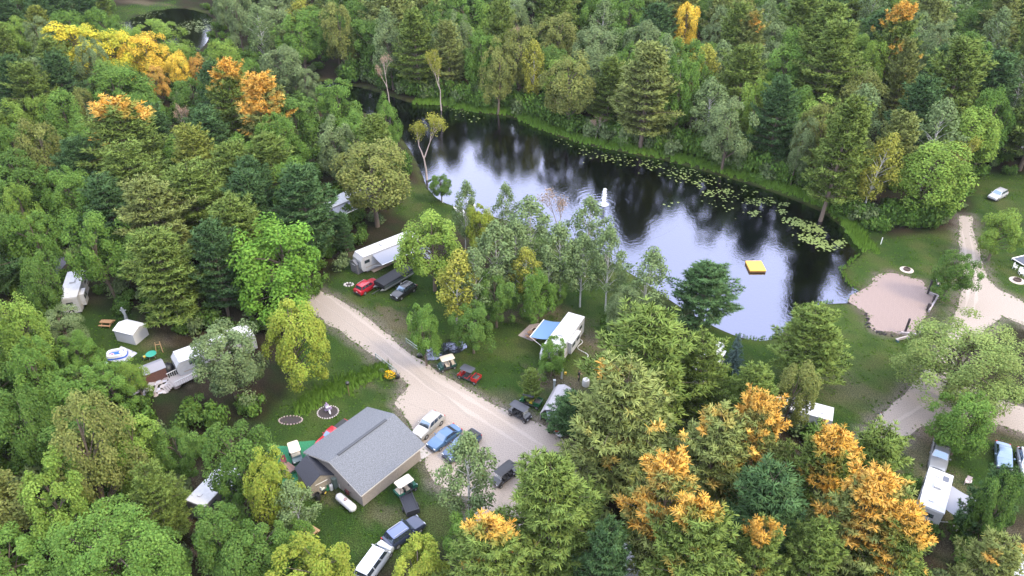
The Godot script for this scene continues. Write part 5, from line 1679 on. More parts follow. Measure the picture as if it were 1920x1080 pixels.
func build_trailers() -> void:
	var blue := mat("awning_blue", .11, .20, .36, .6)
	var greyc := mat("awning_grey", .21, .22, .26, .6)
	# the motorhome-like fifth wheel in the middle: nose towards the lane
	trailer("travel_trailer", "long white trailer with a blue awning and fire patio in the middle", "trailer", Vector3(7.25, 0, -84.45), -0.473, 10.0, 2.55, 3.4, {"slide": [[1, -.04, 3.2]], "awning": [-1, -.02, 4.6, 2.9, blue], "wins_right": [-.36, .34], "wins_left": [-.3, .3]})
	trailer("travel_trailer", "long white trailer with a wide pale awning above the red car", "trailer", Vector3(-21.4, 0, -109.25), -0.854, 11.6, 2.55, 3.4, {"awning": [1, .02, 6.6, 3.0, greyc], "slide": [[-1, .1, 3.0]], "wins_right": [.1, .4]})
	trailer("travel_trailer", "white fifth wheel with a spare tyre on its back wall under the left trees", "trailer", Vector3(-68.68, 0, -97.1), -2.842, 8.6, 2.5, 3.4, {"fifth": true, "spare": true, "slide": [[1, -.2, 2.4], [-1, -.25, 1.8]], "wins_left": [.2], "wins_right": [.2]})
	trailer("mobile_home", "long white mobile home behind the pale green tree, deck at its end", "trailer", Vector3(-41.94, 0, -82.39), -0.944, 11.0, 2.9, 3.0, {"wins_left": [-.35, -.1, .2], "wins_right": [-.35, .3], "slide": [[-1, -.3, 2.6]]})
	trailer("travel_trailer", "white trailer behind the large pine beside the small blue spruce", "trailer", Vector3(26.58, 0, -79.47), -0.566, 8.0, 2.5, 3.2, {"slide": [[1, -.12, 3.6]], "wins_right": [.36]})
	trailer("travel_trailer", "white trailer half hidden under the pine near the lower lawn", "trailer", Vector3(36.55, 0, -69.77), -1.988, 7.6, 2.5, 3.0, {})
	trailer("travel_trailer", "white trailer with open roof hatch behind the silver pickup, awning out", "trailer", Vector3(47.13, 0, -56.24), 2.546, 6.9, 2.45, 3.3, {"hatch": true, "awning": [-1, -.06, 4.0, 2.7, greyc], "wins_left": [-.35], "wins_right": [-.2, .2]})
	trailer("travel_trailer", "white roofed trailer with dark walls in the lower left trees", "trailer", Vector3(-33.29, 0, -57.15), 2.753, 6.5, 2.5, 3.2, {"wall": mat("trailer_dark", .10, .10, .11, .5), "slide": [[-1, .2, 2.0]]})
	trailer("travel_trailer", "white trailer in the shade at the upper left above the long trailer", "trailer", Vector3(-33.19, 0, -124.31), -0.739, 9.0, 2.5, 3.3, {"awning": [1, -.05, 4.0, 2.6, greyc]})
	trailer("travel_trailer", "trailer with a pale roof deep in the shade near the upper left shore", "trailer", Vector3(-30.1, 0, -129.56), -0.708, 8.0, 2.5, 3.2, {})
	trailer("travel_trailer", "grey roofed trailer under the golden pines at the bottom edge", "trailer", Vector3(13.12, 0, -45.93), 0.603, 7.0, 2.5, 3.2, {"wall": mat("trailer_grey", .35, .36, .38, .5)})
	trailer("travel_trailer", "white trailer corner at the right edge beside the lowest pine", "trailer", Vector3(52.11, 0, -46.67), 1.528, 6.0, 2.5, 3.0, {})
	# rounded camper under the pines
	var dc := thing("teardrop_camper", "white rounded camper roof glimpsed under the pines at the bottom", "camper", Vector3(10.41, 0, -47.6), 0.727)
	var m := Mb.new()
	var rings := []
	for q in [[-2.0, .5, .9], [-1.7, .95, 1.8], [-1.0, 1.05, 2.3], [0.0, 1.08, 2.45], [1.0, 1.05, 2.35], [1.7, .95, 1.9], [2.05, .6, 1.1]]:
		var r := PackedVector3Array()
		for k in 14:
			var t := TAU * k / 14
			r.append(Vector3(cos(t) * q[1], maxf(.45, q[2] * .5 + sin(t) * q[2] * .5 + .2), q[0]))
		rings.append(r)
	m.loft(rings)
	obj("shell", m.mesh(50), mat("trailer_white", .38, .385, .40, .45), dc)
	for s in [-1, 1]:
		wheel(dc, Vector3(s * 1.02, .33, 0), .33, .2, mat("rim_white", .55, .55, .55, .5))
		part_box("window", Vector3(s * 1.07, 1.5, .2), Vector3(.03, .5, .9), glass(), dc)
	# grey canopy tent beside the dark utility cart
	var ct := thing("canopy_tent", "grey cloth canopy with sloping sides behind the dark utility carts", "canopy", Vector3(5.94, 0, -72.09), 2.745)
	var cm := Mb.new()
	cm.prism(PackedVector2Array([Vector2(-1.5, 1.2), Vector2(-.9, 2.1), Vector2(0, 2.45), Vector2(.9, 2.1), Vector2(1.5, 1.2), Vector2(1.42, 1.2), Vector2(.86, 2.02), Vector2(0, 2.36), Vector2(-.86, 2.02), Vector2(-1.42, 1.2)]), -2.6, 2.6)
	obj("cloth", cm.mesh(), mat("canvas_grey", .32, .305, .315, .85, 0.0, .08, .6, .03), ct)
	for s in [-1, 1]:
		for z in [-2.5, 0.0, 2.5]: part_tube("pole", [Vector3(s * 1.46, 0, z), Vector3(s * 1.46, 1.2, z)], .035, mat("rail_silver", .35, .35, .36, .4, .6), ct, 6)
	part_box("side_wall", Vector3(1.45, .6, 0), Vector3(.04, 1.2, 5.1), mat("canvas_grey", .32, .305, .315, .85), ct)
	# wooden deck with furniture beside the long trailer
	var wd := thing("wooden_deck", "low tan wooden deck in front of the long white trailer", "deck", Vector3(-22.23, 0, -107.98), 2.362)
	for k in 13: part_box("plank", Vector3((k - 6) * .2, .2, 0), Vector3(.18, .06, 5.2), mat("deck_tan", .34, .26, .19, .8), wd)
	var so := thing("patio_sofa", "dark brown patio sofa set on the low wooden deck", "sofa", Vector3(-22.16, 0, -107.68), 2.362)
	so.position.y = .23
	part_box("seat", Vector3(0, .3, 0), Vector3(.8, .3, 1.9), mat("wicker_dark", .05, .035, .03, .8), so)
	part_box("backrest", Vector3(-.4, .6, 0), Vector3(.16, .5, 1.9), mat("wicker_dark", .05, .035, .03, .8), so)
	for z in [-.95, .95]: part_box("armrest", Vector3(0, .5, z), Vector3(.8, .36, .14), mat("wicker_dark", .05, .035, .03, .8), so)
	var hs := thing("garden_hose", "thin white hose lying on the bare soil beside the middle trailer", "hose", Vector3(10.27, 0, -85.51))
	var hm := Mb.new()
	var pts := []
	var rad := []
	for k in 26:
		var t := k / 25.0
		pts.append(Vector3(-.6 + sin(t * 9) * .55 + t * .8, .06, -2.0 + t * 4.6))
		rad.append(.05)
	hm.tube(pts, rad, 5)
	obj("coil", hm.mesh(), mat("plastic_white", .6, .605, .61, .5), hs)

func build_vehicles() -> void:
	var silver := paint(.36, .35, .325)
	car("suv_car", "champagne silver suv with roof rails parked beside the garage", "car", Vector3(-10.6, 0, -68.71), -0.592, "suv", silver, 4.75, 1.9, 1.75, paint(.42, .41, .385))
	car("sedan_car", "blue sedan parked beside the silver suv on the gravel", "car", Vector3(-8.43, 0, -66.67), -0.737, "sedan", paint(.06, .125, .23), 4.75, 1.84, 1.45)
	car("pickup_truck", "dark blue pickup mostly hidden behind the birch on the gravel lot", "pickup truck", Vector3(-6.15, 0, -65.21), -0.709, "pickup", paint(.05, .08, .14), 5.4, 1.95, 1.8)
	car("suv_car", "red suv on the grass beside the black covered boat", "car", Vector3(-23.48, 0, -100.39), 2.517, "suv", paint(.42, .015, .03), 4.5, 1.85, 1.65)
	car("suv_car", "black suv under the light green tree beside the boat", "car", Vector3(-17.36, 0, -99.01), -0.651, "suv", paint(.008, .009, .011, .1), 4.6, 1.86, 1.65)
	car("pickup_truck", "red pickup with a black bed cover half behind the garage roof", "pickup truck", Vector3(-22.19, 0, -66.84), -0.595, "pickup", paint(.42, .02, .03), 5.3, 1.95, 1.75)
	car("suv_car", "dark blue suv with silver roof rails on the grass below the garage", "car", Vector3(-11.75, 0, -52.42), 2.324, "suv", paint(.03, .04, .075), 4.8, 1.92, 1.75, paint(.10, .13, .24))
	car("cargo_van", "pale silver van at the bottom edge behind the yellow green tree", "van", Vector3(-14.34, 0, -48.65), 2.698, "van", paint(.52, .54, .56), 5.0, 1.95, 1.95)
	car("pickup_truck", "silver pickup with a black bed cover parked nose to the right trailer", "pickup truck", Vector3(51.75, 0, -63.63), -0.555, "pickup", paint(.26, .27, .29), 5.7, 2.0, 1.85)
	car("hatchback_car", "light blue car at the right edge facing down", "car", Vector3(59.48, 0, -63.55), -0.452, "sedan", paint(.15, .22, .33), 4.5, 1.82, 1.5)
	car("suv_car", "silver car cut by the right edge beside the light blue car", "car", Vector3(61.63, 0, -62.35), -0.384, "suv", paint(.5, .52, .55), 4.6, 1.85, 1.7)
	car("suv_car", "white suv parked in the woods at the upper right", "car", Vector3(96.13, 0, -132.8), -0.966, "suv", paint(.5, .5, .52), 4.7, 1.9, 1.7)
	var dgreen := paint(.015, .06, .05)
	var beige := mat("canopy_beige", .50, .44, .35, .6)
	var beige_seat := mat("seat_beige", .42, .36, .29, .7)
	var blackp := paint(.008, .009, .012, .1)
	var dark_roof := mat("roof_slate", .040, .043, .055, .5)
	var black_seat := mat("seat_black", .03, .03, .032, .7)
	cart("golf_cart", "dark green golf cart with a beige roof beside the lane near the birch", "golf cart", Vector3(-9.1, 0, -80.68), -1.141, dgreen, beige, beige_seat, "seat", 2.6)
	cart("utility_cart", "red utility cart with a grey roof and red cargo bed beside the lane", "utility cart", Vector3(-5.86, 0, -78.29), -2.119, paint(.50, .03, .03), dark_roof, black_seat, "bed", 3.3)
	cart("utility_cart", "black four door utility cart at the lane's edge below the small pine", "utility cart", Vector3(1.03, 0, -70.94), 0.910, blackp, dark_roof, black_seat, "bag", 3.1)
	cart("utility_cart", "green utility cart with a green cargo bed under the small pine", "utility cart", Vector3(2.53, 0, -73.27), -1.997, paint(.015, .11, .04), dark_roof, mat("seat_yellow", .5, .36, .04, .6), "bed", 2.9)
	cart("utility_cart", "dark utility cart with a brown cargo bed in front of the grey canopy", "utility cart", Vector3(5.09, 0, -69.29), -3.010, blackp, mat("roof_steel", .14, .17, .20, .4), black_seat, "bed", 3.0, mat("bed_brown", .17, .09, .07, .8))
	cart("golf_cart", "long black golf cart with a black roof standing on the gravel lot", "golf cart", Vector3(-0.88, 0, -60.43), -0.771, blackp, mat("roof_black", .016, .017, .021, .5), black_seat, "seat", 3.3)
	cart("golf_cart", "dark golf cart with a beige roof standing on the green mat", "golf cart", Vector3(-26.24, 0, -63.8), 0.459, paint(.04, .07, .08), beige, beige_seat, "seat", 2.6)
	cart("golf_cart", "green golf cart with a beige roof and rear seat beside the garage's long wall", "golf cart", Vector3(-12.31, 0, -58.58), 2.292, paint(.01, .10, .07), beige, beige_seat, "seat", 2.7)
	# black utility trailer
	var ut := thing("utility_trailer", "black flatbed trailer of dark planks beside the green golf cart", "utility trailer", Vector3(-11.58, 0, -56.29), -2.728)
	for k in 7: part_box("plank", Vector3((k - 3) * .2, .55, 0), Vector3(.18, .05, 3.0), mat("plank_black", .018, .019, .028, .6), ut)
	for s in [-1, 1]:
		part_box("side_rail", Vector3(s * .74, .66, 0), Vector3(.06, .2, 3.0), mat("trim_dark", .04, .04, .045, .6), ut)
		wheel(ut, Vector3(s * .86, .3, -.2), .3, .18, mat("rim_grey", .2, .2, .2, .5))
	part_box("tail_ramp", Vector3(0, .85, -1.52), Vector3(1.5, .75, .05), mat("trim_dark", .04, .04, .045, .6), ut)
	part_tube("tongue", [Vector3(0, .5, 1.5), Vector3(0, .45, 2.5)], .05, mat("trim_dark", .04, .04, .045, .6), ut)
	# pontoon boat on its trailer
	var bo := thing("pontoon_boat", "black covered pontoon boat on a trailer between the red and black cars", "boat", Vector3(-19.37, 0, -102.14), -0.679)
	var m := Mb.new()
	m.prism(PackedVector2Array([Vector2(-1.2, 1.0), Vector2(1.2, 1.0), Vector2(1.22, 1.62), Vector2(1.1, 1.72), Vector2(0, 1.86), Vector2(-1.1, 1.72), Vector2(-1.22, 1.62)]), -3.4, 3.2)
	obj("cover", m.mesh(), mat("cover_black", .010, .011, .014, .7), bo)
	for s in [-1, 1]:
		var t := Mb.new()
		t.tube([Vector3(s * .85, .72, -3.4), Vector3(s * .85, .72, 2.9), Vector3(s * .85, .85, 3.7)], [.3, .3, .05], 12)
		obj("pontoon", t.mesh(), mat("aluminium", .45, .46, .48, .35, .7), bo)
		part_box("side_panel", Vector3(s * 1.235, 1.3, -.1), Vector3(.03, .4, 6.4), mat("panel_silver", .12, .15, .15, .4, .4), bo)
		wheel(bo, Vector3(s * 1.1, .32, -.4), .32, .2, mat("rim_white", .55, .55, .55, .5))
	part_tube("tongue", [Vector3(0, .45, 3.0), Vector3(0, .45, 4.8)], .06, mat("trim_dark", .04, .04, .045, .6), bo)
	# small machines on the lot
	var at_ := thing("quad_bike", "black quad bike under the pine at the right of the lot", "quad bike", Vector3(4.92, 0, -63.52), 2.0)
	part_box("body", Vector3(0, .6, 0), Vector3(.5, .3, 1.3), mat("quad_black", .02, .02, .022, .4), at_)
	part_box("seat", Vector3(0, .82, -.25), Vector3(.36, .14, .7), black_seat, at_)
	part_tube("handlebar", [Vector3(-.4, 1.05, .35), Vector3(0, .95, .4), Vector3(.4, 1.05, .35)], .03, mat("trim_dark", .04, .04, .045, .6), at_, 5)
	for s in [-1, 1]:
		for z in [-.55, .55]: wheel(at_, Vector3(s * .42, .28, z), .28, .24, mat("rim_grey", .2, .2, .2, .5))
	var mb := thing("motor_scooter", "red and black scooter beside the birch on the gravel lot", "scooter", Vector3(-3.3, 0, -61.15), -0.160)
	part_box("body", Vector3(0, .55, -.2), Vector3(.32, .3, .9), mat("quad_black", .02, .02, .022, .4), mb)
	part_box("front_fairing", Vector3(0, .6, .55), Vector3(.36, .6, .28), paint(.5, .02, .02), mb)
	part_box("seat", Vector3(0, .80, -.25), Vector3(.3, .12, .75), black_seat, mb)
	part_tube("handlebar", [Vector3(-.36, 1.05, .45), Vector3(0, 1.0, .5), Vector3(.36, 1.05, .45)], .03, mat("trim_dark", .04, .04, .045, .6), mb, 5)
	for z in [-.6, .65]: wheel(mb, Vector3(0, .28, z), .28, .14, mat("rim_grey", .2, .2, .2, .5))
	var rm := thing("push_mower", "small red and white mower at the edge of the lot under the pine", "mower", Vector3(5.85, 0, -67.73), 0.683)
	part_box("deck", Vector3(0, .25, 0), Vector3(.6, .2, 1.3), mat("tank_white", .56, .565, .58, .35), rm)
	part_box("engine", Vector3(0, .48, -.35), Vector3(.36, .3, .4), paint(.55, .03, .02), rm)
	for s in [-1, 1]:
		for z in [-.5, .5]: wheel(rm, Vector3(s * .34, .14, z), .14, .1, mat("rim_grey", .2, .2, .2, .5))
	part_tube("handle", [Vector3(-.25, .3, -.6), Vector3(-.22, .9, -1.1), Vector3(.22, .9, -1.1), Vector3(.25, .3, -.6)], .025, mat("trim_dark", .04, .04, .045, .6), rm, 5)
	for q in [[Vector3(-10.02, 0, -126.77), .5, "white rowing boat drawn up on the grass by the pond, nearer the post"], [Vector3(-7.87, 0, -128.95), .2, "white rowing boat on the shore beside the pale birch"]]:
		var rb := thing("rowing_boat", q[2], "boat", q[0], q[1], "white boats on the shore")
		var h := Mb.new()
		var rings := []
		for s in [[-1.8, .5, .55], [-1.2, .62, .5], [0.0, .7, .48], [1.1, .55, .52], [1.9, .08, .68]]:
			var r := PackedVector3Array()
			for k in [[-1.0, 1.0], [-.85, .25], [-.3, 0.02], [.3, 0.02], [.85, .25], [1.0, 1.0], [.8, .9], [.3, .25], [-.3, .25], [-.8, .9]]:
				r.append(Vector3(k[0] * s[1], k[1] * s[2], s[0]))
			rings.append(r)
		h.loft(rings)
		obj("hull", h.mesh(30), mat("tank_white", .56, .565, .58, .35), rb)
		for z in [-.8, .4]: part_box("bench", Vector3(0, .38, z), Vector3(1.0, .05, .25), mat("wood_grey", .30, .27, .26, .85), rb)

func build_small() -> void:
	for q in [[Vector3(-13.6, 0, -130.74), 1.6, "slim white post on the bright grass by the pond"], [Vector3(65.73, 0, -114.76), 1.4, "pale green marker post at the edge of the far bank shrubs"]]:
		var po := part_tube("post", [Vector3.ZERO, Vector3(0, q[1], 0)], .07, mat("enamel_white", .75, .75, .78, .4), self, 8)
		po.name = numbered("marker_post")
		po.position = q[0]
		tag(po, q[2], "post")
	for q in [[Vector3(6.85, 0, -78.44), "grey electric pedestal with a yellow box below the middle trailer"], [Vector3(5.71, 0, -76.24), "plain grey electric pedestal between the canopy and the young maple"]]:
		var o := thing("electric_pedestal", q[1], "electric pedestal", q[0], 0.0, "electric pedestals")
		part_box("post", Vector3(0, .8, 0), Vector3(.28, 1.6, .24), mat("pedestal_grey", .33, .36, .37, .5), o)
		part_box("lid", Vector3(0, 1.64, 0), Vector3(.36, .1, .32), mat("pedestal_lid", .42, .45, .46, .5), o)
		if q[1].contains("yellow"): part_box("yellow_box", Vector3(.5, 1.0, 0), Vector3(.3, .3, .25), mat("box_yellow", .55, .36, .04, .5), o)
	var gc := thing("covered_grill", "pale grey covered grill beside the person in black", "grill", Vector3(10.05, 0, -77.11), .4)
	var m := Mb.new()
	m.lathe([Vector2(.5, 0), Vector2(.52, .7), Vector2(.45, 1.0), Vector2(.2, 1.15), Vector2(0, 1.18)], 14)
	obj("cover", m.mesh(40), mat("cover_pale", .45, .45, .44, .8), gc)
	part_tube("handle", [Vector3(-.2, 1.1, .2), Vector3(0, 1.2, .3), Vector3(.2, 1.1, .2)], .03, mat("trim_dark", .04, .04, .045, .6), gc, 5)
	stone_ring("tree_planter", "ring of pale pots round the thin young tree beside the red suv", "planter", Vector3(-26.75, 0, -101.75), .7, .5, 9, mat("pot_pale", .45, .43, .42, .7), mat("mulch", .035, .028, .028, .95), .36)
	# chairs and a cooler under the right trailer's awning
	lawn_chair("dark red camp chair at the corner of the right trailer's awning", Vector3(50.9, 0, -54.77), 2.4, mat("chair_red", .22, .025, .04, .7))
	lawn_chair("dark red camp chair on the dark ground below the awning", Vector3(49.59, 0, -53.47), 2.9, mat("chair_red", .22, .025, .04, .7))
	lawn_chair("pale pink camp chair at the upper corner of the right trailer's awning", Vector3(53.31, 0, -59.68), -.6, mat("chair_pink", .55, .45, .44, .7))
	var co := thing("cooler_box", "white cooler box on the dark ground below the right awning", "cooler", Vector3(48.93, 0, -53.33), .3)
	part_box("box", Vector3(0, .2, 0), Vector3(.7, .4, .45), mat("plastic_white", .6, .605, .61, .5), co)
	part_box("lid", Vector3(0, .43, 0), Vector3(.74, .07, .49), mat("plastic_white", .6, .605, .61, .5), co)
	var bt := thing("folding_table", "grey folding table at the outer end of the right awning", "table", Vector3(51.41, 0, -56.03), .12)
	part_box("tabletop", Vector3(0, .74, 0), Vector3(.75, .05, 1.8), mat("table_grey", .36, .37, .42, .6), bt)
	for s in [-1, 1]:
		for z in [-.75, .75]: part_box("leg", Vector3(s * .3, .36, z), Vector3(.05, .72, .05), mat("table_leg", .2, .2, .2, .5), bt)

func build_people() -> void:
	var skin := Color(.42, .26, .19)
	var black := Color(.015, .014, .016)
	var pale := Color(.40, .36, .38)
	var dark := Color(.03, .028, .035)
	# walking, hands near the hips
	person("person in black with a pale patch on the shirt walking on the sandy path", Vector3(47.07, 0, -70.01), -0.627, [
		[Vector3(0, 1.58, 0), Vector3(0, 1.63, .01), .098, .10, skin], [Vector3(0, 1.43, 0), Vector3(0, 1.52, 0), .06, .055, skin],
		[Vector3(0, 1.05, 0), Vector3(0, 1.34, 0), .15, .17, pale], [Vector3(-.12, 1.40, 0), Vector3(.12, 1.40, 0), .08, .08, black], [Vector3(0, .93, 0), Vector3(0, 1.08, 0), .155, .14, black],
		[Vector3(-.19, 1.40, 0), Vector3(-.34, 1.16, -.05), .06, .05, black], [Vector3(-.34, 1.16, -.05), Vector3(-.22, 1.0, .12), .047, .036, skin], [Vector3(-.22, 1.0, .12), Vector3(-.17, .98, .17), .038, .032, skin, 1],
		[Vector3(.19, 1.40, 0), Vector3(.35, 1.18, -.03), .06, .05, black], [Vector3(.35, 1.18, -.03), Vector3(.24, 1.02, .16), .047, .036, skin], [Vector3(.24, 1.02, .16), Vector3(.19, 1.0, .2), .038, .032, skin, 1],
		[Vector3(-.09, .90, 0), Vector3(-.11, .50, .12), .095, .062, dark], [Vector3(-.11, .50, .12), Vector3(-.10, .09, .06), .06, .042, dark], [Vector3(-.10, .05, .03), Vector3(-.11, .04, .22), .045, .038, black],
		[Vector3(.09, .90, 0), Vector3(.11, .50, -.02), .095, .062, dark], [Vector3(.11, .50, -.02), Vector3(.11, .10, -.22), .06, .042, dark], [Vector3(.11, .06, -.24), Vector3(.12, .04, -.06), .045, .038, black]], Color(.02, .015, .012))
	person("person in black clothes standing on the grass above the big pine", Vector3(9.18, 0, -78.1), .9, [
		[Vector3(0, 1.58, 0), Vector3(0, 1.63, .01), .098, .10, skin], [Vector3(0, 1.43, 0), Vector3(0, 1.52, 0), .06, .055, skin],
		[Vector3(0, 1.05, 0), Vector3(0, 1.34, 0), .15, .17, black], [Vector3(-.12, 1.40, 0), Vector3(.12, 1.40, 0), .08, .08, black], [Vector3(0, .93, 0), Vector3(0, 1.08, 0), .155, .14, dark],
		[Vector3(-.19, 1.40, 0), Vector3(-.27, 1.12, 0), .06, .05, black], [Vector3(-.27, 1.12, 0), Vector3(-.28, .88, .06), .047, .036, skin], [Vector3(-.28, .88, .06), Vector3(-.28, .81, .08), .038, .032, skin, 1],
		[Vector3(.19, 1.40, 0), Vector3(.28, 1.13, .02), .06, .05, black], [Vector3(.28, 1.13, .02), Vector3(.2, 1.08, .26), .047, .036, skin], [Vector3(.2, 1.08, .26), Vector3(.17, 1.1, .32), .038, .032, skin, 1],
		[Vector3(-.09, .90, 0), Vector3(-.11, .48, .02), .095, .062, dark], [Vector3(-.11, .48, .02), Vector3(-.11, .09, 0), .06, .042, dark], [Vector3(-.11, .05, -.03), Vector3(-.12, .04, .17), .045, .038, black],
		[Vector3(.09, .90, 0), Vector3(.11, .48, .03), .095, .062, dark], [Vector3(.11, .48, .03), Vector3(.12, .09, 0), .06, .042, dark], [Vector3(.12, .05, -.03), Vector3(.14, .04, .17), .045, .038, black]], Color(.02, .015, .012))

func build_forest() -> void:
	# low shrubs under and before the trees: nobody could count them
	rng.seed = 55
	var bushes: Array[Mesh] = []
	for kind in ["oak", "maple", "grey"]:
		var b := Mb.new()
		b.tinted = true
		for l in 9:
			var c := Vector3(rng.randf_range(-.9, .9), rng.randf_range(.4, 1.2), rng.randf_range(-.9, .9))
			for k in 70:
				var e := (rdir() + Vector3(0, .4, 0)).normalized()
				leaf(b, c + e * rng.randf_range(.3, .65), (e + rdir() * .7).normalized(), rng.randf_range(.10, .18), tone(kind, 0.0))
		bushes.append(b.mesh())
	var zones := [PackedVector2Array([Vector2(-92.81, -231.54), Vector2(-76.95, -219.32), Vector2(-54.25, -208.61), Vector2(-24.93, -187.98), Vector2(6.45, -171.81), Vector2(33.17, -154.21), Vector2(56.88, -135.36), Vector2(62.92, -120.15), Vector2(71.89, -118.19), Vector2(83.6, -124.23), Vector2(98.3, -142.76), Vector2(107.23, -142.76), Vector2(122.87, -142.76), Vector2(194.32, -252.45), Vector2(185.58, -280.57), Vector2(108.21, -292.54), Vector2(-12.02, -292.54), Vector2(-113.83, -288.45), Vector2(-99.81, -252.45)]), PackedVector2Array([Vector2(-207.74, -273.06), Vector2(-158.99, -252.45), Vector2(-132.7, -259.02), Vector2(-121.5, -243.12), Vector2(-97.59, -228.79), Vector2(-76.55, -223.45), Vector2(-51.06, -187.2), Vector2(-26.33, -165.83), Vector2(-18.99, -142.76), Vector2(-24.24, -140.23), Vector2(-25.26, -118.19), Vector2(-29.53, -100.81), Vector2(-32.67, -92.05), Vector2(-38.49, -86.77), Vector2(-50.45, -89.36), Vector2(-58.8, -92.05), Vector2(-68.62, -100.81), Vector2(-75.17, -100.04), Vector2(-93.56, -97.77)]), PackedVector2Array([Vector2(-92.6, -96.3), Vector2(-71.87, -92.05), Vector2(-64.57, -85.51), Vector2(-57.19, -79.56), Vector2(-48.32, -74.13), Vector2(-37.82, -74.65), Vector2(-29.97, -74.65), Vector2(-33.37, -69.15), Vector2(-31.39, -64.56), Vector2(-37.68, -61.98), Vector2(-36.94, -56.41), Vector2(-28.86, -55.66), Vector2(-23.2, -52.07), Vector2(-17.62, -47.14), Vector2(-16.89, -43.25), Vector2(-61.21, -43.25)]), PackedVector2Array([Vector2(15.67, -93.44), Vector2(27.49, -90.69), Vector2(27.99, -81.88), Vector2(35.62, -72.09), Vector2(43.16, -64.56), Vector2(49.05, -60.33), Vector2(45.69, -55.66), Vector2(48.48, -52.77), Vector2(53.98, -46.21), Vector2(51.91, -42.68), Vector2(1.05, -42.68), Vector2(1.45, -52.07), Vector2(7.99, -57.94), Vector2(8.17, -69.15), Vector2(11.88, -79.56)])]
	var boxes := []
	for zz in zones: boxes.append(bounds(zz))
	var pb := bounds(POND)
	var p2 := bounds(POND2)
	var spots: Array = [[], [], []]
	for zi in zones.size():
		var bx: Rect2 = boxes[zi]
		var step := 4.6 if zi in [0] else 3.3
		var z := bx.position.y
		while z < bx.end.y:
			var x := bx.position.x
			while x < bx.end.x:
				var p := Vector2(x, z) + Vector2(rng.randf_range(-.5, .5), rng.randf_range(-.5, .5)) * step * 1.4
				x += step
				if not Geometry2D.is_point_in_polygon(p, zones[zi]): continue
				if sd(POND, pb, p, 3.0) < 1.2 or sd(POND2, p2, p, 3.0) < 1.5: continue
				var t := Transform3D(Basis(Vector3.UP, rng.randf() * TAU).scaled(Vector3(1, rng.randf_range(.7, 1.6), 1) * rng.randf_range(.8, 1.7)), Vector3(p.x, -.1, p.y))
				spots[rng.randi() % 3].append(t)
			z += step
	var bank := PackedVector2Array([Vector2(-47.35, -204.02), Vector2(-37.79, -199.59), Vector2(-24.97, -188.38), Vector2(-18, -187.98), Vector2(-10.86, -183.34), Vector2(0, -180.72), Vector2(6.47, -172.5), Vector2(14.93, -164.22), Vector2(23.11, -159.55), Vector2(33.32, -155.08), Vector2(39.6, -150.8), Vector2(46.56, -145.9), Vector2(52.07, -141.23), Vector2(57.18, -136.31), Vector2(61.7, -130.74), Vector2(63.5, -123.81), Vector2(66.06, -118.19), Vector2(74.18, -118.97), Vector2(83.09, -123.19)])
	for i in bank.size() - 1:
		for k in int((bank[i + 1] - bank[i]).length() * 1.5):
			var p := bank[i].lerp(bank[i + 1], rng.randf()) + Vector2(rng.randf_range(-1, 1), -rng.randf_range(.5, 6.0))
			spots[[0, 1, 1, 1, 2][rng.randi() % 5]].append(Transform3D(Basis(Vector3.UP, rng.randf() * TAU).scaled(Vector3(1, rng.randf_range(.9, 1.7), 1) * rng.randf_range(1.2, 2.3)), Vector3(p.x, -.1, p.y)))
	var called := ["dark undergrowth", "green undergrowth", "grey green undergrowth"]
	for k in 3:
		var list: Array[Transform3D] = []
		list.assign(spots[k])
		scatter("undergrowth", bushes[k], leaf_mat(), list)
	tree("gold", 0, 15.22, -41.24, 17.34, 5.03, 6.27, "big gold pine at the bottom edge below the other")
	tree("gold", 2, 34.74, -42.01, 16.37, 3.82, 4.59, "gold pine below the right trailer")
	tree("goldhint", 2, 43.7, -42.01, 13.48, 3.62, 1.41, "pine with a gold tip at the lower right corner")
	tree("pine", 3, 27.68, -42.28, 14.45, 3.36, 3.8, "green pine at the bottom between two gold pines")
	tree("goldhint", 1, 22.49, -42.85, 14.45, 3.12, 5.97, "pine with a faint gold tip at the bottom edge")
	tree("gold", 0, -1.42, -43.03, 13.48, 4.98, 5.82, "gold topped pine at the bottom centre")
	tree("pinedark", 1, 8.55, -43.32, 13.48, 3.15, 2.83, "dark pine over the rounded camper")
	tree("limey", 0, -17.84, -43.77, 8.96, 4.21, 2.29, "bright yellow green tree at the bottom edge left of the van")
	tree("limey", 1, -9.38, -44.36, 8.96, 3.27, 2.96, "bright yellow green tree in front of the pale silver van")
	tree("widemaple", 0, -37.22, -44.39, 14.56, 6.41, 1.77, "widest green tree at the bottom left")
	tree("maple", 1, -48.34, -44.61, 9.67, 4.81, 4.28, "mid green leafy tree left of the widest bottom left tree")
	tree("gold", 1, 32.06, -44.69, 17.34, 4.72, 2.26, "gold pine left of the right trailer")
	tree("oak", 0, -33.31, -45.31, 8.96, 3.25, 5.21, "dark low tree at the bottom left of the snag")
	tree("gold", 3, 14.55, -45.55, 18.3, 4.48, 5.79, "big gold pine at the lower right, upper one of two")
	tree("oak", 4, -25.08, -46.53, 8.96, 3.6, 5.51, "dark tree between the snag and the bottom yellow tree")
	tree("oak", 3, -28.69, -46.59, 10.08, 3.58, 5.54, "dark tree left of the dead white snag, behind it")
	tree("pinedark", 1, 24.69, -47.55, 15.86, 5.37, 2.97, "dark green pine right of the lower right gold pine")
	tree("pine", 3, 3.92, -47.8, 16.37, 5.87, 0.21, "big pine at the lower edge of the gravel lot")
	tree("bare", 1, -32.07, -48.19, 6.16, 1.11, 3.95, "dead white snag in the dark lower left wood")
	tree("maple", 2, -22.12, -48.59, 6.72, 2.48, 5.73, "low green tree left of the yellowish picnic table")
	tree("maple", 3, -5.19, -48.81, 7.84, 2.32, 5.97, "green tree between the lot birch and the bottom pines")
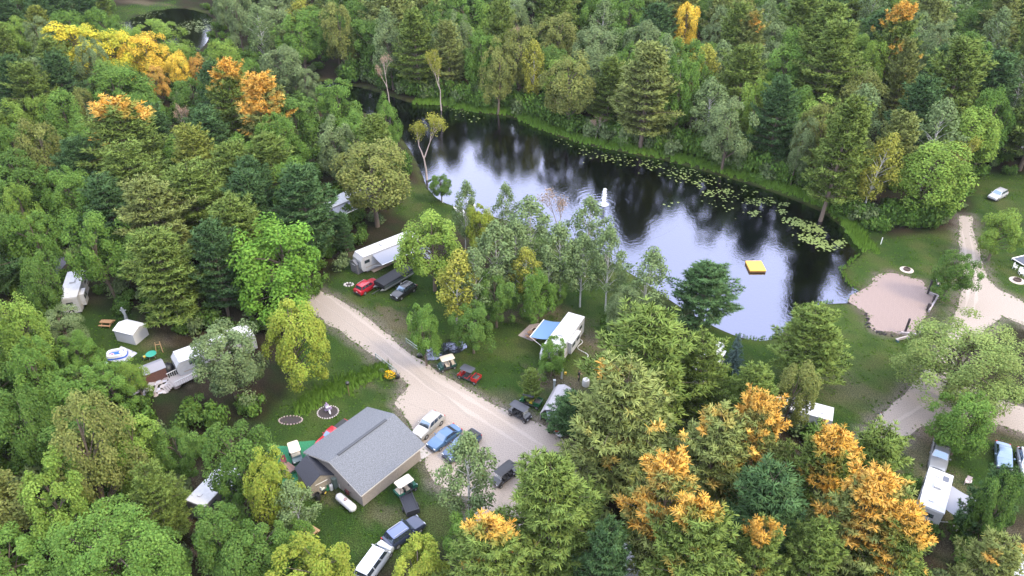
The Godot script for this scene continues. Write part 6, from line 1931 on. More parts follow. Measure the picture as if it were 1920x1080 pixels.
	tree("oak", 1, 48.48, -49.24, 13.44, 2.42, 4.07, "leafy tree at the right edge below the silver car")
	tree("lime", 1, -45.78, -49.71, 14.56, 3.94, 4.34, "lime green tree at the lower left edge")
	tree("olive", 1, -55.06, -50.39, 10.46, 5.85, 0.05, "olive leafy tree left of the widest bottom left tree")
	tree("pinedark", 0, 48.99, -51.26, 11.56, 2.61, 5.79, "dark pine below the light blue car")
	tree("birch", 3, -22.29, -51.45, 8.96, 2.31, 4.36, "thin tree below the garden shed")
	tree("pine", 2, -36.63, -51.47, 11.56, 3.2, 1.64, "lone pine with a bare lower trunk in the lower left wood")
	tree("gold", 2, 31.04, -52.38, 16.37, 4.03, 5.59, "gold pine right of the tall gold pine")
	tree("pine", 2, 36.76, -53.04, 14.45, 4.67, 4.91, "green pine left of the silver pickup")
	tree("limey", 2, -25.18, -53.19, 12.32, 3.02, 1.42, "yellow lime tree with drooping limbs left of the garden shed")
	tree("olive", 2, -44.14, -53.52, 17.92, 4.35, 6.27, "tall olive grey tree in the lower left wood")
	tree("goldhint", 0, 20.2, -53.63, 16.37, 5.54, 0.9, "pine with faint gold tips left of the tall gold pine")
	tree("birch", 0, -4.72, -53.73, 13.44, 3.06, 6.17, "leafy birch standing in the gravel lot")
	tree("gold", 1, 25.76, -55.36, 17.34, 3.84, 0.13, "tall gold pine in front of the half hidden trailer")
	tree("oak", 2, -29.02, -55.53, 13.44, 4.21, 4.76, "tree with gold tipped leaves over the dark walled trailer")
	tree("goldhint", 2, 11.19, -58.47, 18.3, 6.84, 0.05, "largest pine beside the grey canopy with gold on its right side")
	tree("lime", 0, -41.64, -58.57, 11.2, 3.88, 2.04, "lime topped tree right of the olive grey tree")
	tree("oak", 3, -47.07, -59.26, 10.3, 5.01, 0.02, "dark green leafy tree right of the olive grey tree")
	tree("oak", 0, -53.12, -59.74, 14.56, 3.37, 3.52, "dark tree at the left edge below the middle")
	tree("oak", 1, -37.7, -60.34, 8.96, 3.12, 0.62, "low dark tree left of the gold tipped oak")
	tree("oak", 0, -62.19, -61.15, 10.3, 5.67, 4.7, "dark green leafy tree left of the olive grey tree, second from it")
	tree("maple", 4, 53.65, -64.38, 10.08, 3.76, 0.17, "smaller green tree just below the wide airy oak")
	tree("maple", 0, -52.63, -66.02, 10.18, 4.76, 1.05, "mid green leafy tree right of the olive grey tree")
	tree("pine", 1, 28.53, -66.07, 12.52, 4.02, 4.72, "pine below the small blue spruce")
	tree("olive", 3, 33.59, -67.61, 11.2, 3.13, 3.41, "olive tree over the half hidden white trailer")
	tree("pinedark", 2, 7.1, -67.64, 6.74, 2.96, 2.06, "small dark pine over the grey canopy")
	tree("pine", 4, 15.49, -68.87, 18.3, 7.92, 2.16, "very wide pine right of the middle trailer")
	tree("maple", 0, -57.12, -69.06, 13.44, 3.7, 1.23, "green tree at the left edge level with the pool")
	tree("pine", 5, 23.38, -69.82, 13.48, 4.15, 3.86, "pine in front of the trailer by the blue spruce")
	tree("oak", 4, -65.27, -69.84, 10.03, 5.52, 3.81, "dark green leafy tree left of the olive grey tree, first from it")
	tree("maple", 1, -51.11, -72.16, 7.84, 3.68, 3.31, "low bright tree just below the inflatable pool")
	tree("pine", 4, 2.41, -73.77, 5.3, 1.84, 5.12, "small pine over the green utility cart")
	tree("wideoak", 0, 57.58, -74.27, 13, 9.11, 1.17, "wide airy oak over the fork of the sandy path")
	tree("grey", 2, -36.6, -74.29, 12.32, 5.25, 2.91, "pale grey green tree in front of the long mobile home")
	tree("lime", 3, -49.14, -74.33, 6.72, 2.38, 3.5, "small bright tree left of the brown shed")
	tree("maple", 5, -69.77, -76.83, 10.94, 5.48, 5.27, "mid green leafy tree left of the olive grey tree")
	tree("limey", 1, -28.8, -76.92, 14.56, 4.93, 1.23, "yellow lime maple over the long mobile home")
	tree("lime", 2, -62.96, -76.92, 14.56, 3.75, 4.66, "lime green tree at the left edge below the white fifth wheel")
	tree("pine", 0, 39.41, -77.18, 12.52, 5.18, 1.45, "pine on the lawn left of the sandy beach")
	tree("maple", 5, -58.63, -78.63, 7.84, 3.48, 0.74, "low green tree left of the inflatable pool")
	tree("maple", 0, 5.44, -79.03, 6.16, 2.48, 0.5, "young maple in front of the nose of the middle trailer")
	tree("spruce", 0, 30.9, -80.43, 6.16, 1.76, 0.38, "small blue spruce on the lawn by the pond")
	tree("maple", 5, -12.05, -81.29, 11.2, 2.9, 6.15, "green tree left of the yellow birch by the lane")
	tree("grey", 3, -62.41, -83.33, 7.84, 3.19, 2.9, "low grey green tree below the white fifth wheel")
	tree("oak", 3, -5.51, -84.05, 8.96, 3.62, 2.27, "dark bushy tree beside the dark creek")
	tree("grey", 0, 16.25, -87.73, 8.96, 3.07, 2.43, "low grey green tree right of the grass glade")
	tree("ybirch", 0, -8.2, -88.92, 13.44, 3.57, 3.68, "yellow green birch with a white trunk by the dark creek")
	tree("oak", 1, -2.3, -90.2, 10.08, 3.56, 0.07, "dark low tree beside the long trunked birch")
	tree("oak", 4, -68.37, -90.64, 13.44, 3.32, 6.19, "dark green tree left of the hidden blue roofed shed")
	tree("birch", 1, 19.27, -90.64, 13.44, 3.61, 0.33, "pale birch left of the rounded dark pine")
	tree("birch", 1, -5.29, -90.64, 13.44, 3.04, 4.18, "pale birch between the yellow birch and the long trunked birch")
	tree("pine", 1, -50.04, -90.75, 16.37, 6.73, 1.84, "big blue green pine beside the white metal shed")
	tree("pinedark", 2, 28.41, -90.83, 10.6, 5.4, 3.08, "rounded dark pine on the shore below the raft")
	tree("maple", 2, 3.87, -91.63, 10.08, 3.15, 6.27, "low green tree under the grove birches")
	tree("pinedark", 0, -43.38, -92.42, 16.37, 4.34, 4.92, "dark pine right of the big blue green pine")
	tree("bright", 0, -33.76, -93.68, 16.8, 7.84, 5.55, "large bright lime maple beside the lane")
	tree("oak", 4, 6.45, -94.08, 5.6, 2.23, 4.75, "round dark bush on the grass above the middle trailer")
	tree("ybirch", 1, 1.96, -94.3, 11.2, 2.56, 0.76, "yellowish birch in the middle of the grove")
	tree("birch", 0, 14.55, -94.5, 14.56, 2.93, 1.78, "leaning birch at the right end of the grove")
	tree("birch", 3, 5.56, -94.9, 10.08, 2.38, 3.94, "small birch in the middle of the grove")
	tree("pinedark", 0, -80.64, -95.07, 16.95, 5.63, 6.16, "dark green pine left of the white fifth wheel")
	tree("birch", 0, -2.18, -95.13, 14.56, 3.92, 5.04, "birch with a long white trunk in the middle of the grove")
	tree("birch", 0, 10.65, -95.52, 12.32, 2.97, 2.43, "birch between the two right birches of the grove")
	tree("oak", 2, -55.07, -97.03, 13.33, 4.34, 0.85, "dark green leafy tree right of the white fifth wheel")
	tree("birch", 2, 7.57, -97.57, 13.44, 3.8, 2.34, "birch below the bare pinkish tree")
	tree("maple", 3, -63.05, -97.65, 15.68, 5.09, 2.77, "bright green tree above the hidden shed")
	tree("oak", 2, 68.74, -97.95, 8.96, 3.55, 3.94, "small oak on the lawn beside the upper path")
	tree("birch", 2, 0.4, -98.38, 13.44, 3.22, 2.41, "birch behind the long trunked birch in the grove")
	tree("lime", 0, -12.5, -100.04, 14.56, 5.67, 0.78, "airy lime green tree over the boat")
	tree("maple", 2, -74.37, -101.06, 14.56, 4.05, 5.78, "green tree at the left edge above the hidden shed")
	tree("pine", 0, -41.91, -101.12, 16.37, 5.73, 5.4, "pine left of the bright lime maple, behind it")
	tree("birch", 1, 3.31, -103.52, 14.56, 4.16, 0.06, "wide birch at the shore in the grove")
	tree("oak", 2, -81.4, -103.67, 12.33, 5.47, 1.17, "dark green leafy tree left of the white fifth wheel")
	tree("birch", 3, 12.06, -104.24, 14.56, 3.56, 6.09, "birch right of the bare pinkish tree")
	tree("pinepale", 0, -56.79, -104.64, 17.34, 6.98, 5.23, "pale pine above the white fifth wheel")
	tree("olive", 0, -88.52, -108.56, 12.77, 4.47, 2.55, "olive leafy tree below the olive brown left tree")
	tree("pinedark", 0, -42.9, -108.82, 16.55, 5.16, 2.74, "dark green pine above the bright lime maple, first from it")
	tree("limey", 2, -4.81, -109.15, 11.2, 3.05, 5.32, "yellow olive tree right of the pale thin birch")
	tree("pinedark", 2, -34.01, -109.26, 17.34, 6.04, 3.82, "dark pine left of the shaded upper trailer")
	tree("lime", 3, 82.07, -109.38, 10.08, 4.08, 5.24, "lime green tree at the right edge above the white chairs")
	tree("pinedark", 1, -28.2, -110.11, 8.67, 2.01, 4.08, "slim young pine beside the small grey shed")
	tree("birch", 3, -1.05, -110.55, 13.44, 2.41, 5.94, "slim birch at the water right of the yellow olive tree")
	tree("pine", 5, -52.84, -111.29, 16.37, 7.09, 1.35, "pine in the middle of the left wood")
	tree("birch", 2, -8.08, -111.33, 13.44, 2.2, 0.2, "pale thin birch on the shore above the boat")
	tree("pinedark", 1, -67.21, -111.6, 14.83, 5.38, 3.41, "dark green pine above the white fifth wheel")
	tree("lime", 1, -83.31, -111.93, 13.44, 3.09, 2.75, "lime tree at the left edge level with the pale pine")
	tree("bare", 0, 8.13, -113.06, 14.56, 3.51, 4.2, "bare pinkish tree standing at the edge of the pond")
	tree("maple", 4, -73.27, -114.71, 14.56, 4.7, 0.44, "green tree left of the wide pine")
	tree("maple", 4, -37.35, -115.2, 16.33, 4.66, 3.05, "mid green leafy tree above the bright lime maple, first from it")
	tree("pinedark", 2, -44.54, -116.36, 15.12, 4.84, 2.69, "dark green pine above the bright lime maple, second from it")
	tree("maple", 5, -78.11, -118.99, 14.56, 4.56, 4.09, "green tree below the olive brown tree at the left")
	tree("pine", 2, -66.48, -119.87, 16.37, 7.49, 1.75, "wide pine below the broad faintly gold pine")
	tree("olive", 1, -24.92, -121.18, 16.8, 8.38, 1.06, "big olive green tree with drooping limbs above the long trailer")
	tree("pine", 3, -49.79, -122.17, 16.37, 6.08, 1.48, "pine below the right gold topped pine")
	tree("lime", 2, 74.99, -122.84, 15.68, 7.67, 1.34, "lime green tree left of the upper path")
	tree("oak", 2, -89.68, -123.32, 14.43, 5.81, 3.5, "dark green leafy tree below the olive brown left tree")
	tree("pine", 4, 58.12, -123.75, 23.4, 6.03, 0.1, "pine standing forward on the far bank at the right")
	tree("pine", 4, -43.46, -124.54, 16.37, 6.43, 5.21, "dark pine right of centre in the upper left wood")
	tree("ybirch", 1, 65.88, -124.56, 16.58, 3.59, 3.17, "yellow green birch left of the upper path lime tree")
	tree("pineyellow", 1, -57.38, -126.21, 17.92, 5.79, 5.45, "yellow green pine below the bare pinkish tree")
	tree("pinedark", 2, -80.26, -126.78, 14.31, 5.39, 5.31, "dark green pine right of the olive brown left tree")
	tree("halfbare", 0, 84.38, -128.22, 16.9, 4.52, 4.55, "pale half bare tree at the right above the upper path")
	tree("pinedark", 0, -98.22, -128.3, 18.07, 4.99, 1.5, "dark green pine left of the olive brown left tree, second from it")
	tree("olive", 0, -87.78, -130, 16.8, 4.57, 2.07, "olive brown tree near the left edge")
	tree("oak", 0, -13.75, -131.18, 5.6, 2.83, 3.33, "round bush on the grass by the left shore")
	tree("maple", 3, -63.58, -131.23, 12.38, 4.5, 1.68, "mid green leafy tree below the two gold topped pines, second from it")
	tree("pinepale", 2, 71.54, -131.72, 18.2, 4.81, 1.75, "olive pine right of the forward pine on the far bank")
	tree("maple", 1, -52.13, -132.11, 13.19, 5.97, 2.19, "mid green leafy tree above the bright lime maple, second from it")
	tree("pine", 3, 62.94, -132.12, 19.73, 5.86, 5.52, "green pine left of the upper path lime tree")
	tree("goldhint", 1, -72.79, -132.53, 20.16, 8.82, 5.52, "broad pine with a faint gold top left of the gold topped pair")
	tree("pine", 4, -26.56, -132.57, 16.76, 5.34, 1.45, "green pine above the drooping olive tree")
	tree("maple", 0, -44.57, -134.5, 16.41, 4.93, 2.05, "mid green leafy tree below the two gold topped pines, first from it")
	tree("oak", 0, -85.61, -135.12, 13.24, 4.68, 0, "dark green leafy tree right of the olive brown left tree")
	tree("maple", 0, -96.4, -135.23, 13.79, 4.63, 1.65, "mid green leafy tree below the olive brown left tree")
	tree("maple", 5, -104.41, -135.49, 13.23, 4.45, 1.62, "mid green leafy tree left of the olive brown left tree")
	tree("birch", 3, 82.52, -136.14, 18.15, 4.85, 2.51, "pale green birch above the upper path lime tree")
	tree("grey", 0, -34.1, -136.36, 14.66, 4.73, 5.07, "grey green leafy tree left of the drooping olive tree")
	tree("grey", 3, 56.84, -138.14, 14.3, 3.01, 1.59, "grey green slender tree above the end of the far bank")
	tree("olive", 0, 61.94, -139.8, 16.33, 4.89, 2.22, "olive leafy tree right of the tree over the lilies")
	tree("pinedark", 1, -60.56, -140.26, 15.64, 6.22, 3.34, "dark green pine below the two gold topped pines")
	tree("lime", 2, 90.76, -140.64, 15.08, 6.98, 2.14, "light green leafy tree right of the upper path lime tree")
	tree("halfbare", 1, -17.72, -141.37, 16.9, 5.36, 2.26, "half bare yellowish tree on the left shore of the pond")
	tree("pine", 1, -108.09, -143.46, 18.8, 6.02, 1.68, "green pine left of the olive brown left tree")
	tree("pinedark", 0, 80.68, -143.48, 20.33, 5.95, 6.15, "dark green pine above the upper path lime tree")
	tree("maple", 1, -86.28, -143.62, 12.77, 5.06, 2.95, "mid green leafy tree right of the olive brown left tree")
	tree("maple", 3, -32.4, -143.87, 12.25, 5.72, 0.89, "mid green leafy tree above the drooping olive tree")
	tree("gold", 3, -49.31, -144.3, 21.28, 6.55, 2.57, "right one of the two gold topped pines at the upper left")
	tree("pinedark", 1, -72.94, -144.97, 14.83, 5.21, 5.23, "dark green pine left of the two gold topped pines, second from it")
	tree("grey", 3, 44.35, -145.12, 15.69, 5.57, 5.92, "grey green leafy tree below the tree over the lilies")
	tree("pinedark", 2, 54.03, -145.28, 19.89, 5.14, 1.76, "dark green pine below the tree over the lilies")
	tree("pine", 4, 107.75, -145.52, 22.5, 7.35, 6.16, "green pine above the white woodland suv")
	tree("oak", 3, -44.14, -146.21, 16.8, 7.19, 1.87, "dark green tree behind the right gold topped pine")
	tree("maple", 2, 98.91, -146.92, 18.67, 5.08, 5.59, "mid green leafy tree right of the upper path lime tree")
	tree("lime", 0, 63.39, -148.1, 14.83, 6.73, 2.86, "light green leafy tree right of the tree over the lilies")
	tree("lime", 1, 51.4, -150.9, 18.2, 4.79, 2.18, "bright green tree hanging over the lily pads")
	tree("maple", 1, -26.4, -150.94, 14.3, 3.09, 3, "smaller green maple beside the large one on the left shore")
	tree("oak", 4, -49.34, -151.2, 15.35, 4.43, 5.04, "dark green leafy tree below the two gold topped pines, second from it")
	tree("lime", 0, -104.83, -151.39, 13.44, 3.88, 0.53, "lime green tree cut by the left edge")
	tree("birch", 1, 73.95, -151.57, 16.11, 4.96, 0.69, "pale green birch left of the upper path lime tree")
	tree("gold", 2, -59.2, -151.72, 21.28, 5.93, 1.61, "left one of the two gold topped pines at the upper left")
	tree("maple", 4, -95.04, -152.26, 15.68, 4.85, 1.1, "green tree at the left below the largest yellow tree")
	tree("grey", 2, -85.6, -153.02, 13.46, 4.65, 1.03, "grey green leafy tree right of the olive brown left tree")
	tree("lime", 3, -101.74, -153.97, 13.44, 3.61, 5.29, "lime green tree at the far left below the yellow tree")
	tree("pine", 3, 94.14, -154.98, 24.7, 8.39, 3.95, "broad pine at the right of the far wood")
	tree("pinedark", 2, -112.85, -155.21, 14.78, 5.7, 0.91, "dark green pine left of the olive brown left tree, first from it")
	tree("birch", 1, 114.33, -156.31, 17.98, 5.02, 5.76, "pale green birch right of the far right broad pine, fourth from it")
	tree("birch", 0, 43.2, -156.35, 15.88, 4.64, 0.26, "pale green birch left of the tree over the lilies, second from it")
	tree("maple", 2, -78.82, -156.58, 14.03, 4.21, 5.98, "mid green leafy tree below the bright lime tree, second from it")
	tree("pinepale", 1, 28.81, -156.81, 23.4, 8.79, 0.03, "pale bushy pine on the far bank right of the fountain")
	tree("bare", 2, -73.29, -157.97, 13.44, 3.01, 0.32, "bare pinkish tree standing among the upper left pines")
	tree("maple", 0, -37.89, -158.88, 14.56, 6.17, 1.51, "large green maple on the left shore of the pond")
	tree("oak", 0, 61.57, -159.44, 14.81, 5.53, 5.85, "dark green leafy tree right of the tree over the lilies")
	tree("maple", 2, 37.16, -159.81, 21.43, 4.56, 4.93, "mid green leafy tree below the pale bushy pine, second from it")
	tree("oak", 4, -55.84, -160.17, 12.94, 5.09, 4.3, "dark green leafy tree below the two gold topped pines, first from it")
	tree("pinedark", 1, 104.95, -160.35, 20.52, 7.07, 2.39, "dark green pine below the far right broad pine, second from it")
	tree("olive", 2, 76.37, -160.38, 16.2, 5.88, 5.52, "olive leafy tree below the rusty trunk pine")
	tree("olive", 3, -95.37, -161.15, 12.32, 3.07, 5.08, "slim olive tree behind the broad faintly gold pine")
	tree("pine", 5, -106.3, -161.57, 17.74, 5.46, 5.91, "green pine above the olive brown left tree, first from it")
	tree("pinedark", 0, -122.48, -161.87, 15.42, 6.18, 0.9, "dark green pine left of the olive brown left tree, third from it")
	tree("bare", 0, 19.29, -162.04, 6.5, 2.77, 1.84, "small pinkish dead bush on the far bank")
	tree("birch", 1, 113.64, -162.86, 18.52, 3.92, 5.14, "pale green birch below the far right broad pine")
	tree("pinedark", 0, -65.79, -162.89, 17.7, 5.01, 2.21, "dark green pine left of the two gold topped pines, first from it")
	tree("pine", 5, 51.3, -164.18, 20.47, 6.81, 6.13, "green pine left of the tree over the lilies")
	tree("pinedark", 2, -112.62, -165.6, 17.77, 4.93, 0.75, "dark green pine above the olive brown left tree")
	tree("maple", 3, -89.91, -165.66, 15.68, 7.27, 2.01, "feathery green tree below the golden trees")
	tree("birch", 1, 120.28, -165.99, 18.1, 5.1, 3.93, "pale green birch right of the far right broad pine, third from it")
	tree("pine", 0, 22.07, -166.36, 17.67, 4.56, 4.82, "green pine below the pale bushy pine")
	tree("maple", 1, 41.74, -166.49, 18.2, 4.5, 1.83, "green tree on the far bank behind the lily pads")
	tree("olive", 1, 13.62, -166.64, 18.14, 7.28, 1.31, "olive leafy tree left of the pale bushy pine")
	tree("oak", 0, -72.8, -166.88, 13.23, 5.19, 4.03, "dark green leafy tree left of the two gold topped pines, second from it")
	tree("pine", 2, 71.75, -168.52, 24.7, 8.02, 0.54, "broad pine with a rusty trunk in the far wood")
	tree("grey", 2, 29.23, -169.32, 15.12, 7.04, 4.08, "grey green leafy tree below the pale bushy pine")
	tree("goldhint", 2, 90.27, -169.87, 20.8, 3.9, 0.82, "slim pine with a gold tip at the right of the far wood")
	tree("pinedark", 1, -104.72, -170.11, 17.84, 5.44, 1.69, "dark green pine below the largest yellow tree")
	tree("pine", 2, -120.35, -170.61, 16.95, 4.96, 0.73, "green pine above the olive brown left tree, second from it")
	tree("ybirch", 0, 44.49, -172.19, 17.76, 4.56, 4.92, "yellow green birch left of the tree over the lilies")
	tree("pinedark", 2, 100.84, -172.36, 17.81, 6.26, 5.21, "dark green pine below the far right broad pine, first from it")
	tree("grey", 1, 125.8, -172.75, 16.01, 6.54, 0.64, "grey green leafy tree right of the far right broad pine, second from it")
	tree("grey", 3, 21.07, -173.48, 17.38, 5.57, 5.08, "grey green leafy tree left of the pale bushy pine, second from it")
	tree("maple", 2, -91.75, -174.17, 14.86, 5.97, 0.94, "mid green leafy tree below the bright lime tree, first from it")
	tree("grey", 2, -112.31, -174.62, 15.91, 5.69, 0.92, "grey green leafy tree below the largest yellow tree, second from it")
	tree("maple", 3, 64.8, -174.67, 17.51, 6.79, 4.68, "mid green leafy tree right of the tree over the lilies")
	tree("birch", 1, 37.11, -175.54, 19.36, 4.1, 3.26, "pale green birch below the pale bushy pine")
	tree("oak", 2, -126.11, -176.2, 12.69, 5.23, 5.02, "dark green leafy tree above the olive brown left tree")
	tree("lime", 2, 84.8, -176.83, 18.2, 4.36, 0.68, "light green tree between the rusty trunk pine and the slim gold tipped pine")
	tree("oak", 4, -70.16, -176.99, 12.4, 5.79, 1.03, "dark green leafy tree left of the two gold topped pines, first from it")
	tree("birch", 2, 50.27, -177.58, 17.45, 4.53, 5.23, "pale green birch left of the tree over the lilies, first from it")
	tree("halfbare", 0, 110.51, -177.92, 15.23, 5.28, 0.02, "half bare pale tree below the far right broad pine")
	tree("lime", 3, 12.94, -178.3, 13.75, 7.43, 1.24, "light green leafy tree left of the pale bushy pine")
	tree("olive", 1, -3.43, -178.52, 17.71, 5.35, 3.44, "olive leafy tree below the pinkish dead far tree, second from it")
	tree("ybirch", 0, 5.09, -180.46, 16.9, 3.5, 5.64, "yellow birch on the far bank above the fountain")
	tree("pine", 1, 74.41, -180.83, 26, 8.82, 2.66, "tall broad pine at the top right of the far wood")
	tree("goldhint", 1, 90.53, -180.83, 26, 6.11, 0.91, "pine with gold on its left shoulder at the top right")
	tree("halfbare", 1, -17.83, -181.27, 18.2, 4.08, 4.38, "white limbed birch on the far bank left of the fountain")
	tree("grey", 1, -50.94, -181.39, 10.08, 3.62, 0.72, "small grey green tree at the narrow end of the pond")
	tree("pine", 4, -133.54, -181.73, 19.45, 6.38, 4.33, "green pine above the olive brown left tree, third from it")
	tree("lime", 3, -99.21, -181.99, 13.04, 4.36, 4.98, "light green leafy tree below the largest yellow tree")
	tree("maple", 1, 28.1, -182.32, 16.1, 5.28, 2.93, "mid green leafy tree below the pale bushy pine, first from it")
	tree("grey", 0, 62.56, -183.79, 16.05, 6.09, 2.62, "grey green leafy tree above the tree over the lilies")
	tree("maple", 4, 39.66, -184.65, 17.88, 6.15, 4.82, "mid green leafy tree right of the pale bushy pine, first from it")
	tree("pine", 3, -113.68, -184.99, 16.94, 6.07, 2.61, "green pine below the largest yellow tree")
	tree("russet", 1, -90.1, -185.58, 10.08, 3.45, 6.24, "small brown gold tree below the orange gold tree")
	tree("olive", 2, 1.79, -185.69, 20.71, 5.46, 3.8, "olive leafy tree below the pinkish dead far tree, first from it")
	tree("grey", 0, -57.58, -185.82, 14.56, 7.01, 2.09, "rounded grey green tree behind the right gold topped pine")
	tree("maple", 2, -64.96, -186.18, 12.32, 4.6, 0.08, "green tree between the two gold topped pines, behind them")
	tree("lime", 2, 85.69, -186.33, 17.3, 5.55, 5.47, "light green leafy tree below the rusty trunk pine")
	tree("bare", 1, -31.7, -186.71, 14.3, 3.44, 3.23, "pinkish tree low on the far bank at its left end")
	tree("grey", 1, -104.52, -186.96, 16.39, 4.43, 5.02, "grey green leafy tree below the largest yellow tree, first from it")
	tree("grey", 1, 105.65, -187.26, 19.45, 6.66, 1.82, "grey green leafy tree left of the far right broad pine")
	tree("pine", 3, 130.55, -187.36, 23.24, 6.67, 0.98, "green pine right of the far right broad pine, second from it")
	tree("oak", 1, 9.52, -187.86, 14.67, 6.55, 1.94, "dark green leafy tree below the pinkish dead far tree")
	tree("maple", 5, 115.07, -188.38, 17.71, 6.24, 2.39, "mid green leafy tree below the far right broad pine")
	tree("pine", 0, -127.29, -189.22, 19.65, 4.96, 4.82, "green pine left of the largest yellow tree, first from it")
	tree("maple", 0, -7.66, -189.34, 17.47, 5.49, 4.86, "mid green leafy tree right of the white limbed birch")
	tree("goldhint", 0, 59.13, -189.71, 22.1, 4.98, 2.53, "pine with a small gold tip high on the far bank")
	tree("maple", 4, 70.07, -190.38, 18.82, 5.75, 0.81, "mid green leafy tree above the tree over the lilies")
	tree("pinepale", 1, -16.01, -190.52, 19.4, 5.51, 5.1, "pale olive pine below the white limbed birch")
	tree("maple", 4, 49.15, -190.8, 14.65, 7.04, 4.73, "mid green leafy tree right of the pale bushy pine, second from it")
	tree("maple", 0, -134.35, -191.08, 13.95, 4.47, 6.03, "mid green leafy tree above the olive brown left tree")
	tree("pine", 3, -24.2, -191.24, 21.97, 6.63, 2.2, "green pine left of the white limbed birch")
	tree("birch", 3, 77.55, -191.87, 18.06, 4.18, 1.63, "pale green birch below the rusty trunk pine")
	tree("grey", 2, 20.84, -193.23, 18.2, 7.43, 2.35, "rounded grey green tree on the far bank")
	tree("pine", 0, 57.62, -193.38, 23.4, 6.13, 0.88, "pine high on the far bank with a small gold neighbour")
	tree("lime", 2, -74.74, -193.38, 13.44, 5.68, 3.91, "yellow green tree behind the left gold topped pine")
	tree("pinedark", 0, 94.17, -194.03, 20.82, 8.08, 1.05, "dark green pine right of the rusty trunk pine, first from it")
	tree("golden", 0, -88.71, -194.91, 11.2, 3.83, 3.91, "small gold tree right of the orange gold tree")
	tree("yellow", 0, -103.76, -195.11, 15.68, 7.13, 2.9, "golden tree right of the largest yellow green tree")
	tree("grey", 0, 34.35, -195.3, 17.83, 6.82, 1.53, "grey green leafy tree left of the pale bushy pine, first from it")
	tree("grey", 0, -31.83, -195.94, 16.73, 5.93, 4.82, "grey green leafy tree below the far bank crest")
	tree("russet", 0, -82.97, -196.32, 10.08, 3.21, 1.69, "small russet topped tree near the small upper pond")
	tree("oak", 4, 120.73, -196.45, 15.25, 6.19, 3.14, "dark green leafy tree below the far right broad pine")
	tree("golden", 1, -96.47, -197.2, 14.56, 6, 4.85, "orange gold tree just below the bright lime tree")
	tree("grey", 2, 67.65, -198.62, 17.8, 6.47, 4.42, "grey green leafy tree below the small gold tipped pine")
	tree("olive", 3, -138.97, -198.97, 13.28, 5.39, 1.89, "olive leafy tree left of the largest yellow tree")
	tree("grey", 3, 139.21, -199.26, 15.04, 5.92, 1.71, "grey green leafy tree right of the far right broad pine, first from it")
	tree("oak", 3, 106.11, -199.9, 14.57, 6.49, 0.99, "dark green leafy tree left of the far right broad pine")
	tree("grey", 1, -18.13, -200.21, 16.09, 5.83, 1.5, "grey green leafy tree below the white limbed birch")
	tree("birch", 2, -32.54, -202.04, 19.46, 3.83, 6.17, "pale green birch below the far bank crest")
	tree("yellow", 1, -116.46, -202.24, 16.8, 8.96, 0.72, "largest yellow green tree at the upper left, with golden top")
	tree("grey", 1, -12.66, -203.81, 18.2, 4.5, 4.06, "pale green slim tree on the far bank")
	tree("olive", 0, 12.66, -203.81, 18.2, 6.95, 3.93, "pale olive tree high on the far bank")
	tree("grey", 0, 56.56, -204.2, 18.47, 6.59, 5.27, "grey green leafy tree left of the small gold tipped pine, second from it")
	tree("pine", 5, -3.5, -204.4, 20.8, 4.93, 3.03, "pine beside the pinkish dead tree high on the far bank")
	tree("birch", 2, 130.47, -204.51, 18.41, 4.2, 5.19, "pale green birch right of the far right broad pine, first from it")
	tree("pine", 0, 76.53, -204.92, 23.86, 6.83, 5.53, "green pine left of the rusty trunk pine")
	tree("oak", 4, 28.12, -205.06, 15.4, 7.26, 0.42, "dark green leafy tree left of the pale bushy pine")
	tree("lime", 0, -104.93, -205.29, 13.67, 5.67, 2.91, "light green leafy tree left of the bright lime tree")
	tree("grey", 1, -127.55, -205.69, 16.38, 5.28, 0.95, "grey green leafy tree left of the largest yellow tree, first from it")
	tree("oak", 3, 88.17, -206.07, 16.01, 6, 4.51, "dark green leafy tree below the rusty trunk pine")
	tree("oak", 3, -38.35, -206.12, 16.29, 6.86, 0.32, "dark green leafy tree below the far bank crest")
	tree("maple", 3, -57.72, -206.93, 17.21, 6.93, 4.93, "mid green leafy tree right of the two gold topped pines")
	tree("olive", 3, -46.14, -207.02, 20.84, 5.35, 0.9, "olive leafy tree left of the far bank crest, first from it")
	tree("lime", 1, -140.36, -208.24, 15.04, 4.75, 3.03, "light green leafy tree left of the largest yellow tree, third from it")
	tree("birch", 0, 145.17, -208.52, 17.14, 4.6, 4.19, "pale green birch right of the far right broad pine, second from it")
	tree("grey", 1, 100.74, -208.99, 15.14, 6.14, 5.62, "grey green leafy tree right of the rusty trunk pine")
	tree("lime", 3, -148.63, -209.06, 12.1, 5.79, 1.51, "light green leafy tree left of the largest yellow tree, fourth from it")
	tree("lime", 1, -95.67, -209.35, 15.68, 8.82, 1.86, "bright lime green tree in front of the small dark upper pond")
	tree("birch", 2, 112.49, -210.4, 16.28, 4.47, 2.6, "pale green birch left of the far right broad pine")
	tree("lime", 1, -11.56, -210.51, 13.11, 6.31, 1.06, "light green leafy tree right of the white limbed birch")
	tree("maple", 4, -120.12, -211.67, 12.99, 4.72, 4.74, "mid green leafy tree right of the largest yellow tree, first from it")
	tree("pinedark", 2, 40.53, -211.94, 18, 6.71, 5.28, "dark green pine above the pale bushy pine")
	tree("oak", 2, -21.21, -212.12, 19.33, 6.14, 3.95, "dark green leafy tree above the white limbed birch")
	tree("bare", 2, 2.64, -213.06, 16.9, 4.68, 3.49, "pinkish dead tree high on the far bank above the fountain")
	tree("lime", 1, -135.55, -213.2, 13.71, 4.44, 1.82, "light green leafy tree left of the largest yellow tree, first from it")
	tree("oak", 1, -49.3, -213.4, 17.83, 5.87, 2.18, "dark green leafy tree left of the far bank crest, third from it")
	tree("birch", 3, -70.58, -213.92, 17.44, 4.54, 6.18, "pale green birch above the two gold topped pines")
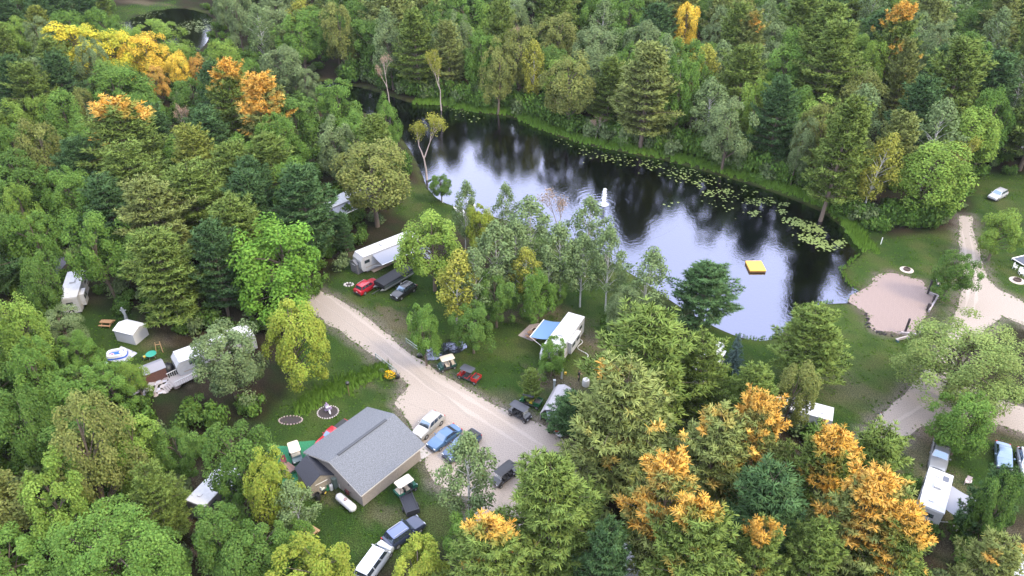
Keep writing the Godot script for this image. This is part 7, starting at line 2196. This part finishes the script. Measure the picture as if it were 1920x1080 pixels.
	tree("maple", 5, -111.39, -214.33, 12.76, 5.92, 2.66, "mid green leafy tree left of the bright lime tree")
	tree("golden", 1, 48.7, -215.41, 18.2, 5.14, 2.25, "golden olive tree at the top edge of the far wood")
	tree("pinepale", 0, 58.23, -215.46, 19.71, 6.29, 3.91, "pale olive pine left of the small gold tipped pine")
	tree("grey", 0, 81.5, -216.21, 15.12, 6.46, 3.36, "grey green leafy tree left of the rusty trunk pine, second from it")
	tree("pine", 1, 13.81, -216.23, 21.66, 6.91, 3.95, "green pine right of the pinkish dead far tree, second from it")
	tree("oak", 3, -150.64, -216.46, 14.23, 4.4, 6.02, "dark green leafy tree left of the largest yellow tree, second from it")
	tree("pinepale", 1, 138.69, -217.4, 20.54, 7.5, 2.04, "pale olive pine right of the far right broad pine")
	tree("pinepale", 0, 117.57, -218.34, 20.15, 7.55, 3.22, "pale olive pine left of the far right broad pine")
	tree("pinepale", 0, -34.76, -218.77, 22.71, 8.25, 3.93, "pale olive pine right of the far bank crest")
	tree("oak", 2, 105.68, -219.29, 15.7, 7.3, 3.34, "dark green leafy tree right of the rusty trunk pine, first from it")
	tree("maple", 2, -126.88, -219.76, 15.98, 5.79, 6.1, "mid green leafy tree above the largest yellow tree, first from it")
	tree("lime", 3, -5.8, -219.91, 17.19, 5.71, 1.46, "light green leafy tree below the pinkish dead far tree")
	tree("pineyellow", 0, -135.46, -220.03, 15.84, 4.84, 1.51, "yellowish pine left of the largest yellow tree")
	tree("birch", 3, 25.78, -221.05, 16.97, 5.32, 0.98, "pale green birch left of the pale bushy pine")
	tree("birch", 0, 73.52, -222.14, 16.75, 4.6, 2.78, "pale green birch below the small gold tipped pine")
	tree("maple", 2, -118.15, -222.15, 14.96, 4.32, 4.62, "mid green leafy tree right of the largest yellow tree, third from it")
	tree("oak", 4, -45.89, -222.49, 18.27, 6.17, 0.39, "dark green leafy tree left of the far bank crest, first from it")
	tree("pinedark", 2, 91.99, -223.33, 17.59, 6.57, 2.26, "dark green pine left of the rusty trunk pine")
	tree("pinepale", 2, 47.7, -223.59, 22.66, 7.99, 1.78, "pale olive pine above the pale bushy pine")
	tree("oak", 4, 130.24, -224.03, 15.97, 5.91, 1.07, "dark green leafy tree above the far right broad pine, first from it")
	tree("maple", 0, -57.56, -224.04, 14.95, 7.86, 4.99, "mid green leafy tree left of the far bank crest")
	tree("grey", 3, -70.35, -224.19, 15.45, 6.52, 3.15, "grey green leafy tree above the two gold topped pines, first from it")
	tree("maple", 0, 34.58, -225.74, 17.31, 6.84, 2.07, "mid green leafy tree above the pale bushy pine, first from it")
	tree("pinepale", 2, -25.31, -226.43, 19.77, 6.4, 2.15, "pale olive pine above the white limbed birch")
	tree("maple", 4, -123.59, -226.89, 13.82, 4.87, 3.69, "mid green leafy tree right of the largest yellow tree, second from it")
	tree("pine", 1, 148.81, -226.89, 22.89, 7.56, 3.28, "green pine right of the far right broad pine, first from it")
	tree("oak", 4, 80.04, -227.79, 15.55, 6, 1.22, "dark green leafy tree right of the small gold tipped pine, second from it")
	tree("lime", 0, -147.12, -228.08, 11.12, 5.27, 1.13, "light green leafy tree left of the largest yellow tree, second from it")
	tree("maple", 3, -159.63, -228.41, 15.12, 4.67, 3.95, "mid green leafy tree left of the largest yellow tree, first from it")
	tree("birch", 0, 106.06, -228.83, 19.11, 4.36, 2.39, "pale green birch right of the rusty trunk pine")
	tree("pinedark", 2, -139.5, -228.99, 16.14, 5.09, 2.64, "dark green pine left of the largest yellow tree, first from it")
	tree("maple", 2, -13.59, -229.52, 17.85, 7.21, 4.55, "mid green leafy tree left of the pinkish dead far tree")
	tree("olive", 3, 67.52, -231.2, 18.4, 7.77, 5.84, "olive leafy tree left of the small gold tipped pine")
	tree("grey", 1, -82.61, -231.23, 19.37, 5.65, 0.29, "grey green leafy tree above the two gold topped pines, second from it")
	tree("ybirch", 1, -64.06, -231.39, 15.44, 4.67, 3.67, "yellow green birch left of the far bank crest")
	tree("grey", 3, 1.28, -231.64, 15.38, 6, 0.85, "grey green leafy tree right of the pinkish dead far tree, first from it")
	tree("maple", 4, -165.22, -232.27, 12.6, 4.37, 1.18, "mid green leafy tree left of the largest yellow tree, third from it")
	tree("birch", 0, 133.5, -233.6, 17.19, 5.58, 4.06, "pale green birch above the far right broad pine, first from it")
	tree("pinedark", 1, -153.33, -234.59, 15.06, 5.94, 4.22, "dark green pine left of the largest yellow tree, third from it")
	tree("lime", 1, 117.24, -234.71, 16.78, 6.29, 5.75, "light green leafy tree right of the rusty trunk pine")
	tree("oak", 1, -34.6, -235.21, 14.6, 6.02, 5.85, "dark green leafy tree right of the far bank crest")
	tree("maple", 5, 25.87, -235.24, 19.25, 6.63, 2.71, "mid green leafy tree left of the pale bushy pine, second from it")
	tree("pine", 5, 164.3, -235.81, 23.15, 8.11, 4.74, "green pine right of the far right broad pine, third from it")
	tree("pinedark", 0, -130.36, -236.9, 16.17, 5.32, 5.13, "dark green pine above the largest yellow tree, first from it")
	tree("oak", 1, 145.07, -237.13, 18.37, 5.77, 3.57, "dark green leafy tree above the far right broad pine, second from it")
	tree("oak", 3, -50.8, -237.2, 17.58, 5.94, 1.25, "dark green leafy tree left of the far bank crest, second from it")
	tree("oak", 0, 56.86, -237.64, 17.07, 6.23, 4.41, "dark green leafy tree left of the small gold tipped pine")
	tree("pine", 2, 13.21, -237.67, 24.04, 7.24, 4.09, "green pine right of the pinkish dead far tree, first from it")
	tree("grey", 3, 88.33, -237.75, 15.94, 6.02, 5.71, "grey green leafy tree left of the rusty trunk pine, first from it")
	tree("pine", 5, -162.77, -239.45, 17.51, 4.86, 6.23, "green pine left of the largest yellow tree, third from it")
	tree("pinedark", 2, -141.68, -239.71, 18.7, 6.39, 4.94, "dark green pine above the largest yellow tree, second from it")
	tree("oak", 0, 76.38, -239.75, 15.35, 6.55, 6.03, "dark green leafy tree right of the small gold tipped pine, first from it")
	tree("birch", 1, -24.93, -240.43, 17.07, 5.58, 1.03, "pale green birch above the white limbed birch")
	tree("pine", 5, 105.78, -241.13, 22.81, 7.04, 2.99, "green pine above the rusty trunk pine, first from it")
	tree("pine", 2, 46.9, -241.85, 21.42, 7.62, 0.26, "green pine above the pale bushy pine")
	tree("birch", 2, 0.5, -242.3, 15.76, 4.69, 0.4, "pale green birch right of the pinkish dead far tree")
	tree("birch", 2, -41.6, -242.56, 18.53, 4.6, 0.46, "pale green birch above the far bank crest, first from it")
	tree("grey", 2, -74.46, -242.69, 16.47, 7.73, 4.06, "grey green leafy tree above the two gold topped pines, third from it")
	tree("pinedark", 1, -12.46, -243.72, 19.51, 8.58, 2.43, "dark green pine left of the pinkish dead far tree")
	tree("birch", 3, 156.35, -245.15, 19.04, 5.02, 4.53, "pale green birch above the far right broad pine, second from it")
	tree("oak", 2, 124.75, -245.45, 18.41, 8.05, 3.88, "dark green leafy tree right of the rusty trunk pine, second from it")
	tree("grey", 1, -89.68, -245.75, 16.49, 5.94, 2.56, "grey green leafy tree right of the bright lime tree, first from it")
	tree("birch", 0, -55.97, -246.1, 15.72, 4.51, 2.89, "pale green birch left of the far bank crest")
	tree("maple", 0, 28.88, -246.6, 17.45, 6.71, 3.02, "mid green leafy tree left of the pale bushy pine, first from it")
	tree("pinedark", 0, -150.44, -246.69, 16.85, 4.96, 3.53, "dark green pine left of the largest yellow tree, second from it")
	tree("pinepale", 2, 95.98, -247.18, 24.16, 6.96, 0.49, "pale olive pine above the rusty trunk pine")
	tree("grey", 1, -167.71, -247.42, 14.88, 4.84, 3.2, "grey green leafy tree left of the largest yellow tree, third from it")
	tree("birch", 3, 65.01, -247.54, 18.27, 5.17, 1.52, "pale green birch left of the small gold tipped pine")
	tree("grey", 3, 174.57, -249.03, 16.05, 7.81, 3.05, "grey green leafy tree right of the far right broad pine, third from it")
	tree("birch", 0, -3.35, -249.33, 16.59, 4.74, 4.86, "pale green birch above the pinkish dead far tree, first from it")
	tree("olive", 1, -27.52, -249.61, 14.86, 6.3, 3.13, "olive leafy tree above the white limbed birch")
	tree("maple", 5, 55.19, -249.93, 14.83, 6.63, 4.05, "mid green leafy tree above the pale bushy pine, second from it")
	tree("pine", 2, 113.42, -250.14, 23.8, 6.96, 1.27, "green pine above the rusty trunk pine, second from it")
	tree("birch", 2, 37.93, -250.55, 16.89, 4.85, 0.02, "pale green birch above the pale bushy pine")
	tree("oak", 1, -160.51, -252.19, 13.51, 4.81, 2.21, "dark green leafy tree left of the largest yellow tree, first from it")
	tree("lime", 2, -153.04, -253.28, 14.84, 4.63, 3.45, "light green leafy tree above the largest yellow tree, first from it")
	tree("pine", 1, -135.86, -254.16, 18.12, 5.39, 1.58, "green pine above the largest yellow tree")
	tree("maple", 5, 140.02, -254.16, 18.22, 7.76, 2.27, "mid green leafy tree above the far right broad pine, first from it")
	tree("pinepale", 1, -44.58, -254.49, 23.49, 7.39, 1.2, "pale olive pine above the far bank crest")
	tree("pinedark", 0, 159.66, -255.86, 19.18, 7.72, 1.89, "dark green pine above the far right broad pine")
	tree("grey", 2, 80.46, -256.65, 15.09, 5.82, 4.68, "grey green leafy tree above the small gold tipped pine, first from it")
	tree("pine", 2, -176.44, -257.11, 16.75, 5.83, 2.2, "green pine left of the largest yellow tree, fifth from it")
	tree("birch", 1, -0.75, -257.15, 17.33, 5.02, 6.09, "pale green birch above the pinkish dead far tree, second from it")
	tree("maple", 2, 69.39, -257.42, 17.87, 7.69, 5.06, "mid green leafy tree left of the small gold tipped pine")
	tree("pinepale", 1, 14.83, -258.09, 22.92, 8.06, 4.87, "pale olive pine right of the pinkish dead far tree")
	tree("pinepale", 0, -12.23, -258.6, 20.38, 8.36, 3.28, "pale olive pine left of the pinkish dead far tree")
	tree("maple", 4, -33.69, -258.63, 19.3, 6.1, 4.1, "mid green leafy tree right of the far bank crest")
	tree("pine", 4, -77.94, -259.51, 24.56, 7.4, 5.93, "green pine above the two gold topped pines, second from it")
	tree("pine", 0, -58.37, -260.4, 24.47, 6.81, 5.1, "green pine left of the far bank crest")
	tree("pine", 0, -164.85, -260.85, 17.95, 5.2, 1.32, "green pine left of the largest yellow tree, second from it")
	tree("maple", 3, 26.64, -261.42, 17.59, 7.09, 2.2, "mid green leafy tree left of the pale bushy pine, third from it")
	tree("grey", 3, -148.71, -261.62, 15.92, 5.4, 2.81, "grey green leafy tree above the largest yellow tree")
	tree("oak", 2, 56.55, -263.49, 16.9, 7.11, 1.47, "dark green leafy tree above the pale bushy pine, first from it")
	tree("maple", 1, 101.95, -263.64, 18.51, 6.67, 1.48, "mid green leafy tree above the rusty trunk pine, first from it")
	tree("birch", 0, 118.21, -264.13, 18.91, 4.78, 2.82, "pale green birch above the rusty trunk pine")
	tree("maple", 0, 128.65, -264.6, 14.43, 6.63, 2.81, "mid green leafy tree right of the rusty trunk pine")
	tree("birch", 1, -95.95, -265.37, 18.74, 5.27, 1.49, "pale green birch right of the bright lime tree")
	tree("pine", 3, -175.22, -265.84, 18.45, 5.44, 0.46, "green pine left of the largest yellow tree, fourth from it")
	tree("birch", 2, 163.91, -266.14, 16.89, 5.72, 4.93, "pale green birch above the far right broad pine, third from it")
	tree("oak", 1, -141.28, -266.74, 12.3, 5.36, 5.97, "dark green leafy tree above the largest yellow tree, first from it")
	tree("maple", 2, -28.51, -268.32, 16.44, 7.07, 0.81, "mid green leafy tree above the white limbed birch, first from it")
	tree("grey", 1, 145.73, -268.4, 15.87, 7.91, 4.4, "grey green leafy tree above the far right broad pine, first from it")
	tree("maple", 5, -152.55, -268.64, 13.3, 5.03, 3.86, "mid green leafy tree above the largest yellow tree, second from it")
	tree("pinedark", 1, -182.43, -268.73, 17.61, 4.87, 0.38, "dark green pine left of the largest yellow tree, fourth from it")
	tree("ybirch", 0, 19.19, -269.05, 16.95, 4.8, 5.87, "yellow green birch right of the pinkish dead far tree")
	tree("maple", 1, 41.75, -269.1, 18.23, 7.7, 0.47, "mid green leafy tree above the pale bushy pine, third from it")
	tree("pine", 0, -86.52, -269.85, 23.44, 7.47, 1.79, "green pine above the two gold topped pines, first from it")
	tree("birch", 1, -42.88, -270.95, 18.57, 5.43, 0.41, "pale green birch above the far bank crest, second from it")
	tree("maple", 5, -0.41, -271.18, 17.99, 7.84, 2.04, "mid green leafy tree above the pinkish dead far tree")
	tree("grey", 1, -55.7, -271.73, 17.21, 7.41, 5.92, "grey green leafy tree above the far bank crest, first from it")
	tree("grey", 0, 90.93, -272.52, 14.91, 6.75, 1.5, "grey green leafy tree above the small gold tipped pine, second from it")
	tree("grey", 3, 71.85, -272.73, 16.03, 6.68, 3.33, "grey green leafy tree left of the small gold tipped pine, first from it")
	tree("grey", 0, 176.28, -272.81, 17.58, 7.84, 0.81, "grey green leafy tree above the far right broad pine, third from it")
	tree("maple", 3, -166.03, -274.17, 13.44, 5.64, 3.33, "mid green leafy tree above the largest yellow tree, third from it")
	tree("grey", 0, -75.81, -274.41, 14.4, 7.19, 2.48, "grey green leafy tree left of the far bank crest")
	tree("oak", 3, -19.28, -274.56, 18.51, 6.62, 4.28, "dark green leafy tree left of the pinkish dead far tree")
	tree("pinedark", 0, -146.88, -275.18, 14.64, 6.37, 0.59, "dark green pine above the largest yellow tree, third from it")
	tree("maple", 1, 101.27, -275.9, 17.16, 6.82, 4.91, "mid green leafy tree above the rusty trunk pine, second from it")
	tree("pine", 1, 114.55, -276.09, 21.22, 7.28, 3.73, "green pine above the rusty trunk pine, third from it")
	tree("grey", 1, 10.14, -276.58, 17.21, 7.16, 2.36, "grey green leafy tree right of the pinkish dead far tree, second from it")
	tree("pinedark", 2, -189.85, -276.84, 15.88, 5.1, 0.42, "dark green pine left of the largest yellow tree, fifth from it")
	tree("grey", 3, -180.23, -277.1, 15.24, 5.12, 2.49, "grey green leafy tree left of the largest yellow tree, second from it")
	tree("pine", 5, 21.91, -278.05, 21.06, 7.24, 1.12, "green pine right of the pinkish dead far tree, third from it")
	tree("pine", 4, 191.25, -278.87, 20.25, 7.88, 3.38, "green pine right of the far right broad pine, fourth from it")
	tree("grey", 3, 49.78, -280.84, 19.38, 7.39, 4.03, "grey green leafy tree above the pale bushy pine, first from it")
	tree("oak", 3, -161.91, -280.88, 15.21, 4.66, 3.03, "dark green leafy tree above the largest yellow tree, second from it")
	tree("lime", 2, -151.81, -281.59, 12.42, 4.84, 5.69, "light green leafy tree above the largest yellow tree, second from it")
	tree("grey", 2, 79.83, -281.72, 19.08, 8.07, 1.09, "grey green leafy tree above the small gold tipped pine, third from it")
	tree("ybirch", 1, -0.65, -282.23, 15.24, 5.91, 2.71, "yellow green birch above the pinkish dead far tree")
	tree("olive", 0, -93.41, -283.32, 19.1, 6.95, 0.07, "olive leafy tree right of the bright lime tree")
	tree("grey", 2, -42.54, -283.34, 18.58, 6.03, 4.63, "grey green leafy tree above the far bank crest, second from it")
	tree("grey", 0, -187.97, -283.98, 16.17, 4.58, 1.35, "grey green leafy tree left of the largest yellow tree, fourth from it")
	tree("oak", 0, 38.26, -284.74, 16.07, 7.95, 2.81, "dark green leafy tree above the pale bushy pine, second from it")
	tree("pinedark", 1, 141.45, -285.34, 17.31, 8.73, 2.61, "dark green pine right of the rusty trunk pine, second from it")
	tree("maple", 4, 178.11, -285.75, 15.6, 6.78, 4.5, "mid green leafy tree above the far right broad pine, second from it")
	tree("maple", 3, -31.58, -285.94, 16.69, 7.78, 2.97, "mid green leafy tree above the white limbed birch, second from it")
	tree("grey", 0, 159.38, -286.03, 15.19, 7.34, 0.02, "grey green leafy tree above the far right broad pine, second from it")
	tree("oak", 0, -78.12, -286.21, 16.3, 6.58, 5.25, "dark green leafy tree left of the far bank crest, fourth from it")
	tree("olive", 2, -174.23, -286.24, 15.26, 4.46, 4.78, "olive leafy tree above the largest yellow tree")
	tree("olive", 3, 125.63, -286.44, 14.4, 6.75, 0.15, "olive leafy tree above the rusty trunk pine, first from it")
	tree("grey", 2, 61.44, -286.5, 16.58, 8.12, 4.16, "grey green leafy tree above the pale bushy pine, second from it")
	tree("oak", 0, -197.34, -287.05, 15.93, 5.35, 4.69, "dark green leafy tree left of the largest yellow tree, third from it")
	tree("birch", 2, 90.57, -287.33, 15.72, 5.16, 4.21, "pale green birch above the small gold tipped pine, first from it")
	tree("maple", 1, -167.26, -287.62, 15.29, 5.33, 5.91, "mid green leafy tree above the largest yellow tree, fourth from it")
	tree("halfbare", 1, -18.75, -288.31, 17.6, 7.7, 4.27, "half bare pale tree left of the pinkish dead far tree")
	tree("lime", 0, -58.7, -288.8, 15.35, 6.22, 1.16, "light green leafy tree above the far bank crest")
	tree("grey", 2, 10.71, -288.81, 17.13, 8.18, 4.28, "grey green leafy tree right of the pinkish dead far tree, third from it")
	tree("pinedark", 1, -158.67, -289.4, 14.55, 5.92, 1.72, "dark green pine above the largest yellow tree, fourth from it")
	tree("maple", 3, 195.55, -291.32, 14.78, 8.57, 0.21, "mid green leafy tree right of the far right broad pine")
	tree("grey", 2, -106.26, -291.98, 15.83, 6.81, 2.7, "grey green leafy tree right of the bright lime tree, second from it")
	tree("birch", 3, 97.18, -293.2, 15.65, 5.68, 4.31, "pale green birch above the small gold tipped pine, second from it")
	tree("grey", 0, 74.43, -293.78, 14.29, 8.35, 2.28, "grey green leafy tree left of the small gold tipped pine, third from it")
	tree("oak", 3, -183.42, -294.03, 14.68, 5.36, 2.22, "dark green leafy tree above the largest yellow tree, fourth from it")
	tree("birch", 3, 170.32, -294.11, 15.66, 5.75, 4.79, "pale green birch above the far right broad pine, fourth from it")
	tree("olive", 0, 109.98, -294.51, 15.29, 6.3, 2.42, "olive leafy tree above the rusty trunk pine, second from it")
	tree("oak", 1, -90.82, -295.25, 14.57, 6.9, 1.42, "dark green leafy tree above the two gold topped pines")
	tree("oak", 2, -45.27, -295.43, 14.31, 7.72, 3.13, "dark green leafy tree above the far bank crest")
	tree("olive", 2, -73.24, -296.97, 14.42, 6.85, 2.54, "olive leafy tree left of the far bank crest, second from it")
	tree("oak", 1, -164.89, -297.04, 12.88, 4.88, 6.11, "dark green leafy tree above the largest yellow tree, third from it")
	tree("maple", 1, -197.05, -300.57, 12.45, 5.53, 2.25, "mid green leafy tree left of the largest yellow tree, second from it")
	# the woods beyond the view
	rng.seed = 31
	var far := [[], [], []]
	for k in 1300:
		var p := Vector2(rng.randf_range(-420, 420), rng.randf_range(-480, 40))
		var edge := 36.0 + .56 * maxf(0.0, -p.y) + (26.0 if p.x > 0 and p.y < -50 and p.y > -130 else 0.0)
		if absf(p.x) < edge and p.y > -325: continue
		if p.y > -34 and absf(p.x) < 60: continue
		var s := rng.randf_range(1.0, 1.45)
		far[k % 3].append(Transform3D(Basis(Vector3.UP, rng.randf() * TAU).scaled(Vector3(s, s * 1.15, s)), Vector3(p.x, 0, p.y)))
	for k in 260:
		var s := rng.randf_range(1.1, 1.5)
		far[k % 3].append(Transform3D(Basis(Vector3.UP, rng.randf() * TAU).scaled(Vector3(s, s * 1.2, s)), Vector3(rng.randf_range(-240, 240), 0, rng.randf_range(-345, -318))))
	for k in 3:
		var list: Array[Transform3D] = []
		list.assign(far[k])
		scatter("outer_woods", proto(["maple", "oak", "pine"][k], 0)[1], leaf_mat(), list)
